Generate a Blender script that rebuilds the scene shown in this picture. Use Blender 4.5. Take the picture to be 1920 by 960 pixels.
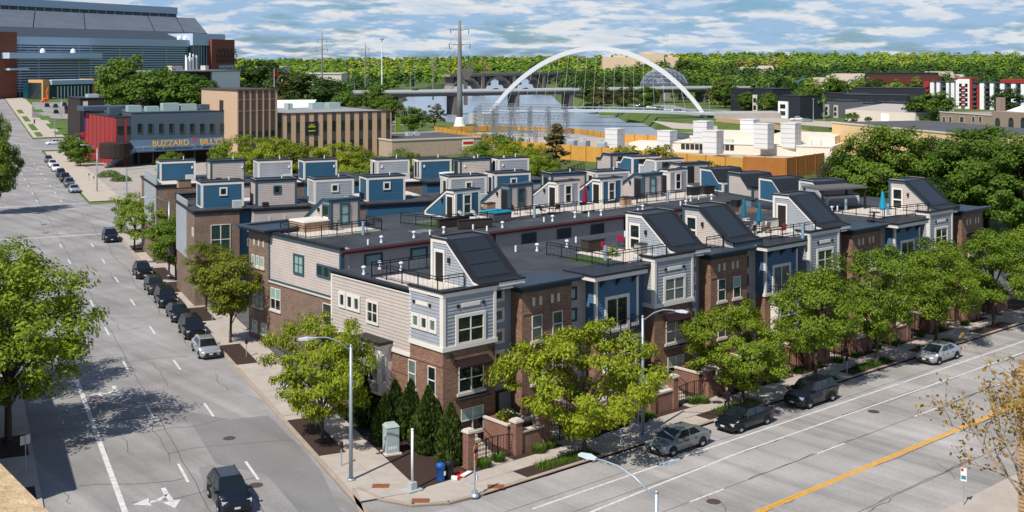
import bpy, math, random
import numpy as np
from mathutils import Vector, Matrix, noise as mnoise
R = math.radians
random.seed(7)
rng = np.random.default_rng(11)
SC = bpy.context.scene
COL = SC.collection
for _o in list(bpy.data.objects): bpy.data.objects.remove(_o)
# ------------------------------------------------------------------ camera
CAMH = 25.5
FPX = 2182.0
cam_d = bpy.data.cameras.new('Camera')
cam = bpy.data.objects.new('Camera', cam_d); COL.objects.link(cam)
cam.location = (0, 0, CAMH)
cam.rotation_euler = (R(90), 0, -math.atan2(.6545, .7561))
cam_d.sensor_width = 36.0
cam_d.lens = FPX/1920*36.0
cam_d.shift_y = -(480-110)/1920
cam_d.clip_start = .3; cam_d.clip_end = 20000
SC.camera = cam
SC.render.resolution_x = 1024; SC.render.resolution_y = 512
# ------------------------------------------------------------------ sun and sky
SUN_TO = Vector((-.61, -.18, .775)).normalized()
sun_d = bpy.data.lights.new('Sun', 'SUN'); sun = bpy.data.objects.new('Sun', sun_d); COL.objects.link(sun)
sun_d.energy = 5.0; sun_d.angle = R(.53); sun_d.color = (1, .945, .86)
sun.rotation_euler = SUN_TO.to_track_quat('Z', 'Y').to_euler()
sun.location = (-60, -20, 90)
W = bpy.data.worlds.new('World'); SC.world = W; W.use_nodes = True
def build_world():
    nt = W.node_tree; n = nt.nodes; l = nt.links; n.clear()
    def nd(t, **k):
        x = n.new(t)
        for a, b in k.items(): setattr(x, a, b)
        return x
    def mth(op, a, b=None, clamp=False):
        m = nd('ShaderNodeMath', operation=op); m.use_clamp = clamp
        for i, v in enumerate((a, b)):
            if v is None: continue
            if isinstance(v, (int, float)): m.inputs[i].default_value = v
            else: l.new(v, m.inputs[i])
        return m.outputs[0]
    sky = nd('ShaderNodeTexSky', sky_type='NISHITA'); sky.sun_disc = False
    sky.sun_elevation = math.asin(SUN_TO.z); sky.sun_rotation = math.atan2(SUN_TO.x, SUN_TO.y)
    sky.altitude = 250; sky.air_density = 1.0; sky.dust_density = .6; sky.ozone_density = 1.6
    tc = nd('ShaderNodeTexCoord'); sep = nd('ShaderNodeSeparateXYZ'); l.new(tc.outputs['Generated'], sep.inputs[0])
    zz = mth('MAXIMUM', sep.outputs['Z'], 0.0)
    def cloud(dz):
        den = mth('ADD', mth('MULTIPLY', zz, 5.0), 1.0)
        cb = nd('ShaderNodeCombineXYZ')
        l.new(mth('DIVIDE', mth('MULTIPLY', sep.outputs['X'], 17.0), den), cb.inputs[0]); l.new(mth('DIVIDE', mth('MULTIPLY', sep.outputs['Y'], 17.0), den), cb.inputs[1])
        l.new(mth('DIVIDE', mth('MULTIPLY', mth('ADD', zz, dz), 46.0), den), cb.inputs[2])
        no = nd('ShaderNodeTexNoise'); no.inputs['Scale'].default_value = 1.0; no.inputs['Detail'].default_value = 9
        no.inputs['Roughness'].default_value = .56; no.inputs['Distortion'].default_value = .15
        l.new(cb.outputs[0], no.inputs['Vector'])
        return no.outputs[0]
    d0 = cloud(0.0); d1 = cloud(.0065)
    def ramp(v, a, b):
        m = nd('ShaderNodeMapRange'); m.interpolation_type = 'SMOOTHSTEP'
        l.new(v, m.inputs[0]); m.inputs[1].default_value = a; m.inputs[2].default_value = b; return m.outputs[0]
    cov = ramp(d0, .33, .52)
    lit = ramp(mth('SUBTRACT', d0, d1), -.05, .075)
    thick = ramp(d0, .45, .68)
    lit2 = mth('MULTIPLY', lit, mth('SUBTRACT', 1.0, mth('MULTIPLY', thick, .45)))
    cm = nd('ShaderNodeMix', data_type='RGBA'); l.new(lit2, cm.inputs[0])
    cm.inputs[6].default_value = (3.9, 5.8, 8.3, 1); cm.inputs[7].default_value = (9.6, 9.5, 9.4, 1)
    sk = nd('ShaderNodeMix', data_type='RGBA'); sk.blend_type = 'MULTIPLY'; sk.inputs[0].default_value = 1
    l.new(sky.outputs[0], sk.inputs[6]); sk.inputs[7].default_value = (.42, .66, 1.02, 1)
    # broken cloud overhead: the deck only closes up towards the horizon
    hz = ramp(zz, .75, .05)
    mx = nd('ShaderNodeMix', data_type='RGBA'); l.new(mth('MULTIPLY', cov, mth('ADD', mth('MULTIPLY', hz, .72), .20)), mx.inputs[0])
    l.new(sk.outputs[2], mx.inputs[6]); l.new(cm.outputs[2], mx.inputs[7])
    bg = nd('ShaderNodeBackground'); bg.inputs['Strength'].default_value = .085
    l.new(mx.outputs[2], bg.inputs[0]); out = nd('ShaderNodeOutputWorld'); l.new(bg.outputs[0], out.inputs[0])
build_world()
SC.render.engine = 'CYCLES'
SC.cycles.max_bounces = 6; SC.cycles.transparent_max_bounces = 8
SC.view_settings.view_transform = 'Standard'; SC.view_settings.look = 'None'
SC.view_settings.exposure = 0.08; SC.view_settings.gamma = 1.0; SC.view_settings.use_curve_mapping = False
# ------------------------------------------------------------------ frames
CC, SS = .7561, .6545
def P(px, py, h=0.0):
    z = (CAMH-h)*FPX/(py-110.0); X = (px-960.0)/FPX*z
    return (CC*X+SS*z, -SS*X+CC*z)
SA = R(15.5); CA_, SA_ = math.cos(SA), math.sin(SA)
def SW(t, u): return (t*CA_+u*SA_, -t*SA_+u*CA_)      # frame of the skewed side street
def depth(x, y): return SS*x+CC*y
# ------------------------------------------------------------------ materials
MATS = {}
def facade_uv(nt):
    n = nt.nodes; l = nt.links
    g = n.new('ShaderNodeNewGeometry')
    cr = n.new('ShaderNodeVectorMath'); cr.operation = 'CROSS_PRODUCT'; cr.inputs[0].default_value = (0, 0, 1)
    l.new(g.outputs['True Normal'], cr.inputs[1])
    nm = n.new('ShaderNodeVectorMath'); nm.operation = 'NORMALIZE'; l.new(cr.outputs[0], nm.inputs[0])
    dt = n.new('ShaderNodeVectorMath'); dt.operation = 'DOT_PRODUCT'; l.new(nm.outputs[0], dt.inputs[0]); l.new(g.outputs['Position'], dt.inputs[1])
    sp = n.new('ShaderNodeSeparateXYZ'); l.new(g.outputs['Position'], sp.inputs[0])
    cb = n.new('ShaderNodeCombineXYZ'); l.new(dt.outputs['Value'], cb.inputs[0]); l.new(sp.outputs[2], cb.inputs[1])
    return cb.outputs[0]
def mat(name, col, rough=.8, var=.12, vscale=2.0, metal=0.0, spec=.3, kind=None, col2=None, bump=0.0, trans=0.0, **k):
    if name in MATS: return MATS[name]
    m = bpy.data.materials.new(name); MATS[name] = m; m.use_nodes = True
    nt = m.node_tree; n = nt.nodes; l = nt.links
    b = n['Principled BSDF']; b.inputs['Roughness'].default_value = rough; b.inputs['Metallic'].default_value = metal
    b.inputs['Specular IOR Level'].default_value = spec
    c = (*col, 1)
    if kind == 'brick':
        uv = facade_uv(nt); bt = n.new('ShaderNodeTexBrick'); l.new(uv, bt.inputs['Vector'])
        bt.inputs['Color1'].default_value = c; bt.inputs['Color2'].default_value = (*col2, 1)
        bt.inputs['Mortar'].default_value = (*k.get('mortar', (.34, .29, .25)), 1)
        bt.inputs['Scale'].default_value = 1; bt.inputs['Mortar Size'].default_value = k.get('ms', .014)
        bt.inputs['Brick Width'].default_value = k.get('bw', .30); bt.inputs['Row Height'].default_value = k.get('bh', .10)
        src = bt.outputs['Color']
        bp = n.new('ShaderNodeBump'); bp.inputs['Strength'].default_value = .5; bp.inputs['Distance'].default_value = .02; bp.invert = True
        l.new(bt.outputs['Fac'], bp.inputs['Height']); l.new(bp.outputs[0], b.inputs['Normal'])
    elif kind == 'island':
        g = n.new('ShaderNodeNewGeometry'); rp = n.new('ShaderNodeValToRGB'); l.new(g.outputs['Random Per Island'], rp.inputs[0])
        rp.color_ramp.elements[0].color = c; rp.color_ramp.elements[1].color = (*col2, 1); src = rp.outputs[0]
        if 'col3' in k: e = rp.color_ramp.elements.new(.5); e.color = (*k['col3'], 1)
        oi = n.new('ShaderNodeObjectInfo'); hv = n.new('ShaderNodeHueSaturation'); l.new(src, hv.inputs['Color'])
        mp = n.new('ShaderNodeMapRange'); l.new(oi.outputs['Random'], mp.inputs[0]); mp.inputs[3].default_value = .8; mp.inputs[4].default_value = 1.15
        l.new(mp.outputs[0], hv.inputs['Value']); 
        mp2 = n.new('ShaderNodeMapRange'); l.new(oi.outputs['Random'], mp2.inputs[0]); mp2.inputs[3].default_value = .515; mp2.inputs[4].default_value = .49
        l.new(mp2.outputs[0], hv.inputs['Hue']); src = hv.outputs[0]
    else:
        src = None
    if var > 0:
        g = n.new('ShaderNodeNewGeometry'); no = n.new('ShaderNodeTexNoise'); l.new(g.outputs['Position'], no.inputs['Vector'])
        no.inputs['Scale'].default_value = vscale; no.inputs['Detail'].default_value = 5; no.inputs['Roughness'].default_value = .65
        mr = n.new('ShaderNodeMapRange'); l.new(no.outputs[0], mr.inputs[0]); mr.inputs[1].default_value = .25; mr.inputs[2].default_value = .75
        mr.inputs[3].default_value = 1-var; mr.inputs[4].default_value = 1+var
        mx = n.new('ShaderNodeVectorMath'); mx.operation = 'MULTIPLY'
        if src: l.new(src, mx.inputs[0])
        else: mx.inputs[0].default_value = col
        l.new(mr.outputs[0], mx.inputs[1]); src = mx.outputs[0]
        if bump > 0:
            bp = n.new('ShaderNodeBump'); bp.inputs['Strength'].default_value = bump; bp.inputs['Distance'].default_value = .05
            l.new(no.outputs[0], bp.inputs['Height']); l.new(bp.outputs[0], b.inputs['Normal'])
    if src: l.new(src, b.inputs['Base Color'])
    else: b.inputs['Base Color'].default_value = c
    if trans > 0:
        tr = n.new('ShaderNodeBsdfTranslucent'); l.new(src, tr.inputs[0]) if src else None
        ms = n.new('ShaderNodeMixShader'); ms.inputs[0].default_value = trans
        l.new(b.outputs[0], ms.inputs[1]); l.new(tr.outputs[0], ms.inputs[2]); l.new(ms.outputs[0], n['Material Output'].inputs[0])
    return m
def road_mat(name, col, stain, streak, seed, rot=0.0):
    m = bpy.data.materials.new(name); MATS[name] = m; m.use_nodes = True
    nt = m.node_tree; n = nt.nodes; l = nt.links; b = n['Principled BSDF']; b.inputs['Roughness'].default_value = .9; b.inputs['Specular IOR Level'].default_value = .2
    g = n.new('ShaderNodeNewGeometry')
    def noi(scale, det, vec=None, rough=.6):
        x = n.new('ShaderNodeTexNoise'); x.inputs['Scale'].default_value = scale; x.inputs['Detail'].default_value = det; x.inputs['Roughness'].default_value = rough
        l.new(vec or g.outputs['Position'], x.inputs['Vector']); return x.outputs[0]
    mp = n.new('ShaderNodeMapping'); l.new(g.outputs['Position'], mp.inputs[0]); mp.inputs['Rotation'].default_value = (0, 0, rot); mp.inputs['Scale'].default_value = (.62, .012, 1); mp.inputs['Location'].default_value = (seed, seed, 0)
    a = noi(.16, 6); s2 = noi(1.0, 5, mp.outputs[0]); f = noi(6, 4, None, .75)
    def mr(v, lo, hi, a0=.3, b0=.7):
        x = n.new('ShaderNodeMapRange'); l.new(v, x.inputs[0]); x.inputs[1].default_value = a0; x.inputs[2].default_value = b0; x.inputs[3].default_value = lo; x.inputs[4].default_value = hi; return x.outputs[0]
    def mul(p, q):
        x = n.new('ShaderNodeMath'); x.operation = 'MULTIPLY'; l.new(p, x.inputs[0]); l.new(q, x.inputs[1]); return x.outputs[0]
    v = mul(mul(mr(a, 1-stain, 1+stain), mr(s2, 1-streak, 1+streak)), mr(f, .86, 1.12))
    mx = n.new('ShaderNodeVectorMath'); mx.operation = 'MULTIPLY'; mx.inputs[0].default_value = col; l.new(v, mx.inputs[1]); l.new(mx.outputs[0], b.inputs['Base Color'])
    bp = n.new('ShaderNodeBump'); bp.inputs['Strength'].default_value = .25; bp.inputs['Distance'].default_value = .02; l.new(f, bp.inputs['Height']); l.new(bp.outputs[0], b.inputs['Normal'])
    return m
# ------------------------------------------------------------------ mesh builder
class MB:
    def __init__(s): s.v = []; s.f = []; s.m = []; s.mi = 0
    def add(s, vs, fs):
        o = len(s.v); s.v += [tuple(p) for p in vs]
        for q in fs: s.f.append(tuple(i+o for i in q)); s.m.append(s.mi)
        return s
    def box(s, x0, y0, z0, x1, y1, z1):
        if x0 > x1: x0, x1 = x1, x0
        if y0 > y1: y0, y1 = y1, y0
        if z0 > z1: z0, z1 = z1, z0
        return s.add([(x0,y0,z0),(x1,y0,z0),(x1,y1,z0),(x0,y1,z0),(x0,y0,z1),(x1,y0,z1),(x1,y1,z1),(x0,y1,z1)],
                     [(3,2,1,0),(4,5,6,7),(0,1,5,4),(1,2,6,5),(2,3,7,6),(3,0,4,7)])
    def fbox(s, o, d, u0, u1, w0, w1, z0, z1):
        n = (d[1], -d[0])
        def p(u, w, z): return (o[0]+d[0]*u+n[0]*w, o[1]+d[1]*u+n[1]*w, z)
        return s.add([p(u0,w1,z0),p(u1,w1,z0),p(u1,w0,z0),p(u0,w0,z0),p(u0,w1,z1),p(u1,w1,z1),p(u1,w0,z1),p(u0,w0,z1)],
                     [(3,2,1,0),(4,5,6,7),(0,1,5,4),(1,2,6,5),(2,3,7,6),(3,0,4,7)])
    def fquad(s, o, d, u0, u1, w, z0, z1):
        n = (d[1], -d[0])
        def p(u, z): return (o[0]+d[0]*u+n[0]*w, o[1]+d[1]*u+n[1]*w, z)
        return s.add([p(u0,z0),p(u1,z0),p(u1,z1),p(u0,z1)], [(0,1,2,3)])
    def siding(s, o, d, u0, u1, z0, z1, w=0.0, pitch=.24, lip=.035):
        n = (d[1], -d[0]); k = max(1, round((z1-z0)/pitch)); dz = (z1-z0)/k
        def p(u, ww, z): return (o[0]+d[0]*u+n[0]*ww, o[1]+d[1]*u+n[1]*ww, z)
        for i in range(k):
            a, b = z0+i*dz, z0+(i+1)*dz
            s.add([p(u0,w+lip,a),p(u1,w+lip,a),p(u1,w,b),p(u0,w,b),p(u0,w,a),p(u1,w,a)], [(0,1,2,3),(4,5,1,0),(0,3,4),(1,5,2)])
        return s
    def prism(s, poly, z0, z1, cap=True):
        n = len(poly); vs = [(x,y,z0) for x,y in poly]+[(x,y,z1) for x,y in poly]
        fs = [(i,(i+1)%n,n+(i+1)%n,n+i) for i in range(n)]
        if cap: fs += [tuple(range(n,2*n)), tuple(range(n-1,-1,-1))]
        return s.add(vs, fs)
    def sheet(s, poly, z): return s.add([(x,y,z) for x,y in poly], [tuple(range(len(poly)))])
    def extr(s, prof, x0, x1):        # profile in (y,z) extruded along x
        n = len(prof); vs = [(x0,y,z) for y,z in prof]+[(x1,y,z) for y,z in prof]
        return s.add(vs, [(i,(i+1)%n,n+(i+1)%n,n+i)[::-1] for i in range(n)]+[tuple(range(n)), tuple(range(2*n-1,n-1,-1))])
    def tube(s, pts, rad, n=8, cap=True):
        pts = [Vector(p) for p in pts]; rad = rad if isinstance(rad, (list, tuple)) else [rad]*len(pts)
        vs = []; fs = []; up = None
        for i, p in enumerate(pts):
            t = (pts[min(i+1, len(pts)-1)]-pts[max(i-1, 0)]).normalized()
            if up is None: up = Vector((1,0,0)) if abs(t.x) < .8 else Vector((0,1,0))
            a = t.cross(up).normalized(); b = t.cross(a).normalized(); up = a.cross(t) if a.length else up
            up = up.normalized()
            for k in range(n):
                th = 2*math.pi*k/n; vs.append(p+(a*math.cos(th)+b*math.sin(th))*rad[i])
        for i in range(len(pts)-1):
            for k in range(n): fs.append((i*n+k, i*n+(k+1)%n, (i+1)*n+(k+1)%n, (i+1)*n+k))
        if cap: fs += [tuple(range(n-1,-1,-1)), tuple(range((len(pts)-1)*n, len(pts)*n))]
        return s.add(vs, fs)
    def cyl(s, x, y, z0, z1, r0, r1=None, n=12): return s.tube([(x,y,z0),(x,y,z1)], [r0, r0 if r1 is None else r1], n)
    def lathe(s, prof, cx=0, cy=0, n=14):
        vs = []; fs = []
        for r, z in prof:
            for k in range(n): th = 2*math.pi*k/n; vs.append((cx+r*math.cos(th), cy+r*math.sin(th), z))
        for i in range(len(prof)-1):
            for k in range(n): fs.append((i*n+k, i*n+(k+1)%n, (i+1)*n+(k+1)%n, (i+1)*n+k))
        fs += [tuple(range(n-1,-1,-1)), tuple(range((len(prof)-1)*n, len(prof)*n))]
        return s.add(vs, fs)
    def mesh(s, name, mats, smooth=False):
        me = bpy.data.meshes.new(name); me.from_pydata(s.v, [], s.f)
        if not isinstance(mats, (list, tuple)): mats = [mats]
        for m in mats: me.materials.append(m)
        if len(mats) > 1: me.polygons.foreach_set('material_index', s.m)
        if smooth: me.polygons.foreach_set('use_smooth', [True]*len(me.polygons))
        me.update(); return me
    def build(s, name, mats, parent=None, smooth=False, **t):
        return put(name, s.mesh(name, mats, smooth), parent, **t)
def put(name, me, parent=None, loc=None, rz=None, **t):
    o = bpy.data.objects.new(name, me); COL.objects.link(o)
    if parent: o.parent = parent
    if loc: o.location = loc
    if rz is not None: o.rotation_euler = (0, 0, rz)
    return tag(o, **t)
def tag(o, label=None, cat=None, group=None, kind=None):
    if label: o['label'] = label
    if cat: o['category'] = cat
    if group: o['group'] = group
    if kind: o['kind'] = kind
    return o
def empty(name, loc, rz=0.0, **t):
    o = bpy.data.objects.new(name, None); COL.objects.link(o); o.location = loc; o.rotation_euler = (0,0,rz); o.empty_display_size = .3
    return tag(o, **t)
def copy_tree(o, loc=None, rz=None, parent=None, scale=None, **t):
    c = o.copy(); COL.objects.link(c); c.parent = parent
    if loc is not None: c.location = loc
    if rz is not None: c.rotation_euler = (0,0,rz)
    if scale is not None: c.scale = scale if isinstance(scale, (tuple, list)) else (scale,)*3
    tag(c, **t)
    for ch in o.children: copy_tree(ch, parent=c)
    return c
# palette
M_LAV = mat('siding_lavender', (.305,.325,.355), .7, .09, .9)
M_BLUE = mat('siding_blue', (.028,.100,.175), .65, .1, .9)
M_BLUE2 = mat('siding_mid_blue', (.070,.145,.235), .65, .1, .9)
M_BEIGE = mat('siding_beige', (.47,.41,.37), .75, .09, .9)
M_TRIM = mat('trim_cream', (.70,.66,.60), .6, .05)
M_TRIMB = mat('trim_slate_blue', (.042,.080,.108), .6, .06)
M_DARK = mat('dark_metal_cap', (.018,.020,.024), .45, .1)
M_NAVY = mat('navy_cornice', (.03,.045,.065), .5, .1)
M_ROOF = mat('roof_membrane', (.046,.050,.056), .75, .45, .35)
M_BRICK = mat('brick_brown', (.285,.142,.086), .85, .24, .8, kind='brick', col2=(.15,.073,.050), mortar=(.26,.19,.14))
M_BRICKG = mat('brick_grey_brown', (.225,.145,.104), .85, .18, .8, kind='brick', col2=(.13,.084,.066), mortar=(.27,.20,.16))
M_BRICKR = mat('brick_red', (.24,.080,.050), .85, .2, 1.0, kind='brick', col2=(.155,.055,.042), mortar=(.33,.25,.20))
M_STONE = mat('cast_stone', (.58,.53,.46), .8, .08)
M_IRON = mat('black_iron', (.010,.011,.013), .45, 0)
M_GLASS = mat('window_glass', (.010,.018,.018), .06, 0, spec=.8)
M_GLASSG = mat('window_glass_green', (.025,.055,.048), .08, 0, spec=.8)
M_BLIND = mat('window_blind', (.26,.40,.36), .25, .1, spec=.6)
M_PAVER = mat('deck_paver', (.56,.50,.43), .85, .1, 3)
M_GUTTER = mat('gutter_oxblood', (.085,.022,.024), .45, .1)
M_DOOR = mat('door_dark', (.022,.018,.017), .5, .1)
M_GALV = mat('galvanised_steel', (.36,.42,.47), .4, .08, metal=.35)
M_WHITE = mat('white_paint', (.78,.78,.76), .6, .05)
M_PIPEW = mat('vent_pipe_white', (.72,.76,.80), .5, .05)
M_CONC = mat('sidewalk_concrete', (.42,.37,.32), .9, .14, .7, bump=.1)
M_KERB = mat('kerb_concrete', (.36,.29,.23), .9, .2, .9)
M_MULCH = mat('mulch', (.045,.026,.020), .95, .4, 9, bump=.6)
# ------------------------------------------------------------------ terrain
def sstep(a, b, x):
    t = min(1, max(0, (x-a)/(b-a))); return t*t*(3-2*t)
RIV_PX = [(1560,282),(1300,282),(1180,262),(1090,246),(900,224),(820,212),(752,206),(742,196),(760,182),(800,172),(860,160),(893,152),(925,146),(1000,146),(1006,158),(1012,172),(1035,184),(1057,195),(1085,205),(1150,220),(1240,243),(1330,252),(1560,262)]
def camxz(px, py, h): z = (CAMH-h)*FPX/(py-110.0); return ((px-960)/FPX*z, z)
RIV = [camxz(a, b+(9 if 0 < i < 7 else 0), 0.0 if i < 8 else -4.0) for i, (a, b) in enumerate(RIV_PX)]
def in_river(X, z):
    c = False; j = len(RIV)-1
    for i in range(len(RIV)):
        xi, zi = RIV[i]; xj, zj = RIV[j]
        if (zi > z) != (zj > z) and X < (xj-xi)*(z-zi)/(zj-zi)+xi: c = not c
        j = i
    return c
def gh_cam(X, z):
    t = (CC*X+SS*z)*CA_-(-SS*X+CC*z)*SA_
    h = 0.0197*max(0, min(z, 760)-335)*(1-sstep(75, 170, t))
    px = 960+FPX*X/max(z, 1)
    h += 17*sstep(1500, 3200, z)*(.8+.25*math.sin(X*.0021+1)) if z > 1500 else 0
    h += 12*sstep(900, 1350, z)*sstep(1050, 1500, px)
    return h
def gh(x, y): return gh_cam(CC*x-SS*y, SS*x+CC*y)
def c2w(X, z): return (CC*X+SS*z, -SS*X+CC*z)
def build_ground():
    zs = list(np.arange(-80, 300, 20.))+list(np.arange(300, 420, 8.))+list(np.arange(420, 1010, 6.))+list(np.arange(1010, 1700, 25.))+list(np.arange(1700, 9000, 180.))
    xs = list(np.arange(-2600, -420, 60.))+list(np.arange(-420, 560, 7.))+list(np.arange(560, 4200, 70.))
    V = []
    for z in zs:
        for X in xs:
            w = c2w(X, z); V.append((w[0], w[1], (-8.5 if (z > 300 and in_river(X, z)) else gh_cam(X, z)-.03)))
    n = len(xs); F = [(i*n+j, i*n+j+1, (i+1)*n+j+1, (i+1)*n+j) for i in range(len(zs)-1) for j in range(n-1)]
    me = bpy.data.meshes.new('ground'); me.from_pydata(V, [], F)
    me.materials.append(mat('ground_grass', (.085,.125,.028), .95, .5, .035)); 
    put('ground', me, kind='structure')
    w = MB(); w.sheet([c2w(X, z) for X, z in ((-300,420),(500,380),(500,1900),(-400,1900))], -4.0)
    m = mat('river_water', (.30,.36,.44), .25, .0, spec=.5)
    n_ = m.node_tree; g = n_.nodes.new('ShaderNodeNewGeometry'); mp = n_.nodes.new('ShaderNodeMapping'); n_.links.new(g.outputs['Position'], mp.inputs[0]); mp.inputs['Rotation'].default_value = (0,0,R(41)); mp.inputs['Scale'].default_value = (.25,1,1)
    no = n_.nodes.new('ShaderNodeTexNoise'); n_.links.new(mp.outputs[0], no.inputs['Vector']); no.inputs['Scale'].default_value = .5; no.inputs['Detail'].default_value = 4
    bp = n_.nodes.new('ShaderNodeBump'); bp.inputs['Strength'].default_value = .15; bp.inputs['Distance'].default_value = .3; n_.links.new(no.outputs[0], bp.inputs['Height']); n_.links.new(bp.outputs[0], n_.nodes['Principled BSDF'].inputs['Normal'])
    w.build('river_water', m, kind='structure')
build_ground()
M_ROADL = road_mat('road_grey_concrete', (.275,.262,.255), .22, .2, 3.0, SA)
M_ROADR = road_mat('road_warm_concrete', (.325,.308,.293), .22, .22, 9.0, R(90))
M_CRACK = mat('crack_sealer', (.105,.10,.095), .9, .2, 3)
M_LINE = mat('road_paint_white', (.58,.57,.55), .8, .3, 2.5)
M_YELL = mat('road_paint_yellow', (.66,.34,.035), .8, .2, 2.0)
def strip(mb, pts, w, z=None, zoff=.012):     # flat ribbon following a polyline in world xy
    for (x0,y0),(x1,y1) in zip(pts[:-1], pts[1:]):
        dx, dy = x1-x0, y1-y0; L = math.hypot(dx, dy) or 1; nx, ny = -dy/L*w/2, dx/L*w/2
        za = gh(x0,y0)+zoff if z is None else z; zb = gh(x1,y1)+zoff if z is None else z
        mb.add([(x0+nx,y0+ny,za),(x0-nx,y0-ny,za),(x1-nx,y1-ny,zb),(x1+nx,y1+ny,zb)], [(0,1,2,3)])
    return mb
def sgrid(mb, t0, t1, us, zoff):              # draped band of the side street
    n = len(us); vs = []
    for u in us:
        for t in (t0, t1): x, y = SW(t, u); vs.append((x, y, gh(x, y)+zoff))
    return mb.add(vs, [(2*i, 2*i+1, 2*i+3, 2*i+2) for i in range(n-1)])
US = [-60, 62, 180, 216, 246]+list(range(270, 700, 20))
side_street = sgrid(MB(), 4.3, 20.4, US, .006).build('side_street', M_ROADL, kind='structure')
cross = MB().sheet([SW(-160,180.5), SW(20.4,180.5), SW(24,178.3), SW(140,178.3), SW(140,215.5), SW(-160,215.5)], .002)
cross.build('cross_street', M_ROADL, kind='structure')
sgrid(MB(), -60, 60, [347,360,375,389], .004).build('hill_cross_street', M_ROADL, kind='structure')
main_base = MB().sheet([(-60,33.6),(320,33.6),(320,52.35),(-60,52.35)], .002)
main_street = main_base.build('main_street', MATS['crack_sealer'], kind='structure')
# concrete bays of the main street, each its own slab
def slab_rows():
    rows = [(33.62,36.7),(36.74,40.3),(40.34,43.9),(43.94,47.2),(47.24,49.7),(49.74,52.33)]
    for r, (a, b) in enumerate(rows):
        L = 4.7; x = 33.0+(r*1.3 % 2.0)
        me = MB().box(.012,.0,0,L-.012,b-a-.02,.008).mesh('slab', M_ROADR)
        while x < 128:
            put('slab', me, main_street, (x, a+.01, .0035)); x += L
slab_rows()
near_main = MB()
near_main.sheet([(128.6,33.62),(320,33.62),(320,52.33),(128.6,52.33)], .010); near_main.sheet([(-60,33.62),(32.6,33.62),(32.6,52.33),(-60,52.33)], .010)
near_main.build('road_surface', M_ROADR, main_street)
junction = MB().sheet([(28,47),(48,47),(48,70),(34,70)], .0015)
junction.build('junction_surface', M_ROADL, kind='structure')
# painted lines
ln = MB()
strip(ln, [(44,49.05),(56,49.15),(128,49.15)], .16, .016); strip(ln, [(40.2,46.2),(52,46.9),(60,47.28),(128,47.28)], .16, .016)
ln.build('edge_line', M_LINE, main_street)
yl = MB(); strip(yl, [(30,40.2),(128,40.45)], .13, .016); strip(yl, [(30,40.5),(128,40.75)], .13, .016); strip(yl, [(30,40.35),(128,40.6)], .1, .0155)
yl.build('centre_line', M_YELL, main_street)
for x in (51.5,64.05,75.9,87.8,99.7,111.6): strip(MB(), [(x,43.9),(x+3.1,43.9)], .14, .016).build('lane_dash', M_LINE, main_street)
sl = MB(); strip(sl, [SW(8.39,40), SW(8.39,99)], .32, .014); sl.build('solid_line', M_LINE, side_street)
for t in (12.42, 16.33):
    u = 56.5 if t > 15 else 57.9
    while u < 380:
        if not (175 < u < 217 or 340 < u < 396): strip(MB(), [SW(t,u), SW(t,u+3.5)], .17, None, .016).build('lane_dash', M_LINE, side_street)
        u += 13.75
for u in (112,127,141,156,168): strip(MB(), [SW(8.39,u), SW(8.39,u+3.3)], .17, .016).build('lane_dash', M_LINE, side_street)
for u in (178.6, 217.5, 343.0, 397): strip(MB(), [SW(5,u), SW(20.2,u)], .45, None, .016).build('stop_line', M_LINE, side_street)
def arrow(t, u, kind):
    m = MB(); z = .016
    def q(pts): m.sheet([SW(t+a*.9, u+b*.9) for a, b in pts], z)
    # traffic comes towards the viewer; the head to the viewer's left is the right-turn head
    q([(.30,1.9),(.62,1.9),(.62,.7),(.30,.55)])
    q([(.30,.55),(.62,.7),(-.05,-.35),(-.38,-.15)])
    q([(-.30,-.05),(-.30,-.42),(-.75,-.42),(-.75,-.05)]); q([(-.7,.5),(-.7,-.95),(-1.75,-.25)])
    if kind == 2: q([(.30,.6),(.62,.65),(.75,-.7),(.42,-.7)]); q([(.0,-.65),(1.15,-.65),(.58,-2.0)])
    m.build('turn_arrow', M_LINE, side_street)
arrow(6.1, 93.5, 1); arrow(10.4, 93.5, 2); arrow(10.5, 69.6, 2)
# seams, cracks and patches
ck = MB()
strip(ck, [SW(12.75+.06*math.sin(u*.9)+.05*random.random(), u) for u in np.arange(45, 300, 2.2)], .05, None, .0115)
strip(ck, [SW(18.1+.25*math.sin(u*.31)+.1*random.random(), u) for u in np.arange(120, 206, 3)], .06, None, .0115)
for i in range(46):
    u = 60+i*4.1+random.random()*2; t = 4.6+random.random()*8; w = 3+random.random()*6; pts = [SW(t, u)]
    for k in range(6): t += w/6; u += random.uniform(-.5,.5); pts.append(SW(min(t, 20.2), u))
    strip(ck, pts, .045+.04*random.random(), None, .0115)
for i in range(60):
    t = random.uniform(5, 19.6); u = random.uniform(62, 320); L = random.uniform(2, 9); pts = []
    for k in range(6): pts.append(SW(t+random.uniform(-.18,.18), u+L*k/5))
    strip(ck, pts, .045, None, .0115)
ck.build('crack', M_CRACK, side_street)
cr = MB()
for i in range(26):
    x = random.uniform(46, 120); y = random.choice((36.7, 40.3, 43.9, 47.2))+random.uniform(-.25,.25); L = random.uniform(3, 12)
    strip(cr, [(x+L*k/7, y+random.uniform(-.12,.12)) for k in range(8)], .05+.04*random.random(), .0135)
for i in range(22):
    x = random.uniform(46, 116); y = random.uniform(35, 47); pts = [(x, y)]
    for k in range(5): x += random.uniform(-.5,.7); y += random.uniform(.3,.7); pts.append((x, y))
    strip(cr, pts, .05, .0135)
cr.build('crack', M_CRACK, main_street)
M_PATCH = road_mat('road_patch_dark', (.205,.20,.197), .12, .08, 5.0, SA); M_PATCH2 = road_mat('road_patch_mid', (.225,.22,.215), .12, .06, 6.0, SA)
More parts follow.
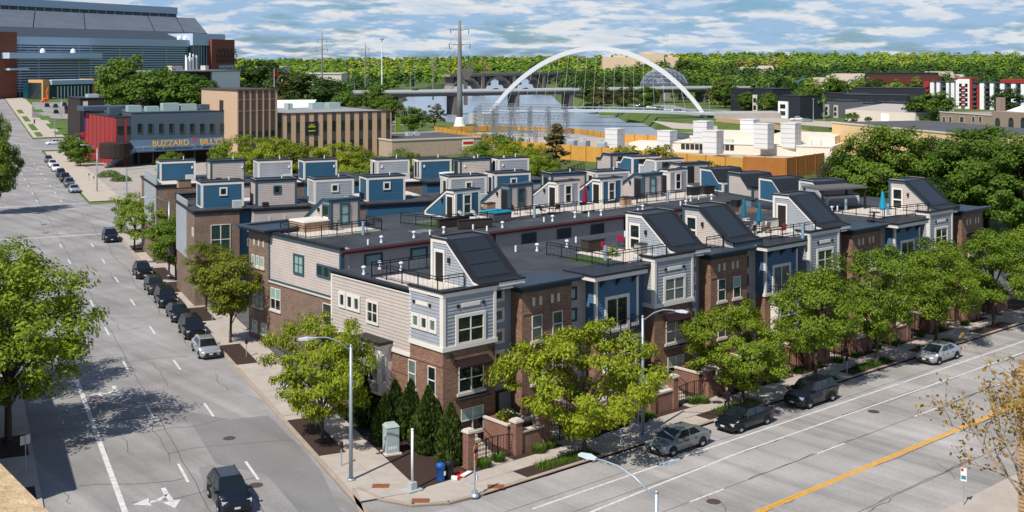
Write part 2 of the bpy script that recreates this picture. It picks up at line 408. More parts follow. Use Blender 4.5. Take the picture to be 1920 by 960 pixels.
def ppx(pts, mtl, z, name='asphalt_patch'):
    MB().sheet([P(*p) for p in pts][::-1], z).build(name, mtl, side_street)
ppx([(283,763),(312,763),(431,787),(503,779),(560,835),(600,880),(640,960),(560,960),(500,890),(405,870),(357,791),(300,780)], M_PATCH, .0095)
ppx([(372,877),(402,872),(418,930),(384,960),(380,900)], M_PATCH2, .0100)
ppx([(150,720),(250,745),(262,760),(170,745)], M_PATCH2, .0098)
def manhole(x, y, r, par):
    o = MB().lathe([(r,-.01),(r,.006),(r*.93,.008),(r*.93,.004),(r*.86,.004),(r*.86,.009),(.02,.009)], n=20).build('manhole_cover', mat('cast_iron', (.085,.055,.045), .7, .3, 6), par); o.location = (x, y, .0125)
for px, py in ((430,822),(480,910),(83,421),(86,437)): manhole(*P(px, py), .42, side_street)
for px, py in ((1638,772),(1338,941)): manhole(*P(px, py), .42, main_street)
for px, py, w in ((1255,868,1.5),(1405,798,1.3),(1683,717,.9)):    # faded blue survey marks
    x, y = P(px, py); m = MB()
    for k in range(5): strip(m, [(x-w/2+.1*k, y-.3+.13*k), (x+w/2-.15*k, y-.28+.13*k)], .06, .0172)
    m.build('survey_mark', mat('survey_paint_blue', (.16,.30,.46), .9, .3, 5), main_street)
# ------------------------------------------------------------------ block pavement
TK = 20.4
corner = [SW(TK, 62.2), (38.0,58.0), (38.1,55.6), (39.0,53.7), (40.8,52.6), (43.2,52.38)]
blk = corner+[(126,52.38),(126,57.3),(45.0,57.3),SW(24.45,64),SW(24.45,177.9),SW(TK,177.9)]
pavement = MB().prism(blk[::-1], -.02, .10).build('pavement', M_CONC, kind='structure')
kb = MB()
def kerb(mb, pts, w=.28, z0=-.02, z1=.155):
    for (x0,y0),(x1,y1) in zip(pts[:-1], pts[1:]):
        dx, dy = x1-x0, y1-y0; L = math.hypot(dx, dy); nx, ny = -dy/L*w, dx/L*w
        mb.prism([(x0,y0),(x1,y1),(x1+nx,y1+ny),(x0+nx,y0+ny)], z0, z1)
kerb(kb, [SW(TK, 177.7)]+corner+[(126,52.38)])
kb.build('kerb', M_KERB, pavement)
MB().prism([(60,57.4),(150,57.4),(150,130),SW(110,177.5),SW(24.6,177.5),SW(24.6,64.2),(46.5,57.4)], -.02, .06).build('courtyard_paving', mat('courtyard_asphalt', (.10,.10,.10), .9, .25, .5), kind='structure')
def atY(px, Y):
    k = (px-960)/FPX; z = Y/(-SS*k+CC); return (CC*k+SS)*z
BEDS_R = [(46.9,53.2),(64.1,70.1),(74.6,80.0),(81.9,88.3),(92.2,98.4),(103,109),(113.5,119)]
BEDS_L = [(72.5,80.5),(97.0,104.0),(114.5,121.0),(130.0,136.0),(138.0,146),(158,165)]
def slabs():
    m1 = MB().box(.012,.012,0,1.488,1.36,.052).mesh('paving_slab', M_CONC)
    x = 43.5
    while x < 124:
        for r, y in enumerate((52.68, 54.06, 55.44)):
            if r == 0 and any(a-1.2 < x < b-.3 for a, b in BEDS_R): continue
            if r == 2 and x < 50: continue
            if r < 2 or (int(x/1.5) % 5 == 0): put('paving_slab', m1, pavement, (x, y, .1))
        x += 1.5
    m2 = MB().box(.012,.012,0,1.84,1.588,.052).mesh('paving_slab', M_CONC)
    u = 64.0
    while u < 175:
        for r, t in enumerate((20.72, 22.58)):
            if r == 0 and any(a-1.2 < u < b-.3 for a, b in BEDS_L): continue
            x, y = SW(t, u); put('paving_slab', m2, pavement, (x, y, .1), -SA)
        u += 1.6
slabs()
# tree beds
for a, b in BEDS_R: MB().box(a,52.72,.09,b,54.02,.142).build('tree_bed', M_MULCH, pavement)
for a, b in BEDS_L:
    MB().prism([SW(20.75,a),SW(22.5,a),SW(22.5,b),SW(20.75,b)], .09, .142).build('tree_bed', M_MULCH, pavement)
# corner bed and the concrete pad beside the cabinet
MB().prism([SW(24.5,64.1),(41.2,55.5),(45.0,55.5),(45.0,59.9),(45.9,60),(45.9,73.6),SW(24.5,84)], .0, .125).build('corner_mulch_bed', M_MULCH, pavement)
fr = MB().box(45.1,55.5,0,126,59.95,.12).build('front_garden_soil', M_MULCH, pavement)
for x, y in ((39.3,57.3),(39.7,53.9),(44.4,52.75)):
    MB().box(-.5,-.32,0,.5,.32,.012).build('tactile_plate', mat('tactile_rust', (.24,.085,.032), .8, .2, 8), pavement, loc=(x, y, .152), rz=R(-40))
near_walk = MB().prism([(-60,26),(320,26),(320,33.58),(-60,33.58)], -.02, .14).build('near_pavement', M_CONC, kind='structure')
left_walk = MB(); left_walk.prism([SW(-.4,40),SW(4.28,40),SW(4.28,180),SW(-.4,180)], -.02, .14)
left_walk = left_walk.build('left_pavement', M_CONC, kind='structure')
for u in (70, 80.5, 96, 112, 130, 150): MB().prism([SW(2.2,u),SW(4.0,u),SW(4.0,u+4.5),SW(2.2,u+4.5)], .1, .155).build('tree_bed', M_MULCH, left_walk)
MB().sheet([SW(26.5,216.5),SW(70,216.5),SW(70,300),SW(26.5,300)], .05).build('apron', mat('apron_concrete', (.36,.32,.28), .9, .2, .3), kind='structure')
# far stretch: pavement and verges beyond the junction
fw = sgrid(MB(), 20.8, 26.5, [219,235,250,270,290,310,330,342], .12).build('far_pavement', mat('pale_pavement', (.45,.39,.32), .9, .15, .5), kind='structure')
fw2 = sgrid(MB(), 20.8, 30, list(range(394, 660, 20)), .10).build('hill_pavement', MATS['pale_pavement'], kind='structure')
for u0, u1 in ((398,416),(425,455),(470,500),(520,545)):
    sgrid(MB(), 22.0, 24.0, [u0,(u0+u1)/2,u1], .16).build('verge', mat('verge_grass', (.08,.15,.02), .95, .3, .6), fw2)
    sgrid(MB(), 28.0, 32.0, [u0+5,(u0+u1)/2,u1], .16).build('verge', MATS['verge_grass'], fw2)
# ------------------------------------------------------------------ townhouse kit
WR = random.Random(5)
M_CURT = mat('window_curtain', (.13,.16,.15), .2, .25, 3, spec=.6)
def win(par, o, d, u, z, w, h, trim=M_TRIM, n=2, tw=.14, pane=M_GLASS, split=True, sill=None, name='window', base=0.0, low=None):
    m = MB()
    if pane is M_GLASSG:
        rv = WR.random(); pane = M_GLASSG if rv < .5 else (M_GLASS if rv < .75 else (M_BLIND if split and rv < .93 else M_CURT)); low = low or (M_GLASS if pane is M_BLIND else None)
    if tw > 0:
        m.fbox(o,d,u-tw,u,base,base+.08,z-tw,z+h+tw); m.fbox(o,d,u+w,u+w+tw,base,base+.08,z-tw,z+h+tw)
        m.fbox(o,d,u,u+w,base,base+.08,z+h,z+h+tw); m.fbox(o,d,u,u+w,base,base+.08,z-tw,z)
    else:
        e = .06
        m.fbox(o,d,u,u+e,base,base+.05,z,z+h); m.fbox(o,d,u+w-e,u+w,base,base+.05,z,z+h); m.fbox(o,d,u+e,u+w-e,base,base+.05,z+h-e,z+h); m.fbox(o,d,u+e,u+w-e,base,base+.05,z,z+e)
    pw = w/n
    for i in range(1, n): m.fbox(o,d,u+i*pw-.045,u+i*pw+.045,base,base+.065,z,z+h)
    if split: m.fbox(o,d,u,u+w,base,base+.055,z+h*.5-.035,z+h*.5+.035)
    f = m.build(name, trim if tw > 0 else M_TRIM, par)
    for i in range(n):
        a, b = u+i*pw+.045, u+(i+1)*pw-.045
        if split:
            MB().fbox(o,d,a,b,base,base+.028,z+h*.5+.035,z+h-.01).build('pane', pane, f)
            MB().fbox(o,d,a,b,base,base+.028,z+.01,z+h*.5-.035).build('pane', low or pane, f)
        else: MB().fbox(o,d,a,b,base,base+.028,z+.01,z+h-.01).build('pane', pane, f)
    if sill: MB().fbox(o,d,u-.15,u+w+.15,base,base+.13,z-.2,z-.02).build('sill', M_STONE, f)
    return f
def railing(par, pts, z, h=1.05, post=1.6, name='railing', mt=M_IRON, bal=False, thick=.035):
    m = MB()
    for (x0,y0),(x1,y1) in zip(pts[:-1], pts[1:]):
        L = math.hypot(x1-x0, y1-y0); k = max(1, round(L/post))
        for i in range(k+1): t = i/k; m.cyl(x0+(x1-x0)*t, y0+(y1-y0)*t, z, z+h, thick*1.5, n=4)
        for zz in ((h, h*.82, .12) if not bal else (h, .12)): m.tube([(x0,y0,z+zz),(x1,y1,z+zz)], thick, 4)
        nb = int(L/.16) if bal else int(L/.45)
        for i in range(1, nb): t = i/nb; m.cyl(x0+(x1-x0)*t, y0+(y1-y0)*t, z+.1, z+h, .011, n=3)
    return m.build(name, mt, par)
def zspan(prof, z):          # y-range of a profile polygon at height z
    ys = []
    n = len(prof)
    for i in range(n):
        (a, za), (b, zb) = prof[i], prof[(i+1) % n]
        if (za > z) != (zb > z): ys.append(a+(b-a)*(z-za)/(zb-za))
    return (min(ys), max(ys)) if len(ys) >= 2 else None
def penthouse(par, x, y, rz, w, prof, sid, trim, door=None, fwin=None, light=True, glass_roof=False, lamp_u=None, capm=M_DARK, blind=None, small=None, full=False):
    """stair penthouse; prof is a (y,z) outline, sides face -x and +x, front faces -y."""
    z0 = prof[0][1]; top = max(p[1] for p in prof)
    m = MB(); m.mi = 0; m.extr(prof, .04, w-.04)
    zz = z0; pitch = .2
    while zz < top-.05:
        r = zspan(prof, min(zz+pitch*.5, top-.02))
        if r:
            m.add([(.005,r[0],zz),(.04,r[0],zz+pitch),(.04,r[1],zz+pitch),(.005,r[1],zz)], [(0,1,2,3)])
            m.add([(w-.005,r[0],zz),(w-.04,r[0],zz+pitch),(w-.04,r[1],zz+pitch),(w-.005,r[1],zz)], [(3,2,1,0)])
        zz += pitch
    # front face height
    yf = min(p[0] for p in prof); zf = max(p[1] for p in prof if abs(p[0]-yf) < .02)
    m.siding((0,yf), (1,0), .03, w-.03, z0, zf, 0, .2, .03)
    m.mi = 1                                                # trim boards
    up = prof[1:-1] if len(prof) > 4 else prof[1:3]
    for (ya,za),(yb,zb) in zip(up[:-1], up[1:]):
        for xs in (-.035, w-.02): m.add([(xs,ya,za),(xs,yb,zb),(xs,yb,zb-.26),(xs,ya,za-.26),(xs+.055,ya,za),(xs+.055,yb,zb),(xs+.055,yb,zb-.26),(xs+.055,ya,za-.26)], [(0,1,2,3),(7,6,5,4),(0,4,5,1),(3,2,6,7)])
    yr = max(p[0] for p in prof); zr = max(p[1] for p in prof if abs(p[0]-yr) < .02)
    m.box(-.035,yf-.04,z0,.2,yf+.16,zf); m.box(w-.2,yf-.04,z0,w+.035,yf+.16,zf); m.box(-.036,yr-.2,z0,.1,yr+.03,zr-.02)
    m.box(.2,yf-.045,zf-.28,w-.2,yf,zf); m.box(-.03,yf,z0,.02,yr,z0+.12)
    m.mi = 2                                                # caps and roof skin
    for (ya,za),(yb,zb) in zip(up[:-1], up[1:]):
        for x0, x1 in ((-.09,.2),(w-.2,w+.09)):
            m.add([(x0,ya,za+.11),(x1,ya,za+.11),(x1,yb,zb+.11),(x0,yb,zb+.11),(x0,ya,za),(x1,ya,za),(x1,yb,zb),(x0,yb,zb)], [(0,1,2,3),(7,6,5,4),(0,3,7,4),(2,1,5,6),(0,4,5,1),(3,2,6,7)])
        m.add([(.2,ya,za+.03),(w-.2,ya,za+.03),(w-.2,yb,zb+.03),(.2,yb,zb+.03)], [(0,1,2,3)])
    m.box(-.09,yf-.08,zf+.001,w+.09,yf+.14,zf+.10); m.box(-.09,yr-.14,zr+.001,w+.09,yr+.07,zr+.10)
    b = m.build('stair_penthouse', [sid, trim, capm], par, loc=(x, y, 0), rz=rz)
    sd, so = (0,-1), (0,0)
    if door is not None:                                    # on the -x side; u measured from y=0 downwards
        dm = MB(); dm.fbox(so,sd,-door-1.05,-door-.9,0,.075,z0+.1,z0+2.35); dm.fbox(so,sd,-door,-door+.15,0,.075,z0+.1,z0+2.35); dm.fbox(so,sd,-door-.9,-door,0,.075,z0+2.15,z0+2.35)
        dr = MB().fbox(so,sd,-door-.9,-door,0,.03,z0+.1,z0+2.15).build('door', M_DOOR if not light else M_GLASS, b)
        dm.build('door_frame', M_TRIM if not full else trim, dr)
        if light: MB().fbox(so,sd,-door-.9,-door,.02,.06,z0+1.05,z0+1.2).fbox(so,sd,-door-.9,-door,.02,.06,z0+.1,z0+.3).build('door_rail', M_TRIM, dr)
    if fwin is not None: win(b, (0,yf), (1,0), fwin, z0+.55, .75, 1.7, trim, 1, .16, blind or M_GLASSG, True, base=.03)
    if small is not None: win(b, (0,yf), (1,0), small, z0+1.35, .55, .6, trim, 1, .14, M_GLASS, False, base=.03)
    if lamp_u is not None: MB().fbox(so,sd,-lamp_u-.09,-lamp_u+.09,.01,.16,z0+1.55,z0+1.9).build('wall_lamp', M_DARK, b)
    if glass_roof:
        for i, ((ya,za),(yb,zb)) in enumerate(zip(up[:-1], up[1:])):
            if abs(za-zb) < .6: continue
            for k in range(3 if glass_roof is True else 1):
                t0, t1 = (.04+k*.31, .04+k*.31+.29) if glass_roof is True else (.05,.93); L = lambda t: (ya+(yb-ya)*t, za+(zb-za)*t)
                a, c = L(t0), L(t1)
                MB().add([(.55,a[0],a[1]+.09),(w-.55,a[0],a[1]+.09),(w-.55,c[0],c[1]+.09),(.55,c[0],c[1]+.09),(.55,a[0],a[1]+.03),(w-.55,a[0],a[1]+.03),(w-.55,c[0],c[1]+.03),(.55,c[0],c[1]+.03)], [(0,1,2,3),(0,4,5,1),(2,6,7,3),(1,5,6,2),(3,7,4,0)]).build('skylight', mat('skylight_glass', (.022,.028,.034), .3, 0, spec=.5), b)
    return b
RZ = 9.85
PROF_A = [(-.1,RZ),(-.1,10.35),(.75,10.5),(3.75,12.9),(5.5,12.9),(5.5,RZ)]
PROF_B = [(0,RZ),(0,12.6),(1.35,12.6),(4.9,10.35),(4.9,RZ)]
PROF_C = [(0,RZ),(0,12.5),(2.6,12.5),(2.6,RZ)]
PROF_E = [(0,RZ),(0,12.3),(2.2,12.3),(3.0,11.5),(4.1,11.5),(4.1,RZ)]
PROF_F = [(0,RZ),(0,11.0),(.8,11.0),(2.3,12.3),(4.6,12.3),(4.6,RZ)]
# ------------------------------------------------------------------ front row along the main street
rowA = empty('townhouse_row', (46, 60, 0), label='front townhouse row of brick and blue siding bays along the main street', cat='townhouses')
LA = 71.2; DX = (1,0); DL = (0,-1)
core = MB(); core.box(.35,1.25,0,LA-.3,13.5,9.7); core.build('core_wall', M_BEIGE, rowA)
MB().box(.02,.35,9.7,LA,13.55,RZ).build('roof', M_ROOF, rowA)
def lav_bay(x0, corner):
    w = 4.5; o = (x0, 0)
    MB().box(x0+.03,.03,0,x0+w-.03,2.4,6.45).build('brick_base', M_BRICK, rowA)
    m = MB(); m.siding(o,DX,.12,w-.12,6.72,10.0,-.02); m.box(x0+.06,.06,6.45,x0+w-.06,2.3,10.0)
    m.siding((x0,1.3),DL,0,1.2,6.72,10.0,-.02) if not corner else None
    m.build('lavender_siding', M_LAV, rowA)
    t = MB(); t.box(x0-.08,-.09,6.44,x0+w+.08,.2,6.74); t.box(x0-.08,.2,6.44,x0+.1,1.35 if not corner else 3.7,6.74)
    for u in (0, w-.2): t.box(x0+u-.02,-.06,6.74,x0+u+.2,.1,9.98)
    t.box(x0-.03,.1,6.74,x0+.1,.3,9.98) ; t.box(x0-.05,-.075,9.96,x0+w+.05,.1,10.25); t.box(x0-.05,.1,9.96,x0+.1,1.4 if not corner else 3.68,10.25)
    t.build('trim', M_TRIM, rowA)
    c = MB(); c.box(x0-.14,-.16,10.25,x0+w+.14,.16,10.40); c.box(x0-.14,.16,10.25,x0+.16,1.5 if not corner else 3.75,10.40); c.box(x0+w-.16,.16,10.25,x0+w+.14,1.5,10.4); c.box(x0,.1,RZ,x0+w,1.6,9.95)
    c.build('parapet_cap', M_DARK, rowA)
    win(rowA,o,DX,1.25,6.86,2.1,1.62,M_TRIM,2,.22,M_GLASSG)
    b = MB().fbox(o,DX,1.55,3.1,0,.05,9.15,9.4).build('vent_strip', M_TRIM, rowA)
    for u in (1.15, 3.3): MB().fbox(o,DX,u,u+.2,0,.07,9.17,9.38).build('light_box', M_DARK, rowA)
    win(rowA,o,DX,1.3,3.55,2.1,1.75,M_TRIM,2,0,M_GLASSG,sill=True)
    aw = MB(); aw.add([(x0+1.0,-.75,5.42),(x0+3.75,-.75,5.42),(x0+3.75,-.02,5.78),(x0+1.0,-.02,5.78),(x0+1.0,-.75,5.34),(x0+3.75,-.75,5.34),(x0+3.75,-.02,5.70),(x0+1.0,-.02,5.70)], [(0,1,2,3),(7,6,5,4),(0,4,5,1),(0,3,7,4),(1,5,6,2)])
    for u in (1.05, 3.65): aw.tube([(x0+u,-.7,5.38),(x0+u,0,5.0)], .03, 5)
    aw.build('awning', mat('awning_maroon', (.020,.010,.011), .5, .1), rowA)
    MB().fbox(o,DX,1.0,3.75,0,.45,3.12,3.24).build('ledge', M_DARK, rowA)
    for u in (.55, 4.0): MB().fbox(o,DX,u,u+.2,0,.2,5.95,6.25).build('wall_lamp', M_DARK, rowA)
    win(rowA,o,DX,1.5,.85,1.9,1.6,M_TRIM,2,0,M_GLASSG,sill=True)
    # recess right of the bay with a ladder of small square windows
    xr = x0+w; m = MB(); m.siding((xr,1.2),DX,0,2.4,0,9.7,.0); m.build('lavender_siding', M_LAV, rowA)
    for z in (9.0,7.55,6.1,4.65): win(rowA,(xr,1.2),DX,.95,z,.55,.6,M_TRIM,1,.2,M_GLASS,False,base=.03)
    MB().box(xr-.05,.75,9.7,xr+2.35,1.4,9.83).build('eave', M_DARK, rowA)
    MB().box(xr,1.0,2.55,xr+2.3,1.2,2.68).build('lintel', M_DARK, rowA)
    MB().fbox((xr,1.2),DX,.2,1.25,.0,.06,.1,2.5).build('entry_door', M_DOOR, rowA)
def brick_bay(x0, w=4.7, top=True, wins=True):
    o = (x0, 0)
    MB().box(x0,.0,0,x0+w,2.4,9.35).build('brick_bay', M_BRICK, rowA)
    if top:
        c = MB(); c.box(x0-.02,-.02,9.35,x0+w+.02,2.4,9.75); c.box(x0-.55,-.6,9.75,x0+w+.35,2.6,9.93); c.box(x0-.75,-.8,9.93,x0+w+.5,.0,10.05); c.box(x0-.75,0,9.93,x0-.3,2.6,10.05)
        c.build('cornice', M_NAVY, rowA)
    for u in (.95,1.6,2.7,3.3):
        if u < w-.3: MB().fbox(o,DX,u,u+.24,0,.03,8.35,8.95).build('stone_slot', M_STONE, rowA)
    if wins:
        for u in (.9, 2.85): win(rowA,o,DX,u,5.95,.95,1.75,M_TRIM,1,0,M_GLASSG,True,sill=True)
        for u in (.9, 2.85): win(rowA,o,DX,u,3.0,.95,1.75,M_TRIM,1,0,M_GLASS,True,sill=True)
        MB().fbox(o,DX,.1,w-.1,0,.04,7.85,7.98).build('soldier_course', M_BRICKR, rowA)
def blue_bay(x0):
    w = 4.5; o = (x0, 0)
    # beige recess in front of it with blue-framed windows
    m = MB(); m.siding((x0-2.45,1.2),DX,0,2.5,0,9.7,0); m.build('beige_siding', M_BEIGE, rowA)
    for z in (8.05,6.5,4.95,3.4): win(rowA,(x0-2.45,1.2),DX,.95,z,.6,.7,M_TRIMB,1,.14,M_BLIND,False,base=.03)
    MB().box(x0+.05,.05,0,x0+w-.05,2.4,5.6).build('brick_base', M_BRICK, rowA)
    m = MB(); m.siding(o,DX,.1,w-.1,5.75,9.55,0,.21); m.box(x0+.06,.06,5.6,x0+w-.06,2.4,9.6); m.build('blue_siding', M_BLUE2, rowA)
    m = MB(); m.siding((x0,1.25),DL,0,1.2,5.75,9.55,0,.21); m.build('blue_side_siding', M_BLUE2, rowA)
    t = MB(); t.box(x0-.08,-.08,5.5,x0+w+.08,.2,5.75); t.box(x0-.03,-.06,5.75,x0+.2,.14,9.5); t.box(x0+w-.2,-.06,5.75,x0+w+.03,.14,9.5); t.box(x0-.03,1.0,0,x0+.14,1.2,9.5)
    t.box(x0-.95,-.92,9.5,x0+w+.1,-.78,9.82); t.box(x0-.95,-.78,9.5,x0-.8,1.1,9.82); t.box(x0-.8,-.78,9.6,x0+w+.1,.1,9.72)
    t.build('trim', M_TRIM, rowA)
    c = MB(); c.box(x0-1.02,-1.0,9.82,x0+w+.15,2.4,9.97); c.build('flat_eave', M_DARK, rowA)
    for u in (.45, 2.1, 3.8):
        MB().add([(x0+u,0,8.75),(x0+u,0,9.5),(x0+u,-.7,9.5),(x0+u+.16,0,8.75),(x0+u+.16,0,9.5),(x0+u+.16,-.7,9.5)], [(0,2,1),(3,4,5),(0,3,5,2)]).build('bracket', M_NAVY, rowA)
    win(rowA,o,DX,1.15,5.55,2.1,2.25,M_TRIM,2,.24,M_GLASSG,False,name='balcony_door',base=.04)
    bl = MB(); bl.box(x0+.6,-.95,5.2,x0+3.9,-.0,5.36); bl = bl.build('balcony', M_DARK, rowA)
    railing(bl, [(x0+.65,-.02),(x0+.65,-.9),(x0+3.85,-.9),(x0+3.85,-.02)], 5.36, 1.0, 1.2, bal=True)
    bw = MB(); bw.box(x0+.75,-.75,2.2,x0+3.75,0,5.05); bw.box(x0+.6,-.88,4.85,x0+3.9,0,5.15); bw.build('bay_window_box', M_TRIM, rowA)
    win(rowA,(x0,-.75),DX,1.1,3.0,2.3,1.6,M_TRIM,2,.12,M_GLASS)
    MB().fbox((x0,-.75),DX,1.1,3.4,0,.03,2.35,2.8).fbox((x0,-.75),DX,1.1,3.4,0,.03,4.68,4.82).build('bay_panel', M_LAV, rowA)
    xr = x0+w; m = MB(); m.siding((xr,1.2),DX,0,1.85,0,9.7,0,.21); m.build('blue_siding', M_BLUE2, rowA)
    for z in (7.55,6.1,4.65): win(rowA,(xr,1.2),DX,.35,z,.5,.62,M_TRIM,1,.2,M_GLASSG,False,base=.03)
    MB().box(xr-.1,.2,3.15,xr+1.8,1.2,3.3).build('door_canopy', M_DARK, rowA)
    MB().fbox((xr,1.2),DX,.3,1.4,.0,.06,.1,2.5).build('entry_door', M_DOOR, rowA)
    MB().box(xr+.16,.3,9.7,xr+1.75,1.4,9.83).build('eave', M_DARK, rowA)
for k in range(4): lav_bay(20.1*k+.2*(k > 0), k == 0)
for k in range(3): brick_bay(20.1*k+6.85); blue_bay(20.1*k+13.95)
brick_bay(66.9, 4.3, wins=False)
win(rowA,(66.9,0),DX,1.3,5.2,1.6,1.6,M_TRIM,2,0,M_GLASSG,sill=True)
MB().add([(67.7,-.9,7.05),(71.0,-.9,7.05),(71.0,-.02,7.45),(67.7,-.02,7.45)], [(0,1,2,3),(3,2,1,0)]).build('awning', MATS['awning_maroon'], rowA)
# street-side end wall
o = (0, 13.55)
def yu(y): return 13.55-(y-60)
MB().box(0.03,2.4,0,1.0,3.65,6.45).build('brick_base', M_BRICK, rowA)
m = MB(); m.siding(o,DL,yu(63.68),yu(60.1),6.72,10.0,-.02); m.box(.06,2.3,6.45,1,3.68,10.0); m.build('lavender_siding', M_LAV, rowA)
MB().box(.16,3.65,0,1.2,13.5,5.6).build('brick_base', M_BRICK, rowA)
m = MB(); m.siding(o,DL,.12,yu(63.7),5.65,9.75,-.1); m.box(.2,3.7,5.6,1.2,13.5,9.75); m.build('beige_siding', M_BEIGE, rowA)
t = MB(); t.box(.02,3.62,5.42,.3,13.58,5.68); t.box(.03,13.38,5.68,.3,13.58,9.7); t.box(.02,3.66,9.6,.3,13.56,9.84); t.box(.0,3.5,6.74,.13,3.7,9.98)
t.build('trim', M_TRIM, rowA)
MB().box(-.06,3.76,9.84,.5,13.66,9.98).build('parapet_cap', M_DARK, rowA)
E0 = -.0
def ewin(y0, y1, z0, z1, n, **k): return win(rowA,(0,13.55),DL,yu(max(y0,y1)),z0,abs(y1-y0),z1-z0,k.pop('trim',M_TRIM),n,**k)
for yy in (63.2,62.25,61.3): win(rowA,o,DL,yu(yy),7.72,.5,.62,M_TRIM,1,.2,M_GLASSG,False)
for yy in (72.3,71.3,70.4): win(rowA,(.06,13.55),DL,yu(yy),7.6,.5,.75,M_TRIM,1,.2,M_GLASSG,False,base=.0)
ewin(68.7,67.55,7.05,8.35,2,tw=.18,pane=M_GLASS,base=-.055)
MB().fbox(o,DL,yu(62.9),yu(61.6),0,.05,9.15,9.4).build('vent_strip', M_TRIM, rowA)
for yy in (63.25,61.45): MB().fbox(o,DL,yu(yy),yu(yy)+.2,0,.07,9.17,9.38).build('light_box', M_DARK, rowA)
for yy in (63.8,61.6): win(rowA,o,DL,yu(yy),3.5,.85,1.8,M_TRIM,1,0,M_GLASSG,True,sill=True,base=-.02)
win(rowA,(.16,13.55),DL,yu(71.2),1.3,1.2,1.1,M_TRIM,1,0,M_GLASSG,True,sill=True)
MB().fbox(o,DL,yu(63.6),yu(60.05),-.02,.03,5.45,5.6).fbox(o,DL,.1,yu(63.7),-.15,-.12,4.1,4.25).build('soldier_course', M_BRICKR, rowA)
bw = MB(); bw.fbox(o,DL,yu(68.7),yu(66.0),-.2,.75,2.45,5.75); bw.fbox(o,DL,yu(68.85),yu(65.85),-.2,.9,5.72,5.95); bw.build('bay_window_box', M_TRIM, rowA)
MB().fbox(o,DL,yu(69.0),yu(65.7),-.2,1.05,5.95,6.15).build('bay_roof', M_DARK, rowA)
win(rowA,(-.75,13.55),DL,yu(68.4),3.35,2.1,1.8,M_TRIM,2,.1,M_GLASSG)
MB().fbox((-.75,13.55),DL,yu(68.4),yu(66.3),0,.03,2.65,3.2).fbox((-.75,13.55),DL,yu(68.4),yu(66.3),0,.03,5.3,5.6).build('bay_panel', M_LAV, rowA)
win(rowA,(-.75+.0,7.4),DX,.0,3.3,.0+.45,1.9,M_TRIM,1,.0,M_LAV,False,base=1.4)
# roof penthouses, decks and rails of the front row
penthouse(rowA,3.35,.2,0,3.8,PROF_A,M_LAV,M_TRIM,door=4.05,light=False,glass_roof=True,lamp_u=3.4)
penthouse(rowA,23.2,.2,0,3.8,PROF_A,M_LAV,M_TRIM,door=4.05,lamp_u=3.3,glass_roof=1)
penthouse(rowA,30.2,.2,0,3.6,PROF_A,M_BEIGE,M_TRIMB,door=4.05,lamp_u=3.3,glass_roof=1)
penthouse(rowA,42.9,.2,0,3.9,PROF_A,M_LAV,M_TRIM,door=4.05,light=False,glass_roof=1)
penthouse(rowA,62.6,.2,0,4.0,PROF_A,M_BEIGE,M_TRIMB,door=4.05,lamp_u=3.3,glass_roof=1)
def deck(par, x0, y0, x1, y1, rail=None, mt=M_PAVER, z=RZ):
    MB().box(x0,y0,z-.01,x1,y1,z+.06).build('deck', mt, par)
    if rail: railing(par, rail, z+.06)
M_TURF = mat('artificial_turf', (.04,.085,.014), .95, .25, 4)
deck(rowA,.9,1.9,3.3,9.0,[(.95,9.6),(.95,4.0),(.95,1.8),(3.2,1.8)]); railing(rowA,[(.95,9.6),(7.5,9.6),(7.5,6)],RZ+.0)
deck(rowA,16.5,2.4,18.6,6.0,[(16.5,8.0),(16.5,1.2),(23.0,1.2)],M_TURF); deck(rowA,19.2,1.4,23.1,7.5)
deck(rowA,27.8,1.2,30.1,6.5,[(27.9,1.2),(30.0,1.2)])
deck(rowA,36.2,1.0,42.7,7.8,[(36.2,8),(36.2,1.0),(42.7,1.0)])
deck(rowA,56,2.0,62.5,8.0,[(56,8.5),(56,2.2),(62.5,1.2)])
# ------------------------------------------------------------------ second row
rowB = empty('townhouse_row', (51.5, 80.8, 0), label='second townhouse row with long dark flat roof and oxblood gutter behind the front row', cat='townhouses')
LB = 53.0; DB = 15.4
MB().box(.3,.3,0,LB,DB-3.6,9.6).build('core_wall', M_BEIGE, rowB)
MB().box(.05,.05,9.6,LB,DB-.2,RZ).build('roof', M_ROOF, rowB)
m = MB(); 
segs = [(0.2,16.5),(16.5,33.5),(33.5,48.5)]
for a, b in segs: m.siding((0,.3),DX,a,b,5.0,9.45,.02)
m.build('beige_siding', M_BEIGE, rowB)
g = MB(); g.box(.0,-.12,9.55,LB-4,.25,9.7); g.tube([(.0,-.16,9.72),(LB-4,-.16,9.72)], .12, 6); g.build('gutter', M_GUTTER, rowB)
for x in (16.5,33.6): MB().box(x-.08,.1,0,x+.08,.28,9.5).build('downpipe', M_NAVY, rowB)
for i, x in enumerate((2.6,7.3,20,24.5,29)): win(rowB,(0,.3),DX,x,8.15,1.5,.95,M_TRIMB,1,.16,M_BLIND if i < 2 else M_GLASSG,False,base=.05)
win(rowB,(0,.3),DX,12.2,8.15,2.6,.95,M_TRIM,2,.16,M_GLASSG,False,base=.05); win(rowB,(0,.3),DX,36.5,8.15,2.8,.95,M_TRIM,2,.16,M_GLASS,False,base=.05); win(rowB,(0,.3),DX,42,8.15,.8,.95,M_TRIM,1,.16,M_GLASS,False,base=.05)
ob = (0, DB)
def vb(y): return DB-y
m = MB(); m.siding(ob,DL,vb(11.7),vb(.1),5.9,9.9,-.05); m.box(.08,.1,5.75,.9,11.8,9.95); m.build('beige_siding', M_BEIGE, rowB)
MB().box(.06,.1,0,.9,11.8,5.7).build('brick_base', M_BRICKG, rowB)
t = MB(); t.box(-.06,.0,5.62,.2,11.8,5.78); t.build('stone_band', M_STONE, rowB)
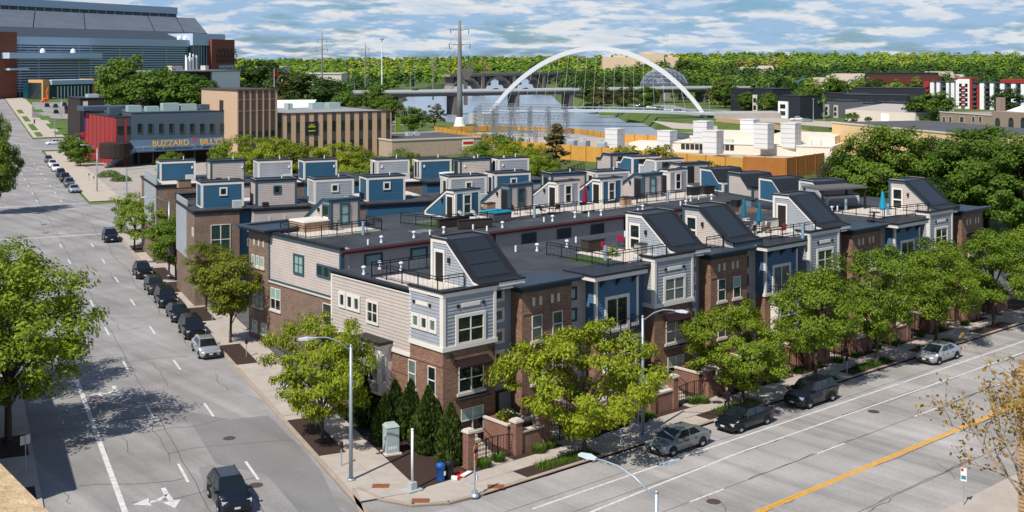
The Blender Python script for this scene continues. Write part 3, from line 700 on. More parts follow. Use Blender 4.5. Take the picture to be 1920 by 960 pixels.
t = MB(); t.box(-.05,.0,5.78,.2,11.8,5.95); t.box(-.04,-.04,5.95,.3,.2,9.9); t.box(-.04,11.6,5.95,.2,11.8,9.9); t.box(-.06,.0,9.7,.2,11.8,9.95); t.build('trim', M_TRIMB, rowB)
MB().box(-.12,-.1,9.95,.35,11.9,10.12).build('parapet_cap', M_DARK, rowB)
MB().box(-.05,11.8,0,4.2,DB,9.75).build('brick_tower', M_BRICKG, rowB)
c = MB(); c.box(-.07,11.78,9.75,4.25,DB+.02,10.0); c.box(-.75,11.2,10.0,4.8,DB+.7,10.2); c.box(-.95,11.0,10.2,4.9,11.6,10.35); c.box(-.95,11.6,10.2,-.3,DB+.9,10.35); c.box(-.3,DB+.2,10.2,4.9,DB+.9,10.35); c.build('cornice', M_NAVY, rowB)
for u in (.9,1.75,2.6): MB().fbox(ob,DL,u,u+.22,.05,.08,8.6,9.2).build('stone_slot', M_STONE, rowB)
for u in (.55,1.4,2.25): win(rowB,ob,DL,u,6.75,.6,.95,M_TRIM,1,0,M_BLIND,False,sill=True,base=.05)
win(rowB,ob,DL,.8,3.15,1.7,1.9,M_TRIM,2,0,M_BLIND,True,sill=True,base=.05)
win(rowB,ob,DL,.7,.9,.9,.9,M_TRIM,1,0,M_BLIND,True,sill=True,base=.05); win(rowB,ob,DL,2.4,.9,.9,.9,M_TRIM,1,0,M_BLIND,True,sill=True,base=.05)
win(rowB,ob,DL,3.9,3.3,1.7,1.9,M_TRIM,2,0,M_BLIND,True,sill=True,base=-.05,low=M_GLASS); win(rowB,ob,DL,12.6,3.3,1.4,1.9,M_TRIM,1,0,M_GLASS,True,sill=True,base=-.05)
win(rowB,ob,DL,8.1,7.15,1.35,1.4,M_TRIMB,2,.18,M_BLIND,True,base=0.0)
for i in range(3): win(rowB,ob,DL,11.9+i*1.05,7.45,.7,.75,M_TRIMB,1,.16,M_GLASS,False,base=0.0)
MB().fbox(ob,DL,.1,3.5,.05,.09,5.3,5.45).build('soldier_course', M_BRICKR, rowB)
bx = [(5.3,10.0,M_BEIGE,M_TRIMB,M_BLIND),(18.4,8.4,M_BLUE,M_TRIM,None),(26.0,9.0,M_BEIGE,M_TRIMB,None),(31.6,7.9,M_LAV,M_TRIM,None),(37.2,7.0,M_BLUE,M_TRIM,M_GLASSG),(44.4,7.6,M_BEIGE,M_TRIMB,M_BLIND),(50.2,8.9,M_LAV,M_TRIM,None)]
for i, (x, y, s_, t_, bl) in enumerate(bx):
    penthouse(rowB,x,y,0,3.1,PROF_B,s_,t_,door=.35,light=(i == 0),fwin=1.1,lamp_u=2.0,capm=M_DARK if t_ is M_TRIM else M_TRIMB,blind=bl,full=(t_ is M_TRIMB))
deck(rowB,.9,7.0,8.8,11.5,[(1.0,11.5),(.9,7.0),(8.8,7.0),(8.9,9.6)])
deck(rowB,13.3,5.2,22.2,8.2,[(12.5,9.2),(13.4,5.6),(17.6,4.2),(25.2,5.0)],M_TURF); 
deck(rowB,23.5,5.6,30.5,8.8,[(25.2,5.0),(30.9,4.6)]); deck(rowB,30.9,3.9,40.5,7.8,[(30.9,4.4),(30.9,3.6),(40.6,3.6),(40.6,5.0)])
deck(rowB,40.7,4.4,47.6,7.5,[(40.6,5.0),(47.8,4.5)]); deck(rowB,47.8,4.2,52.8,8.8,[(47.8,4.1),(52.9,4.1)])
def seams(row, x0, x1, y0, y1, st, seed):
    r = random.Random(seed); m = MB(); y = y0
    while y < y1: m.box(x0,y,RZ-.01,x1,y+.05,RZ+.012); y += st
    x = x0+4
    while x < x1: m.box(x,y0,RZ-.01,x+.05,y1,RZ+.011); x += st*3.1
    m.build('roof_seam', mat('roof_seam', (.085,.088,.092), .7, .2, 1), row, kind='stuff')
    for k in range(9):
        a, b = r.uniform(x0, x1-4), r.uniform(y0, y1-2); MB().box(a,b,RZ-.01,a+r.uniform(.8,3.4),b+r.uniform(.5,1.6),RZ+.006).build('roof_patch', mat('roof_patch_%d' % (k % 3), [(.075,.08,.085),(.03,.033,.038),(.11,.11,.11)][k % 3], .8, .3, .8), row)
seams(rowA, 8.0, 70, 2.6, 13.2, 2.1, 3); seams(rowB, .6, 52, .4, 11, 2.1, 5)
# ------------------------------------------------------------------ stepped rows turned with the side street
def loc15(p, o): dx, dy = p[0]-o[0], p[1]-o[1]; return (dx*CA_-dy*SA_, dx*SA_+dy*CA_)
def srow(label, pts, ph, depth_, front, cols, zr=RZ, w=4.4, name='townhouse_row'):
    o0 = pts[0]; root = empty(name, (o0[0], o0[1], 0), -SA, label=label, cat='townhouses')
    L = [loc15(p, o0) for p in pts]; res = []
    for i, (x, y) in enumerate(L):
        x1 = L[i+1][0]-.6 if i+1 < len(L) else x+w+.9
        x0 = x-.7 if i else x-1.1
        s_, t_ = cols[i % len(cols)]
        if i == 0 and front < 3: MB().box(x0,y-front,0,x0+4.6,y+depth_,9.55).build('wall', M_BRICKG, root); MB().box(x0+4.6,y-front+1.0,0,x1,y+depth_,9.55).build('wall', s_, root)
        else: MB().box(x0,y-front,0,x1,y+depth_,9.55).build('wall', M_BRICKG if i % 2 == 0 else s_, root)
        MB().box(x0-.12,y-front-.12,9.55,(x0+4.7 if i == 0 and front < 3 else x1+.1),y+depth_+.1,RZ).build('roof', M_ROOF, root)
        if i == 0 and front < 3: MB().box(x0+4.7,y-front+.9,9.55,x1+.1,y+depth_+.1,RZ-.004).build('roof', M_ROOF, root)
        MB().box(x0-.2,y-front-.2,RZ-.14,(x0+4.8 if i == 0 and front < 3 else x1+.15),y-front+.1,RZ+.03).box(x0-.2,y-front,RZ-.14,x0+.1,y+depth_,RZ+.03).build('parapet_cap', M_DARK, root)
        res.append((root, x, y, s_, t_, x0, x1))
    return res
PAIR = [(M_BLUE, M_TRIM), (M_BEIGE, M_TRIMB), (M_LAV, M_TRIM)]
C_PT = [(55.1,113.3),(60.35,111.3),(65.75,108.4),(71.3,106.6),(78.3,100.9),(84.6,100.6),(89.0,96.0),(94.6,94.5)]
rc = srow('stepped townhouse row with square-windowed roof boxes behind the second row', C_PT, None, 8.5, 2.2, [PAIR[0],PAIR[1],PAIR[2],PAIR[0],PAIR[2],PAIR[0],PAIR[1],PAIR[2]])
for i, (root, x, y, s_, t_, x0, x1) in enumerate(rc):
    penthouse(root,x,y,0,4.4,PROF_C,s_,t_,small=2.0 if i < 6 else None,door=.9 if i in (4,5,6,7) else None,light=False,full=True)
    if i < 4: MB().box(x0+.2,y-2.05,RZ-.02,x1-.2,y-.2,RZ+.04).build('deck', M_ROOF, root)
    deck(root,x0+.3,y+2.8,x1-.3,y+7.5,None,M_PAVER if i % 2 else M_ROOF)
root = rc[0][0]
# courtyard front of the nearest unit
win(root,(-1.1,-2.2),DX,1.7,5.3,1.9,3.0,M_TRIM,2,.05,M_GLASSG,True,base=.0); MB().fbox((-1.1,-2.2),DX,1.7,3.6,.0,.05,4.2,5.1).build('blue_panel', M_BLUE, root)
win(root,(-1.1,-2.2),DX,1.8,1.6,1.7,2.0,M_TRIM,2,.05,M_GLASS,True,base=.0)
win(root,(-1.1,8.5),DL,9.4,7.2,.35,.9,M_TRIM,1,0,M_GLASS,False); win(root,(-1.1,8.5),DL,10.0,7.2,.35,.9,M_TRIM,1,0,M_GLASS,False)
MB().siding((3.5,-1.2),DX,.02,1.9,0,9.5,.02,.21).build('blue_siding', M_BLUE, root)
for z in (7.4,5.9): win(root,(3.5,-1.2),DX,1.1,z,.4,.6,M_TRIM,1,.12,M_GLASS,False,base=.03)
MB().siding((-1.1,8.5),DL,.0,6.5,4.5,9.6,.06).box(-1.15,2.0,4.4,-1.0,8.5,10.5).build('lavender_siding', M_LAV, root)
for u in (6.4,8.0): MB().fbox((0,rc[1][2]-2.2),DX,u,u+.25,.01,.05,8.4,9.0).build('stone_slot', M_STONE, root)
D_PT = [(63.2,141.6),(68.3,137.8),(73.1,134.2),(77.9,131.0),(85.4,125.3),(90.0,122.3),(94.1,119.0),(98.7,116.7)]
rd = srow('rearmost townhouse row with tall windowless roof boxes before the brewpub trees', D_PT, None, 8.5, 4.5, [PAIR[0],PAIR[1],PAIR[2],PAIR[0],PAIR[2],PAIR[0],PAIR[1],PAIR[2]])
for i, (root, x, y, s_, t_, x0, x1) in enumerate(rd):
    b = penthouse(root,x,y,0,4.4,[(0,RZ),(0,12.35),(2.6,12.35),(2.6,RZ)],s_,t_,door=.9 if i > 3 else None,light=False,full=True)
    MB().box(3.9 if i < 4 else .5,-.12,RZ+1.5,4.1 if i < 4 else .7,.0,RZ+1.8).build('wall_lamp', M_WHITE, b)
    deck(root,x0+.3,y-4.2,x1-.3,y-.3,None,M_ROOF if i % 2 else M_PAVER)
MB().siding((-1.1,8.5),DL,3,13,4.5,10.6,.06).box(-1.15,-4.5,4.4,-1.0,5.5,10.9).build('lavender_siding', M_LAV, rd[0][0])
E_PT = [(115.4,112.4),(114.4,107.5),(113.5,102.5),(111.6,96.6)]; F_PT = [(108.0,87.0),(106.0,81.2),(104.2,75.4),(105.2,70.8)]
rowE = empty('townhouse_row', (112, 96, 0), -SA, label='far right townhouse row with stepped roof boxes in front of the gold wall', cat='townhouses')
oe = (112, 96)
MB().box(-9,-4,0,11,22,9.55).build('wall', M_BRICKG, rowE); MB().box(-9.1,-4.1,9.55,11.1,22.1,RZ).build('roof', M_ROOF, rowE)
for i, p in enumerate(E_PT):
    x, y = loc15(p, oe); s_, t_ = [PAIR[1],PAIR[0],PAIR[2],PAIR[1]][i]
    penthouse(rowE,x,y,0,4.3,PROF_E,s_,t_,light=False,full=True); MB().box(x+1.0,y-.06,RZ,x+2.0,y,RZ+2.1).build('door', M_DOOR, rowE)
deck(rowE,-8.5,-3.5,-1,14,[(-8.8,-3.8),(-8.8,15),(-3,21)])
rowF = empty('townhouse_row', (104, 72, 0), -SA, label='side townhouse row with hump-backed roof boxes right of the long dark roof', cat='townhouses')
of = (104, 72)
MB().box(-3,-5.5,0,10,19,9.5).build('wall', M_BRICKG, rowF); MB().box(-3.1,-5.6,9.5,10.1,19.1,RZ-.04).build('roof', M_ROOF, rowF)
for i, p in enumerate(F_PT):
    x, y = loc15(p, of); s_, t_ = [PAIR[0],PAIR[1],PAIR[0],PAIR[2]][i]
    penthouse(rowF,x,y,0,4.2,PROF_F,s_,t_,light=False)
# ------------------------------------------------------------------ vegetation
def leafmat(name, a, b, c3=None, trans=.35):
    return mat(name, a, .6, 0, kind='island', col2=b, trans=trans, spec=.25, **({'col3': c3} if c3 else {}))
LF_LOCUST = leafmat('leaf_honeylocust', (.125,.175,.010), (.34,.385,.02), (.225,.285,.014))
LF_STREET = leafmat('leaf_street_green', (.080,.140,.010), (.25,.33,.02), (.155,.23,.014))
LF_GREEN = leafmat('leaf_mid_green', (.048,.100,.011), (.165,.25,.02), (.10,.17,.014))
LF_DARK = leafmat('leaf_dark_green', (.022,.050,.009), (.080,.135,.018), (.045,.088,.012))
LF_OLIVE = leafmat('leaf_olive_brown', (.075,.070,.018), (.15,.13,.035))
LF_YEL = leafmat('leaf_spring_yellow', (.16,.17,.014), (.32,.29,.03))
LF_PALE = leafmat('leaf_pale_green', (.10,.15,.03), (.22,.28,.06))
LF_BUFF = leafmat('leaf_buff_twig', (.22,.17,.09), (.36,.28,.16))
LF_CEDAR = leafmat('leaf_cedar', (.026,.052,.010), (.085,.125,.018), trans=.2)
LF_SPRUCE = leafmat('leaf_spruce', (.06,.060,.020), (.14,.12,.04), trans=.15)
LF_BUD = leafmat('leaf_bud_orange', (.26,.13,.025), (.42,.30,.05), (.36,.21,.03))
M_BARK = mat('bark', (.075,.055,.042), .95, .3, 5, bump=.4)
M_BARKD = mat('bark_dark', (.035,.027,.022), .95, .3, 5, bump=.4)
M_BARKP = mat('bark_pale', (.30,.22,.16), .95, .2, 5)
def quads(name, V, mt, midx=None):
    N = len(V); me = bpy.data.meshes.new(name); me.vertices.add(4*N); me.vertices.foreach_set('co', V.reshape(-1).astype(np.float32))
    me.loops.add(4*N); me.loops.foreach_set('vertex_index', np.arange(4*N, dtype=np.int32)); me.polygons.add(N)
    me.polygons.foreach_set('loop_start', np.arange(0, 4*N, 4, dtype=np.int32))
    for m in (mt if isinstance(mt, (list, tuple)) else [mt]): me.materials.append(m)
    if midx is not None: me.polygons.foreach_set('material_index', midx.astype(np.int32))
    me.update(calc_edges=True); return me
def unit(n):
    v = rng.normal(size=(n, 3)); return v/np.linalg.norm(v, axis=1)[:, None]
def leaves(C, size, upb=.5, asp=.55, droop=0.0, out=None, outw=1.0):
    n = len(C); nrm = unit(n); nrm[:, 2] = np.abs(nrm[:, 2])+upb
    if out is not None: nrm = nrm*.5+out*outw
    nrm +=1e-6; nrm /= np.linalg.norm(nrm, axis=1)[:, None]
    a = np.cross(nrm, unit(n)); a /= np.linalg.norm(a, axis=1)[:, None]; b = np.cross(nrm, a)
    s = size*(.65+.7*rng.random(n))[:, None]; a = a*s*.5; b = b*s*.5*asp
    if droop: a[:, 2] -= droop*s[:, 0]
    return np.stack([C-a, C+b, C+a, C-b], axis=1)
def crown_clusters(H, zb, rad, k, shape='round', seed=0):
    r = np.random.default_rng(seed); out = []
    while len(out) < k:
        p = r.normal(size=3); p /= np.linalg.norm(p); q = r.random()**.33
        if q < .40 and r.random() < .5: continue
        z = zb+(H-zb)*.5+(H-zb)*.5*p[2]*q*.95
        t = (z-zb)/(H-zb)
        w = {'round': 1.0, 'flat': .75+.5*math.sin(math.pi*min(1, max(0, t))), 'vase': .45+.75*t if t < .75 else 1.0-(t-.75)*1.6, 'cone': 1.15-t}[shape]
        w *= .78+.55*(.5+.5*math.sin(3.1*p[0]+2.3*p[1]*1.7+seed)*math.cos(2.7*p[2]+seed*1.3+p[1]*2))
        out.append((p[0]*q*rad*w, p[1]*q*rad*w, z, .55+.7*r.random()))
    return out
def make_tree(tag_, H, zb, rad, k, per, lsize, lm, bark=M_BARK, shape='round', seed=1, trunk=.16, crad=1.0, flat=.55, limbs=14, trunk_top=None, bare=False, droop=0.0):
    cl = crown_clusters(H, zb, rad, k, shape, seed); r = np.random.default_rng(seed+99)
    parts = []; outs = []; cz = zb+(H-zb)*.45
    for x, y, z, s in cl:
        n = int(per*s); g = r.normal(size=(n, 3)); g /= np.linalg.norm(g, axis=1)[:, None]; g *= (r.random(n)**.45)[:, None]*crad*s; g[:, 2] *= flat
        parts.append(g+np.array([x, y, z])); ov = g/(np.linalg.norm(g, axis=1)[:, None]+1e-6)*.8+np.array([x/rad, y/rad, (z-cz)/(H-zb)*1.6])*.7; outs.append(ov)
    C = np.concatenate(parts); C[:, 2] = np.maximum(C[:, 2], .5)
    cm = quads('crown', leaves(C, lsize, droop=droop, out=np.concatenate(outs), outw=.62), lm)
    t = MB(); tt = trunk_top or zb+(H-zb)*.55; bx, by = r.uniform(-.25,.25,2)
    tr = [(0,0,-.05),(0,0,.25),(bx*.5,by*.5,tt*.35),(bx,by,tt*.7),(bx*.6,by*.6,tt)]
    t.tube(tr, [trunk*1.5,trunk*1.1,trunk*.9,trunk*.7,trunk*.3], 8)
    for i in range(min(limbs, len(cl))):
        x, y, z, s = cl[i*len(cl)//limbs]; z0 = min(max(zb*.75, z*.55-r.random()*.5), tt*.92); f = z0/tt
        p0 = (bx*min(1,f*1.4)*.9, by*min(1,f*1.4)*.9, z0); mid = ((x+p0[0])*.5, (y+p0[1])*.5, z0+(z-z0)*.62)
        t.tube([p0, mid, (x, y, z)], [trunk*.5, trunk*.32, trunk*.1], 5, cap=False)
    return cm, t.mesh('trunk', bark, True)
TREES = {}
def tree_kind(key, n, *a, **k):
    TREES[key] = [make_tree(key, *a, **{**k, 'seed': k.get('seed', 1)+i*17}) for i in range(n)]
tree_kind('locust', 3, 8.3, 1.3, 3.9, 125, 220, .225, LF_LOCUST, shape='flat', seed=3, crad=.9, limbs=16, trunk=.15, droop=.15)
tree_kind('street', 3, 9.6, 2.0, 3.9, 100, 215, .23, LF_STREET, shape='round', seed=8, crad=1.05, limbs=14, trunk=.17)
tree_kind('young', 2, 8.0, 2.0, 3.0, 60, 190, .24, LF_STREET, shape='round', seed=31, crad=.9, limbs=12, trunk=.12)
tree_kind('olivey', 1, 8.0, 1.9, 3.3, 62, 180, .24, leafmat('leaf_yellow_olive', (.12,.145,.012), (.27,.29,.02)), shape='vase', seed=41, crad=.9, limbs=12, trunk=.13)
tree_kind('big', 3, 15.0, 2.2, 7.2, 150, 210, .46, LF_GREEN, M_BARKD, shape='round', seed=12, crad=1.7, limbs=14, trunk=.34)
tree_kind('dark', 2, 14.0, 1.6, 6.2, 110, 190, .48, LF_DARK, M_BARKD, shape='round', seed=22, crad=1.7, limbs=12, trunk=.3)
tree_kind('mid', 2, 9.0, .7, 4.4, 60, 75, .62, LF_GREEN, M_BARKD, shape='round', seed=51, crad=1.4, limbs=6, trunk=.2)
tree_kind('middark', 2, 9.0, .6, 4.4, 60, 75, .62, LF_DARK, M_BARKD, shape='round', seed=61, crad=1.4, limbs=6, trunk=.2)
tree_kind('midolive', 1, 9.0, .8, 4.2, 36, 50, .7, LF_OLIVE, M_BARKD, shape='round', seed=71, crad=1.3, limbs=6, trunk=.2)
tree_kind('midyel', 1, 7.0, .8, 3.0, 26, 60, .5, LF_YEL, M_BARK, shape='round', seed=81, crad=1.0, limbs=6, trunk=.12)
tree_kind('spruce', 1, 11.0, .8, 3.6, 70, 80, .6, LF_SPRUCE, M_BARKD, shape='cone', seed=91, crad=1.1, flat=.35, limbs=16, trunk=.22, trunk_top=10.4)
def plant(key, x, y, label, s=1.0, sz=None, rz=None, var=None, name='street_tree', group=None, cat='tree', z=None):
    ms = TREES[key]; cm, tm = ms[(var if var is not None else random.randrange(len(ms))) % len(ms)]
    e = empty(name, (x, y, gh(x, y)+.1 if z is None else z), random.uniform(0, 6.28) if rz is None else rz, label=label, cat=cat, group=group)
    e.scale = (s, s, sz or s)
    put('trunk', tm, e); put('crown', cm, e); return e
def zpos(px, z): X = (px-960)/FPX*z; return (CC*X+SS*z, -SS*X+CC*z)
gR = 'street trees along the main street'
plant('locust', 52.4, 53.4, 'bushy yellow-green street tree nearest the corner, in front of the brick bay', .98, 1.06, 1.0, 0, group=gR)
plant('locust', 68.6, 53.4, 'yellow-green street tree behind the parked black sedan', .82, .93, 2.2, 1, group=gR)
plant('street', 77.6, 53.4, 'street tree behind the dark parked sport utility vehicle', .84, .98, .4, 0, group=gR)
plant('street', 86.4, 53.4, 'tall green street tree between the dark vehicle and the silver sedan', .9, 1.08, 1.4, 1, group=gR)
plant('street', 96.0, 53.4, 'green street tree standing beside the parked silver sedan', .9, 1.0, 2.9, 2, group=gR)
plant('street', 106.5, 53.4, 'green street tree by the far end of the front townhouse row', .95, 1.0, 4.0, 0, group=gR)
plant('street', 116.0, 53.6, 'last green street tree at the right edge, past the townhouses', 1.0, .95, 5.0, 1, group=gR)
gL = 'street trees along the side street'
def plS(key, t, u, *a, **k): x, y = SW(t, u); return plant(key, x, y, *a, group=gL, **k)
plS('locust', 21.7, 75.4, 'yellow-green street tree in front of the beige end wall near the corner', .93, 1.06, 4.1, 2) if False else plant('locust', *P(605,832), 'yellow-green street tree in front of the beige end wall near the corner', .78, 1.05, 2.4, 2, group=gL)
plant('olivey', *P(432,645), 'olive-yellow street tree beside the parked silver hatch-nosed car', .98, 1.04, .7, group=gL)
plant('olivey', *P(386,584), 'slender olive-yellow street tree behind the row of dark parked cars', .8, .9, 2.7, group=gL)
plant('young', *P(330,528), 'green street tree next to the tall lamp post by the courtyard', 1.0, .98, .2, 0, group=gL)
plant('young', *P(302,494), 'green street tree second from the junction beside parked cars', 1.05, 1.0, 1.2, 1, group=gL)
plant('young', *P(252,470), 'green street tree nearest the junction on the townhouse side', 1.0, .96, 3.2, 0, group=gL)
plant('street', *SW(2.9,84), 'large green tree in the left foreground shading the turn lanes', 1.32, 1.36, 3.0, 1, group='trees on the left pavement')
plant('street', *SW(1.2,96), 'dark green tree half out of frame behind the left foreground tree', 1.25, 1.3, 1.0, 2, group='trees on the left pavement')
plant('big', *zpos(-14,190), 'dark tree at the left edge beside the junction', .52, 1.12, 2.0, 0, group='trees on the left pavement')
# behind the rear row
gB = 'trees between the townhouses and the brewpub'
for i, (px, z, h, k, lb) in enumerate([(318,228,7.4,'young','small yellow-green tree left of the rear roof boxes, before the red wall'),(425,214,9.2,'young','yellow-green tree rising behind the second rear roof box'),(468,208,12.2,'locust','tall yellow-green tree in front of the brown striped tower'),(520,206,12.0,'locust','yellow-green tree below the tan striped wing, left one'),(560,204,11.0,'olivey','olive tree behind the fourth rear roof box'),(632,200,11.4,'locust','yellow-green tree before the tan striped wing, middle one'),(672,198,10.0,'locust','low yellow-green tree at the end of the tan striped wing'),(760,205,9.8,'young','small green tree below the beige brick wall with the sign'),(925,205,12.6,'street','broad green tree right of the beige wall sign'),(975,200,12.2,'locust','yellow-green tree behind the last rear roof box'),(1010,196,10.0,'street','green tree left of the lone spruce'),(1180,215,10.4,'midyel','small yellow tree before the gold wall, left one'),(1235,215,10.5,'midyel','yellow tree in front of the gold wall beside the box towers'),(1330,205,8.2,'midyel','low yellow tree before the gold wall, right one')]):
    base = {'locust':8.3,'olivey':8,'young':8,'street':9.6,'midyel':7}[k]; plant(k, *zpos(px, z), lb, h/base*.92, h/base, group=gB, name='courtyard_tree')
plant('spruce', *zpos(1042,262), 'lone brownish spruce standing in front of the gold wall', 1.0, 1.02, name='spruce_tree')
gP = 'big trees in the park on the right'
for px, z, s, sz, k, lb in [(1665,178,1.05,1.02,'big','large round tree in the park right of the bare tree'),(1612,186,.85,.8,'dark','dark tree leaning in front of the large round park tree'),(1755,196,.8,.88,'dark','dark tree between the two large park trees'),(1850,172,1.15,1.03,'big','largest park tree at the right edge, over the end of the townhouses'),(1915,162,1.0,.93,'big','park tree cut by the right edge of the picture'),(1572,200,.62,.6,'mid','small tree at the left end of the park trees'),(1640,160,.5,.5,'mid','bright bushy tree below the large round park tree'),(1735,166,.8,.65,'dark','dark low tree behind the teal parasol'),(1800,185,.9,.75,'big','mid green tree behind the last penthouse'),(1485,196,.55,.62,'midyel','light green shrub tree left of the bare tree'),(1447,190,.5,.55,'mid','small green tree before the orange wall end')]:
    plant(k, *zpos(px, z), lb, s, sz, group=gP, name='park_tree')
# bare tree before the orange wall
def bare_tree(name, loc, H, seed, mt, label, budm=None, lev=4, spread=.6, r0=.14, bn=5, bs=.14, rz=0, lean=(0,0,1)):
    r = random.Random(seed); t = MB(); tips = []
    def br(p, d, L, rad, k):
        q = p+d*L; mid = p+d*L*.5+Vector((r.uniform(-1,1),r.uniform(-1,1),r.uniform(-.3,.6)))*L*.07
        t.tube([p, mid, q], [rad, rad*.8, rad*.6], 6 if k > 1 else 4, cap=False)
        if k <= 1: tips.append((p+d*L*.4, d, L)); tips.append((q, d, L))
        if k == 0: return
        for i in range(r.choice((2,3,3)) if k > 1 else 3):
            nd = (d+Vector((r.uniform(-1,1),r.uniform(-1,1),r.uniform(-.35,.8)))*spread).normalized()
            br(p+d*L*r.uniform(.55,1), nd, L*r.uniform(.6,.85), rad*.55, k-1)
    br(Vector((0,0,-.05)), Vector(lean).normalized(), H*.30, r0, lev)
    e = empty(name, loc, rz, label=label, cat='tree'); t.build('trunk', mt, e, True)
    if budm:
        C = np.array([list(p+Vector((r.gauss(0,.16),r.gauss(0,.16),r.gauss(0,.16)))) for p, d, L in tips for _ in range(bn)])
        put('crown', quads('crown', leaves(C, bs, .2, .7), budm), e)
    return e
bare_tree('bare_tree', (*zpos(1527,178), 0), 13.5, 5, M_BARKD, 'bare dark tree standing before the orange wall end', LF_OLIVE, 4, .55, .2, 1, .2)
bare_tree('budding_tree', (*zpos(1958,46), .0), 18.5, 33, M_BARKP, 'budding tree with orange-brown leaf clusters at the right edge', LF_BUD, 5, .9, .24, 5, .18, 2.1, (-.05,.06,1))
# arborvitae in the corner bed
def arbor(seed, H, rad):
    r = np.random.default_rng(seed); n = int(2600*H*rad/2.6); z = r.random(n)**.85*H; t = z/H
    w = rad*np.clip(np.where(t < .25, .82+.72*t, 1.0-((t-.25)/.75)**1.55), .04, 1); th = r.random(n)*6.283
    lob = 1+.14*np.sin(th*3+seed)+.10*np.sin(z*5+th*4+seed); q = (.72+.3*r.random(n))*w*lob
    C = np.stack([np.cos(th)*q, np.sin(th)*q, z+.08], 1); a = np.stack([np.cos(th)*.4, np.sin(th)*.4, np.ones(n)], 1)+unit(n)*.45; a /= np.linalg.norm(a, axis=1)[:, None]
    b = np.cross(a, unit(n)); b /= np.linalg.norm(b, axis=1)[:, None]; s = (.10+.12*r.random(n))[:, None]
    m = quads('foliage', np.stack([C-a*s, C+b*s*.5, C+a*s, C-b*s*.5], 1), LF_CEDAR)
    k = MB(); k.lathe([(rad*.5,.1),(rad*.62,H*.3),(rad*.35,H*.7),(.03,H*.94)], n=8); return m, k.mesh('stem', mat('cedar_inner', (.012,.018,.007), .95, .2))
AR = [arbor(3,3.4,.85), arbor(8,3.9,.95), arbor(14,3.0,.8)]
for i, (px, py, k, s, lb) in enumerate([(684,800,0,1.0,'first arborvitae beside the pavement, farthest from the corner'),(712,795,1,1.1,'tall arborvitae under the white bay window'),(722,830,2,1.0,'arborvitae directly behind the grey utility cabinet'),(741,822,0,1.08,'arborvitae just right of the grey utility cabinet'),(770,826,1,.98,'arborvitae left of the white pole'),(788,843,2,.9,'small arborvitae right of the white pole'),(803,852,1,1.06,'broad arborvitae before the two tall brick-wall windows'),(846,873,0,1.08,'arborvitae nearest the brick gate pillar at the corner')]):
    e = empty('arborvitae', (*P(px, py), .1), i*1.3, label=lb, cat='shrub', group='arborvitae in the corner bed'); e.scale = (s,s,s)
    put('foliage', AR[k][0], e); put('stem', AR[k][1], e)
# grass tufts and low shrubs
def tuft(seed, n, rad, h, mt):
    r = np.random.default_rng(seed); a = r.random(n)*6.283; q = np.sqrt(r.random(n))*rad*.55; C = np.stack([np.cos(a)*q, np.sin(a)*q, np.zeros(n)], 1)
    d = np.stack([np.cos(a)*(.35+.5*r.random(n)), np.sin(a)*(.35+.5*r.random(n)), np.ones(n)], 1); L = (h*(.6+.6*r.random(n)))[:, None]; w = np.stack([-np.sin(a), np.cos(a), np.zeros(n)], 1)*.03
    T = C+d*L*.75; return quads('blades', np.stack([C-w, C+w, T+w*.3, T-w*.3], 1), mt)
LF_GRASS = leafmat('leaf_border_grass', (.04,.095,.008), (.13,.22,.02))
TF = [tuft(s, 260, .55, .62, LF_GRASS) for s in (1,2,3)]
n_ = 0
WORDS = ['first','second','third','fourth','fifth','sixth','seventh','eighth','ninth','tenth','eleventh','twelfth','thirteenth']
gx = [46.0,47.3,50.3,51.5,54.6,55.5,57.2,58.6,60.2,61.0,66.0,66.7,71.5,73.1,75.3,78.8,81.5,84.0,87.0,90.5,93.0,97.5,101,105]
nice = ['beside the corner gate pillar','left of the first garden gate','right of the first garden gate','against the first low brick garden wall','under the bushy corner street tree']
for i, x in enumerate(gx):
    put('grass_clump', TF[i % 3], None, (x, 55.75+.25*math.sin(i*2.1), .12), i*.9, label=(f'arching green grass clump {nice[i]}' if i < 5 else f'arching green grass clump {["left of","at","right of"][i % 3]} the {WORDS[min(10, int((x-45.2)/6.35))]} garden gate from the corner'), cat='plant', group='grass clumps along the garden walls')
for a, b in BEDS_R[:5]:
    V = []
    n = 900; C = np.stack([rng.uniform(a+1.4, b-.2, n), rng.uniform(52.85, 53.9, n), np.full(n, .14)], 1); d = unit(n)*.55; d[:, 2] = 1; L = rng.uniform(.12,.34,n)[:, None]; w = unit(n)*.03
    put('bed_grass', quads('bed_grass', np.stack([C-w, C+w, C+d*L+w*.3, C+d*L-w*.3], 1), LF_GRASS), None, label=None, kind='stuff')
def bush(x, y, rad, h, mt, label, n=900, ls=.16, name='shrub', group=None):
    p = unit(n)*(rng.random(n)**.3)[:, None]; C = np.stack([x*0+p[:, 0]*rad, p[:, 1]*rad, np.abs(p[:, 2])*h+.05], 1)
    return put(name, quads('foliage', leaves(C, ls), mt), None, (x, y, gh(x, y)+.08), label=label, cat='shrub', group=group)
bush(*P(205,332), 2.6, 1.4, LF_PALE, 'low bright green hedge in the bed before the brewpub stairs', 1500, .3)
bush(*P(227,340), 2.2, 1.2, LF_PALE, 'low bright hedge end beside the junction pavement', 1200, .3)
plant('mid', *P(133,304), 'dark round street tree beside the parked white cars up the hill', .62, .78, name='street_tree', group=gL)
plant('mid', *P(150,312), 'dark round street tree beside the parked dark cars up the hill', .6, .72, name='street_tree', group=gL)
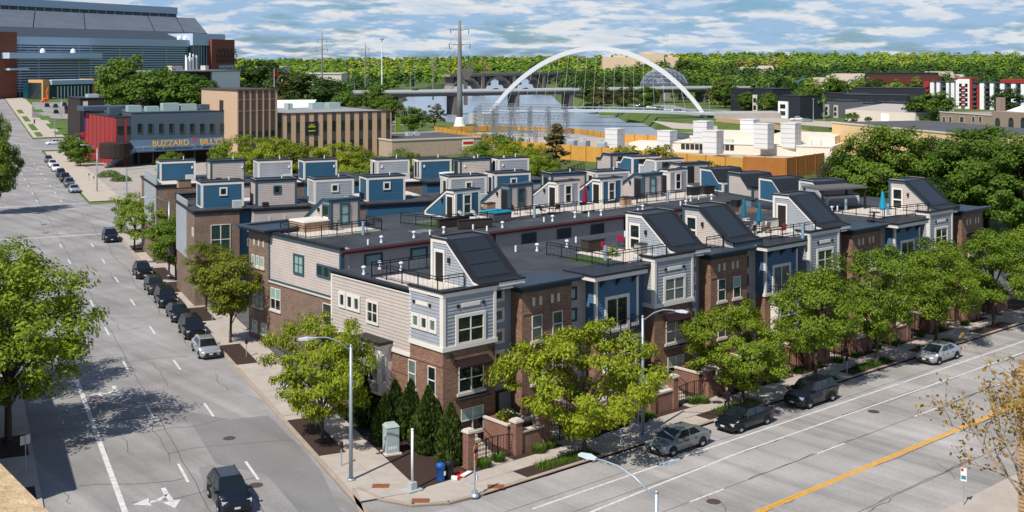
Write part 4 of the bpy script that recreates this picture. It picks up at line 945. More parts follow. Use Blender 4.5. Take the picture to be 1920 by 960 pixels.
# mid-distance trees
gM = 'trees around the arena and rail yard'
for px, z, s, sz, k, lb in [(232,505,2.5,2.7,'mid','tall tree crown left of the arena tree group'),(288,470,2.8,2.2,'mid','broad tree in the middle of the arena tree group'),(345,462,2.4,2.0,'mid','round tree right of the middle of the arena tree group'),(375,480,1.6,1.6,'middark','darker tree at the right of the arena tree group'),(220,470,1.3,1.5,'mid','smaller tree at the left foot of the arena tree group'),(400,520,1.5,1.6,'midolive','thin olive tree before the white wall'),(475,620,3.2,2.7,'middark','dark tree right of the arena sign wall'),(512,560,3.0,2.3,'middark','dark tree behind the striped tower'),(548,540,2.5,2.1,'midolive','reddish olive tree behind the striped tower'),(588,510,2.9,2.0,'middark','dark tree above the rooftop air units'),(622,520,2.0,1.8,'middark','dark tree left of the bridge road'),(705,520,1.3,1.6,'mid','slim tree beside the bridge road'),(720,480,1.3,1.2,'mid','bush-like tree near the river bank before the bridge'),(775,400,1.0,1.0,'mid','round green tree left of the great pylon'),(815,430,.9,1.0,'midolive','olive tree at the foot of the great pylon'),(1128,580,1.3,1.4,'midolive','round olive tree on the far bank under the arch'),(1175,570,1.3,1.4,'midolive','second round olive tree on the far bank under the arch'),(1110,620,1.5,2.2,'middark','dark tree on the far bank under the arch crown'),(1165,620,1.0,1.0,'middark','dark low tree beside the far bank path'),(1345,640,1.5,1.6,'midolive','olive tree right of the arch foot'),(1400,560,1.0,1.1,'mid','round tree at the left of the black houses'),(1520,500,1.5,1.6,'mid','round tree before the black houses'),(1290,1010,2.5,2.6,'middark','dark tree left of the conservatory dome'),(1750,440,1.9,1.5,'mid','wide tree left of the brick hall'),(1720,450,1.2,1.0,'middark','dark bush beside the brick hall'),(1890,520,1.6,1.4,'middark','dark tree before the apartment block'),(1440,520,1.0,1.2,'mid','round tree left of the white-fronted black house'),(1470,640,1.6,1.7,'middark','dark tree behind the white-fronted black house'),(1565,610,1.7,1.8,'mid','tree behind the long black house row, left end'),(1640,640,1.6,1.6,'middark','dark tree behind the long black house row, middle'),(1360,600,1.5,1.6,'mid','round green tree on the far bank right of the arch'),(1215,600,1.2,1.3,'mid','round green tree on the far bank left of the parking row'),(650,455,1.2,1.5,'mid','green tree before the left end of the road bridge'),(735,450,1.0,1.1,'mid','green tree on the near bank left of the great pylon'),(1597,450,.6,.55,'mid','clipped round shrub before the white warehouse, left one'),(1628,450,.35,.35,'mid','clipped round shrub before the white warehouse, right one')]:
    plant(k, *zpos(px, z), lb, s, sz, group=gM, name='distant_tree')
# far woodland: one mass to the horizon
def woodland():
    VV = []; MI = []; mats_ = [leafmat('wood_green', (.11,.20,.016), (.14,.24,.018), trans=.2), leafmat('wood_yellow', (.26,.32,.018), (.32,.36,.02), trans=.2), leafmat('wood_olive', (.14,.15,.03), (.17,.17,.035), trans=.2), leafmat('wood_dark', (.040,.085,.014), (.055,.105,.016), trans=.2), leafmat('wood_pale', (.17,.28,.04), (.20,.31,.05), trans=.2), leafmat('wood_buff', (.27,.22,.10), (.36,.29,.15), trans=.2)]
    def add(X, z, H, rad, mi, n, size):
        p = unit(n)*(rng.random(n)**.3)[:, None]; p[:, 2] = np.abs(p[:, 2])*.95-.05; x, y = c2w(X, z); g0 = gh_cam(X, z)
        C = np.stack([x+p[:, 0]*rad, y+p[:, 1]*rad, g0+H*.22+p[:, 2]*H*.78], 1); VV.append(leaves(C, size, .3, .8, out=p*1.1+np.array([0,0,.2]), outw=3.6)); MI.append(np.full(n, mi))
    def zone(px0, px1, z0, z1, cnt, H, pm, n=90, size=2.4, avoid=True):
        for _ in range(cnt):
            px = rng.uniform(px0, px1); z = z0+(z1-z0)*rng.random()**1.3; X = (px-960)/FPX*z
            if avoid and any(in_river(X+a, z+b) for a in (-9,0,9) for b in (-12,0,12)): continue
            h = H*rng.uniform(.6,1.15); v = .5+.75*mnoise.noise(Vector((X*.009, z*.0045, 1.7)))+.3*mnoise.noise(Vector((X*.04, z*.02, 7)))+rng.normal()*.09; od = [3,0,4,1,2,5]; cs = np.cumsum([pm[q] for q in od]); mi = od[int(min(5, np.searchsorted(cs, min(.999, max(0, v)))))]
            add(X, z, h, h*rng.uniform(.36,.5), mi, n, size*(.7+z/2600))
    bright = [.38,.24,.06,.05,.22,.05]; darkp = [.26,.03,.06,.62,.02,.01]; mixp = [.34,.22,.10,.16,.12,.06]
    zone(-60, 1100, 1150, 3600, 1500, 17, bright, 55, 3.4); zone(430, 900, 720, 1000, 100, 13, darkp); zone(880, 1420, 1250, 3600, 520, 19, mixp, 60, 3.4)
    zone(1060, 1190, 760, 1250, 100, 19, darkp); zone(1180, 1330, 800, 1250, 110, 19, darkp); zone(1300, 1980, 1000, 1230, 260, 17, darkp, 110); zone(1300, 1990, 1230, 1750, 330, 19, bright, 80, 2.6); zone(1300, 1990, 760, 1000, 190, 15, darkp, 130, 2.0); zone(1600, 1790, 690, 745, 26, 11, darkp, 130, 2.0)
    zone(1330, 1760, 660, 760, 50, 12, darkp); zone(1400, 1990, 1500, 2600, 420, 22, bright, 60, 3.2); zone(-100, 500, 800, 1150, 60, 14, mixp)
    zone(1040, 1120, 640, 740, 14, 9, darkp); zone(1060, 1330, 690, 790, 46, 12, darkp, 130, 1.8); zone(1330, 1460, 600, 690, 26, 10, darkp, 140, 1.6); zone(640, 760, 560, 700, 16, 9, darkp)
    put('far_woodland', quads('far_woodland', np.concatenate(VV), mats_, np.concatenate(MI)), None, kind='stuff', label='green spring woodland spreading to the horizon beyond the river')
woodland()
# ------------------------------------------------------------------ vehicles
M_TYRE = mat('tyre_rubber', (.012,.012,.012), .85, 0); M_RIM = mat('alloy_rim', (.50,.51,.53), .35, 0, metal=.3)
M_CGLASS = mat('car_glass', (.008,.012,.014), .05, 0, spec=.8); M_LAMP = mat('headlamp', (.55,.58,.60), .12, 0, spec=.7); M_TAIL = mat('tail_lamp', (.22,.01,.01), .2, 0)
M_PLATE = mat('number_plate', (.55,.62,.58), .5, 0); M_BLKP = mat('black_plastic', (.015,.015,.016), .6, 0)
def paint(name, col, metal=.25): 
    m = mat('paint_'+name, col, .25, 0, metal=metal, spec=.4)
    b = m.node_tree.nodes['Principled BSDF']; b.inputs['Coat Weight'].default_value = .35 if max(col) < .06 else .8; b.inputs['Coat Roughness'].default_value = .06
    return m
def wheel_meshes(r):
    t = MB(); n = 18
    def ring(prof, mb):
        vs = []; 
        for rr, y in prof:
            for k in range(n): a = 2*math.pi*k/n; vs.append((rr*math.cos(a), y, rr*math.sin(a)))
        fs = [(i*n+k, (i+1)*n+k, (i+1)*n+(k+1) % n, i*n+(k+1) % n) for i in range(len(prof)-1) for k in range(n)]
        mb.add(vs, fs)
    ring([(r*.62,-.105),(r*.93,-.11),(r,-.08),(r,.08),(r*.93,.11),(r*.62,.105)], t)
    rm = MB(); ring([(r*.64,.085),(r*.58,.10),(r*.55,.06)], rm)
    for k in range(5):
        a = 2*math.pi*k/5; ca, sa = math.cos(a), math.sin(a); w = .045
        rm.add([(-sa*w,.085,ca*w),(sa*w,.085,-ca*w),(ca*r*.58+sa*w*1.2,.09,sa*r*.58-ca*w*1.2),(ca*r*.58-sa*w*1.2,.09,sa*r*.58+ca*w*1.2)], [(0,1,2,3)])
    rm.add([(math.cos(k*1.0472)*.09,.095,math.sin(k*1.0472)*.09) for k in range(6)], [tuple(range(6))[::-1]])
    hub = MB(); hub.add([(math.cos(2*math.pi*k/n)*r*.6,.055,math.sin(2*math.pi*k/n)*r*.6) for k in range(n)], [tuple(range(n))[::-1]])
    return t.mesh('wheel', M_TYRE, True), rm.mesh('rim', M_RIM), hub.mesh('wheel_well', M_BLKP)
WH = {}
TYPES = {  # L W H  hood  cowl  roof-front  roof-rear  tail-base  shoulder  deck(z at tail)
 'sedan': (4.75,1.82,1.46,.84,1.42,.45,-1.05,-1.98,.92,.99,.33),
 'suv': (4.72,1.92,1.76,1.02,1.28,.55,-1.75,-2.25,1.08,1.10,.37),
 'cross': (4.6,1.86,1.66,.98,1.35,.45,-1.5,-2.15,1.02,1.06,.36),
 'pickup': (5.5,1.98,1.85,1.10,1.45,.75,-.55,-.85,1.14,1.14,.39)}
def inset(q, u0, u1, v0, v1, off):
    q = [Vector(p) for p in q]; n = (q[1]-q[0]).cross(q[3]-q[0]).normalized()*off
    def b(u, v): return (q[0]*(1-u)+q[1]*u)*(1-v)+(q[3]*(1-u)+q[2]*u)*v+n
    return [b(u0,v0), b(u1,v0), b(u1,v1), b(u0,v1)]
def car(typ, pm, x, y, rz, label, group, cat='car', z=None, name=None, roof=None, detail=True):
    L, Wd, H, hood, cowl, rf, rr, tb, sh, deck, wr = TYPES[typ]; h2 = L/2; w2 = Wd/2
    e = empty(name or {'sedan':'sedan_car','suv':'sport_utility_vehicle','cross':'crossover_car','pickup':'pickup_truck'}[typ], (x, y, (gh(x, y)+.016) if z is None else z), rz, label=label, cat=cat, group=group)
    st = [(h2,.70,.34,hood-.26),(h2-.06,.80,.26,hood-.16),(h2-.25,.91,.21,hood-.08),(h2-.7,.985,.20,hood-.01),(cowl+.25,1.0,.20,hood+.05),(cowl-.05,1.0,.20,sh),(0,1.0,.20,sh+.02),(tb+.35,1.0,.21,deck),(-h2+.55,.985,.22,deck),(-h2+.16,.92,.26,deck-.04),(-h2+.03,.86,.32,deck-.12),(-h2,.80,.40,deck-.25)]
    vs = []; n = 12
    for xx, f, zb, zs in st:
        a = w2*f; zm = zb+(zs-zb)*.55
        for yy, zz in ((-a*.86,zb),(-a*.985,zb+.10),(-a,zm),(-a*.965,zs-.06),(-a*.90,zs),(-a*.5,zs+.035),(a*.5,zs+.035),(a*.90,zs),(a*.965,zs-.06),(a,zm),(a*.985,zb+.10),(a*.86,zb)): vs.append((xx, yy, zz))
    fs = [(i*n+k, i*n+(k+1) % n, (i+1)*n+(k+1) % n, (i+1)*n+k) for i in range(len(st)-1) for k in range(n)]+[tuple(range(n-1,-1,-1)), tuple(range((len(st)-1)*n, len(st)*n))]
    b = MB(); b.add(vs, fs); 
    body = b.build('body', pm, e, True)
    # cabin
    bw, tw = w2*.90, w2*.70; zb = sh-.02
    A = [(cowl,-bw,zb),(cowl,bw,zb),(tb,bw*.97,deck-.01),(tb,-bw*.97,deck-.01)]; T = [(rf,-tw,H-.04),(rf,tw,H-.04),(rr,tw*.97,H-.05),(rr,-tw*.97,H-.05)]
    T2 = [(rf-.15,-tw*.8,H),(rf-.15,tw*.8,H),(rr+.15,tw*.78,H-.01),(rr+.15,-tw*.78,H-.01)]
    c = MB(); c.add(A+T+T2, [(0,1,5,4),(1,2,6,5),(2,3,7,6),(3,0,4,7),(4,5,9,8),(5,6,10,9),(6,7,11,10),(7,4,8,11),(8,9,10,11)])
    cab = c.build('cabin', roof or pm, e)
    def g(nm, q, *a): MB().add(inset(q, *a, .012), [(0,1,2,3)]).build(nm, M_CGLASS, cab)
    g('windscreen', [A[0],A[1],T[1],T[0]], .05,.95,.06,.94); g('rear_window', [A[2],A[3],T[3],T[2]], .07,.93,.10,.90)
    R_, Lq = [A[1],A[2],T[2],T[1]], [A[3],A[0],T[0],T[3]]
    cuts = ((.10,.47),(.51,.82)) if typ in ('sedan',) else (((.09,.40),(.44,.72),(.76,.95)) if typ != 'pickup' else ((.12,.5),(.55,.93)))
    for u0, u1 in cuts: g('side_window', R_, u0, u1, .12, .90); g('side_window', Lq, 1-u1, 1-u0, .12, .90)
    if typ == 'pickup': MB().box(-h2+.12,-w2*.82,deck-.3,tb-.1,w2*.82,deck+.045).build('load_bed', M_BLKP, e)
    if wr not in WH: WH[wr] = wheel_meshes(wr)
    for wx in (h2-.88, -h2+.98):
        for sy in (-1, 1):
            w = put('wheel', WH[wr][0], e, (wx, sy*(w2-.10), wr)); w.rotation_euler = (0,0,0 if sy > 0 else math.pi)
            put('rim', WH[wr][1], w); put('hub', WH[wr][2], w)
    if detail:
        for sy in (-1, 1):
            arch = []
            for wx in (h2-.88, -h2+.98):
                MB().add([(wx+math.cos(math.pi*k/10)*(wr+.07), sy*(w2+.004), wr+math.sin(math.pi*k/10)*(wr+.07)) for k in range(11)], [tuple(range(11)) if sy < 0 else tuple(range(10,-1,-1))]).build('wheel_arch', M_BLKP, e)
            MB().box(h2-.36,sy*w2*.58,hood-.27,h2-.10,sy*w2*.885,hood-.11).build('headlamp', M_LAMP, e)
            MB().box(-h2+.0,sy*w2*.60,deck-.33,-h2+.2,sy*w2*.90,deck-.12).build('tail_lamp', M_TAIL, e)
            MB().box(cowl-.5,sy*(w2*.90),sh+.0,cowl-.32,sy*(w2+.12),sh+.15).build('door_mirror', pm, e)
            for xd in (.15,-.75): MB().box(xd-.1,sy*w2*.985,sh-.17,xd+.1,sy*(w2+.018),sh-.13).build('door_handle', M_BLKP, e)
        MB().box(h2-.12,-w2*.52,hood-.42,h2+.012,w2*.52,hood-.24).build('grille', M_BLKP, e)
        MB().box(h2-.1,-w2*.68,.30,h2+.01,w2*.68,.42).build('lower_grille', M_BLKP, e)
        MB().box(h2,-.16,.44,h2+.025,.16,.55).build('number_plate', M_PLATE, e)
        if typ in ('suv','cross'):
            for sy in (-1,1): MB().tube([(rf-.1,sy*tw*.86,H-.0),(rf-.2,sy*tw*.86,H+.05),(rr+.2,sy*tw*.86,H+.05),(rr+.1,sy*tw*.86,H-.0)], .02, 5).build('roof_rail', M_BLKP, e)
    return e
PB = paint('black', (.004,.0045,.006), 0); PS = paint('silver', (.42,.44,.46), .5); PG = paint('grey_green', (.20,.23,.215), .4); PN = paint('dark_navy', (.006,.010,.018), 0); PD = paint('charcoal', (.035,.037,.040), .4); PW = paint('white', (.72,.72,.72), 0); PSB = paint('pale_blue_silver', (.36,.42,.47), .4); PR = paint('dark_red', (.10,.012,.014)); PGR = paint('mid_grey', (.13,.14,.15), .4)
gK = 'cars parked along the main street kerb'; ML = math.pi
car('sedan', PG, 58.05, 50.45, ML, 'grey-green sedan parked nearest the lamp post on the main street', gK)
car('sedan', PB, 65.05, 50.5, ML, 'black sedan parked between the grey-green sedan and the dark sport utility vehicle', gK)
car('suv', PN, 73.25, 50.75, ML, 'dark navy sport utility vehicle parked on the main street', gK)
car('sedan', PS, 91.7, 50.8, ML, 'silver sedan parked far up the main street', gK)
car('cross', PN, 118.5, 50.8, ML, 'dark car parked at the right edge behind the budding branches', gK)
SH = math.atan2(-CA_, -SA_); gS = 'cars parked along the side street kerb'
def carS(typ, pm, t, u, lb, **k): x, y = SW(t, u); return car(typ, pm, x, y, SH+k.pop('dr', 0), lb, k.pop('g', gS), **k)
carS('cross', PN, 13.95, 67.3, 'black crossover driving toward the viewer at the bottom of the side street', g='cars driving on the side street')
carS('sedan', PS, 19.2, 102.2, 'silver sedan parked nearest in the side street row')
carS('suv', PB, 19.35, 109.6, 'black sport utility vehicle parked directly behind the silver sedan')
carS('sedan', PN, 19.35, 117.2, 'dark blue sedan third in the side street row')
carS('suv', PB, 19.3, 124.4, 'black sport utility vehicle fourth in the side street row')
carS('cross', PD, 19.25, 131.8, 'charcoal crossover fifth in the side street row')
carS('cross', PB, 19.3, 141.6, 'black crossover last in the side street row')
carS('suv', PN, 19.0, 171.3, 'dark sport utility vehicle alone just before the junction')
gF = 'cars parked up the hill'
for u, ty, pm, lb in [(236.8,'sedan',PSB,'pale blue sedan first in the row beyond the junction'),(247.5,'suv',PGR,'grey sport utility vehicle second in the row beyond the junction'),(258,'pickup',PN,'dark pickup third in the row beyond the junction'),(269,'suv',PD,'charcoal vehicle fourth in the row beyond the junction'),(283,'suv',PW,'white vehicle in the uphill row, nearer of two'),(294,'suv',PW,'white vehicle in the uphill row, farther of two'),(308,'cross',PGR,'grey car last in the uphill row')]:
    carS(ty, pm, 19.7, u, lb, g=gF, detail=(u < 262))
carS('suv', PW, 25.0, 366, 'white sport utility vehicle turning out of the hill side road', g='cars driving on the side street', dr=-R(80), detail=False)
carS('pickup', PW, 34.5, 366.5, 'white pickup following out of the hill side road', g='cars driving on the side street', dr=-R(80), detail=False)
carS('cross', PN, 12.8, 410, 'dark car driving down the hill beside the left tree', g='cars driving on the side street', detail=False)
carS('cross', PD, 10.4, 440, 'dark car half hidden by the left tree on the hill', g='cars driving on the side street', detail=False)
gA = 'cars in the arena parking lot'
for px, z, ty, pm, lb in [(88,525,'suv',PN,'dark blue car in the arena lot nearest the road'),(104,520,'cross',PD,'charcoal car in the arena lot second from the road'),(105,480,'cross',PB,'black car by the grass islands of the arena lot'),(121,530,'suv',PD,'dark vehicle in the middle of the arena lot'),(142,545,'suv',PW,'white vehicle in the arena lot'),(126,480,'suv',PR,'dark red vehicle in the arena lot'),(125,505,'cross',PN,'navy car behind the dark red vehicle in the arena lot'),(161,550,'cross',PGR,'grey car at the right of the arena lot')]:
    x, y = zpos(px, z); car(ty, pm, x, y, R(75), lb, gA, detail=False)
gY = 'cars parked along the far river bank'
for i in range(16):
    px = 1196+i*6.6; z = 615-i*5.5; x, y = zpos(px, z); car('cross', [PS, PW, PN, PSB, PGR][i*7 % 5], x, y, R(35), f'{["silver","white","dark","pale blue","grey"][i*7 % 5]} car in the far river bank parking row, number {["one","two","three","four","five","six","seven","eight","nine","ten","eleven","twelve","thirteen","fourteen","fifteen","sixteen"][i]} from the left', gY, detail=False)
gW = 'cars by the black houses'
x, y = zpos(1494,478); car('pickup', PW, x, y, R(-25), 'white pickup parked before the black houses', gW, detail=False)
x, y = zpos(1513,470); car('sedan', PSB, x, y, R(-25), 'blue-grey sedan beside the white pickup near the black houses', gW, detail=False)
# ------------------------------------------------------------------ front gardens
M_COPE = M_STONE
def pillar(par, x, y, h=2.25):
    p = MB().box(x-.27,y-.27,0,x+.27,y+.27,h).build('pillar', M_BRICKR, par)
    MB().box(x-.34,y-.34,h,x+.34,y+.34,h+.12).box(x-.26,y-.26,h+.12,x+.26,y+.26,h+.2).build('pillar_cap', M_COPE, p)
def garden(i, x):
    e = empty('garden_wall', (x, 56.3, .1), label=f'{WORDS[i]} red brick garden wall and iron gate from the corner along the main street', cat='garden wall', group='garden walls of the front row')
    pillar(e, 0, 0); pillar(e, 3.9, 0, 2.1); 
    g = MB(); 
    for k in range(13):
        xx = .42+k*.24; g.cyl(xx, 0, .05, 1.35+.22*math.sin(math.pi*k/12), .016 if k not in (4,8) else .05, n=5)
    g.tube([(.3,0,.2),(3.6,0,.2)], .025, 5); g.tube([(.3+3.3*k/8,0,1.33+.22*math.sin(math.pi*k/8)) for k in range(9)], .028, 5)
    g.build('iron_gate', M_IRON, e)
    MB().box(4.17,-.16,0,6.1,.16,1.35).build('wall_panel', M_BRICKR, e); MB().box(4.17,-.22,1.35,6.1,.22,1.47).build('coping', M_COPE, e)
    MB().box(4.0,1.0,0,6.0,3.4,1.55).build('planter_wall', M_BRICKR, e)
    MB().box(3.92,.92,1.55,6.08,1.14,1.68).box(3.92,1.14,1.55,4.14,3.4,1.68).box(5.86,1.14,1.55,6.08,3.4,1.68).build('planter_coping', M_COPE, e)
    st = MB()
    for k in range(5): st.box(1.2,1.2+k*.34,0,2.8,3.4,.17*(k+1))
    st.build('steps', mat('step_stone', (.42,.37,.31), .9, .12), e)
    MB().box(1.0,-.8,-.0,3.0,1.2,.06).build('garden_path', MATS['step_stone'], e)
    rr = MB()
    for xx in (1.15, 2.85): rr.tube([(xx,1.1,0),(xx,1.1,1.0),(xx,2.9,1.75),(xx,2.9,.8)], .03, 5)
    rr.build('handrail', M_IRON, e)
for i in range(11): garden(i, 45.2+i*6.35)
for i in range(11):
    x = 45.2+i*6.35+5.0; bush(x, 58.5, .85, .75, LF_STREET if i % 3 else LF_LOCUST, f'green planter shrub in the {WORDS[i]} raised brick planter from the corner', 420, .2, 'planter_shrub', 'planter shrubs'); bpy.context.scene.collection.objects[-1].location.z = 1.6 if False else 1.55
# ------------------------------------------------------------------ street furniture
def lamp(x, y, h, adir, alen, label, sc=1.0, rise=.75):
    e = empty('street_lamp', (x, y, .14), math.atan2(adir[1], adir[0]), label=label, cat='street lamp', group='tall street lamps')
    MB().cyl(0,0,0,.12,.24,n=10).cyl(0,0,.12,h,.125,.085,n=10).cyl(0,0,h,h+.12,.1,.06,n=8).build('pole', M_GALV, e, True)
    pts = [(0,0,h-.25),(.35*alen,0,h+rise*.55),(.62*alen,0,h+rise*.92),(.85*alen,0,h+rise),(alen,0,h+rise*.98)]
    MB().tube(pts, [.05,.05,.045,.04,.035], 6).build('arm', M_GALV, e, True)
    hd = MB(); z = h+rise*.98
    hd.add([(alen-.05,-.07,z+.05),(alen-.05,.07,z+.05),(alen+.35,-.17,z+.10),(alen+.35,.17,z+.10),(alen+.85,-.13,z+.06),(alen+.85,.13,z+.06),(alen-.05,-.07,z-.05),(alen-.05,.07,z-.05),(alen+.35,-.17,z-.06),(alen+.35,.17,z-.06),(alen+.85,-.13,z-.04),(alen+.85,.13,z-.04)],
           [(0,2,3,1),(2,4,5,3),(6,7,9,8),(8,9,11,10),(0,6,8,2),(2,8,10,4),(1,3,9,7),(3,5,11,9),(4,10,11,5),(0,1,7,6)])
    hd.build('lamp_head', mat('lamp_head_grey', (.55,.62,.66), .4, .05), e); return e
lamp(*P(658,905), 8.05, (-CA_, SA_), 2.35, 'street lamp on the corner before the beige end wall')
lamp(*P(1205,822), 8.0, (.25,-1), 2.5, 'street lamp beside the grey-green sedan on the main street')
lamp(36.6, 33.0, 7.1, (-.15,1), 3.2, 'near street lamp at the bottom edge with its pole cut off')
lamp(*P(317,520), 8.6, (-CA_, SA_), 2.3, 'street lamp among the trees by the courtyard')
lamp(*P(182,360), 8.2, (-CA_, SA_), 2.2, 'street lamp at the far side of the junction')
lamp(*zpos(115,452), 9.5, (-CA_, SA_), 2.4, 'street lamp at the hill junction beside the white vehicle')
lamp(117.5, 53.2, 7.6, (.25,-1), 2.6, 'street lamp at the right edge past the last street tree')
# louvred signal stack on the lamp post of the main street
x, y = P(1205,822)
e = empty('signal_stack', (x-.05, y+.35, 2.2), R(15), label='pale louvred signal stack fixed beside the main street lamp post', cat='signal')
MB().box(-.03,-.03,-2.06,.03,.03,1.9).build('post', M_GALV, e)
for k in range(4): MB().box(-.5,-.1,.15+k*.4,.5,.1,.42+k*.4).add([(-.52,-.3,.40+k*.4),(.52,-.3,.40+k*.4),(.52,0,.46+k*.4),(-.52,0,.46+k*.4)], [(0,1,2,3),(3,2,1,0)]).build('louvre', MATS['lamp_head_grey'], e)
def meter(x, y, label):
    e = empty('parking_meter', (x, y, .14), label=label, cat='parking meter', group='parking meters')
    MB().cyl(0,0,0,1.15,.04,n=6).build('post', M_GALV, e); MB().box(-.1,-.09,1.12,.1,.09,1.3).lathe([(.12,1.3),(.13,1.42),(.09,1.52),(.02,1.55)], n=8).build('meter_head', M_DARK, e)
for (px, py), lb in zip([(1164,838),(1422,755),(1588,706),(1685,672),(1275,775)][:4], ['parking meter in front of the second garden gate','parking meter behind the black sedan','parking meter behind the dark sport utility vehicle','parking meter left of the silver sedan']): meter(*P(px, py), lb)
for (px, py), lb in zip([(640,878),(462,672),(398,603),(343,545),(167,340),(176,346)], ['parking meter at the corner lamp post','parking meter below the olive street tree','parking meter beside the black parked vehicles','parking meter near the courtyard lamp post','parking meter beyond the junction, farther of two','parking meter beyond the junction, nearer of two']): meter(*P(px, py), lb)
# corner furniture
x, y = P(773,923); e = empty('signal_pole', (x, y, .12), label='plain white pole on a square base at the corner bed', cat='pole')
MB().cyl(0,0,.45,3.55,.075,n=10).lathe([(.02,3.55),(.09,3.55),(.09,3.6),(.02,3.64)]).build('pole', M_WHITE, e, True); MB().box(-.5,-.4,0,.5,.4,.08).box(-.2,-.2,.08,.2,.2,.5).build('base', mat('base_grey', (.40,.42,.42), .7, .1), e)
x, y = P(733,853); e = empty('utility_cabinet', (x, y, .12), -SA, label='grey utility cabinet standing before the arborvitae', cat='cabinet')
MB().box(-.55,-.55,0,.55,.55,.1).build('plinth', M_STONE, e); MB().box(-.42,-.4,.1,.42,.4,1.75).build('body', mat('cabinet_grey', (.36,.42,.40), .5, .06), e)
MB().add([(-.46,-.44,1.75),(.46,-.44,1.75),(.46,.44,1.75),(-.46,.44,1.75),(-.3,-.28,1.95),(.3,-.28,1.95),(.3,.28,1.95),(-.3,.28,1.95)], [(4,5,6,7),(0,1,5,4),(1,2,6,5),(2,3,7,6),(3,0,4,7)]).build('lid', MATS['cabinet_grey'], e)
MB().box(-.5,-.25,1.0,-.42,.0,1.25).build('meter_box', MATS['cabinet_grey'], e)
for k in range(4): MB().box(-.3+k*.16,-.41,.35,-.2+k*.16,-.4,.55).build('vent', M_PIPEW, e)
M_BIN = mat('bin_blue', (.012,.10,.36), .45, 0)
for (px, py), mt, lb in (((826,905),M_BIN,'blue round waste bin on the mulch at the corner'),((842,900),M_BLKP,'black round waste bin beside the blue bin')):
    x, y = P(px, py); e = empty('waste_bin', (x, y, .12), label=lb, cat='bin'); MB().lathe([(.22,0),(.25,.05),(.26,.85),(.28,.86),(.28,.92)], n=16).build('barrel', mt, e, True); MB().lathe([(.28,.92),(.27,1.0),(.15,1.08),(.02,1.09)], n=16).build('lid', mt, e, True)
    if mt is M_BIN: MB().fbox((0,0),(1,0),.05,.2,.255,.262,.35,.6).build('sticker', M_WHITE, e)
x, y = P(862,897); e = empty('yard_sign_pile', (x, y, .12), R(20), label='flattened red and white yard signs lying beside the bins', cat='sign')
MB().box(-.6,-.3,.02,.5,.35,.12).build('red_board', mat('sign_red', (.50,.02,.02), .5, .05), e); MB().box(-.2,-.45,.12,.7,-.15,.17).build('white_board', M_WHITE, e); MB().box(-.65,-.2,.0,-.5,.3,.2).build('wire_frame', M_WHITE, e)
x, y = P(890,935); e = empty('sign_post', (x, y, .12), R(25), label='corner sign post with round orange and purple street signs', cat='sign')
MB().lathe([(.26,0),(.26,.1),(.19,.2),(.19,.34)], n=10).cyl(0,0,.3,2.9,.05,n=8).build('post', M_GALV, e)
for z, r_, c_, yy in ((2.75,.27,(.55,.22,.03),.0),(2.35,.23,(.50,.16,.02),-.03)):
    o_ = MB().tube([(0,-.08+yy,z),(0,-.05+yy,z)], r_, 16).build('sign_disc', mat('sign_orange%d' % int(z*100), c_, .5, 0), e)
MB().add([(-.26,-.09,2.75),(.26,-.09,2.75),(.18,-.09,2.57),(-.18,-.09,2.57)], [(0,1,2,3),(3,2,1,0)]).build('sign_band', mat('sign_purple', (.10,.03,.30), .5, 0), e)
MB().box(-.1,-.09,2.25,.1,-.086,2.42).build('sign_panel', M_WHITE, e); MB().box(-.12,-.09,1.75,.12,-.06,2.15).build('sign_plate', mat('sign_orange_plate', (.45,.18,.04), .5, 0), e)
MB().box(.06,-.12,.9,.22,.06,1.25).build('push_button', M_PIPEW, e)
x, y = P(1807,952); e = empty('parking_sign', (x, y, .12), R(-70), label='small white parking sign at the near kerb by the bottom right building', cat='sign')
MB().cyl(0,0,0,2.2,.03,n=6).build('post', M_GALV, e); MB().box(-.16,-.04,1.4,.16,-.03,2.15).build('plate', M_WHITE, e); MB().box(-.14,-.045,1.95,.0,-.041,2.12).build('red_mark', MATS['sign_red'], e); MB().box(-.13,-.045,1.5,.13,-.041,1.72).build('blue_text', mat('sign_teal', (.05,.22,.30), .5, 0), e)
x, y = SW(3.6,76.5); e = empty('street_sign', (x, y, .12), R(190), label='pale sign seen from behind on the left pavement', cat='sign'); MB().cyl(0,0,0,2.5,.03,n=6).build('post', M_GALV, e); MB().box(-.32,-.04,1.95,.32,-.03,2.5).build('plate', M_STONE, e)
def mast(loc, rz, L, h, label, heads=(1.0,), name='traffic_signal'):
    e = empty(name, loc, rz, label=label, cat='traffic signal', group='mast-arm traffic signals')
    MB().cyl(0,0,0,h,.14,.11,n=8).build('pole', M_GALV, e); MB().tube([(0,0,h-.3),(L,0,h)], [.1,.06], 6).build('mast_arm', M_GALV, e)
    for f in heads:
        s_ = MB().box(L*f-.2,-.18,h-1.15,L*f+.2,.18,h+.15).build('signal_head', M_BLKP, e)
        for k in range(3): MB().tube([(L*f,-.3,h-.05-k*.36),(L*f,-.18,h-.05-k*.36)], .13, 10).build('visor', M_DARK, s_)
    return e
x, y = SW(21.6,181); mast((x, y, .1), math.atan2(SA_*-1, CA_)+math.pi, 1.0, 5.6, 'short signal arm over the near corner of the junction') if False else None
x, y = SW(26.5,214); mast((x, y, .1), R(-35), 6.8, 6.3, 'mast-arm signal pointing right at the far corner of the junction', (1.0,))
x, y = SW(-7.5,183); mast((x, y, .1), -SA, 7.6, 5.5, 'mast-arm signal reaching in from the left edge', (1.0,))
x, y = SW(27,392); mast((x, y, gh(x, y)), R(160), 6, 5.8, 'mast-arm signal at the hill junction', (1.0,))
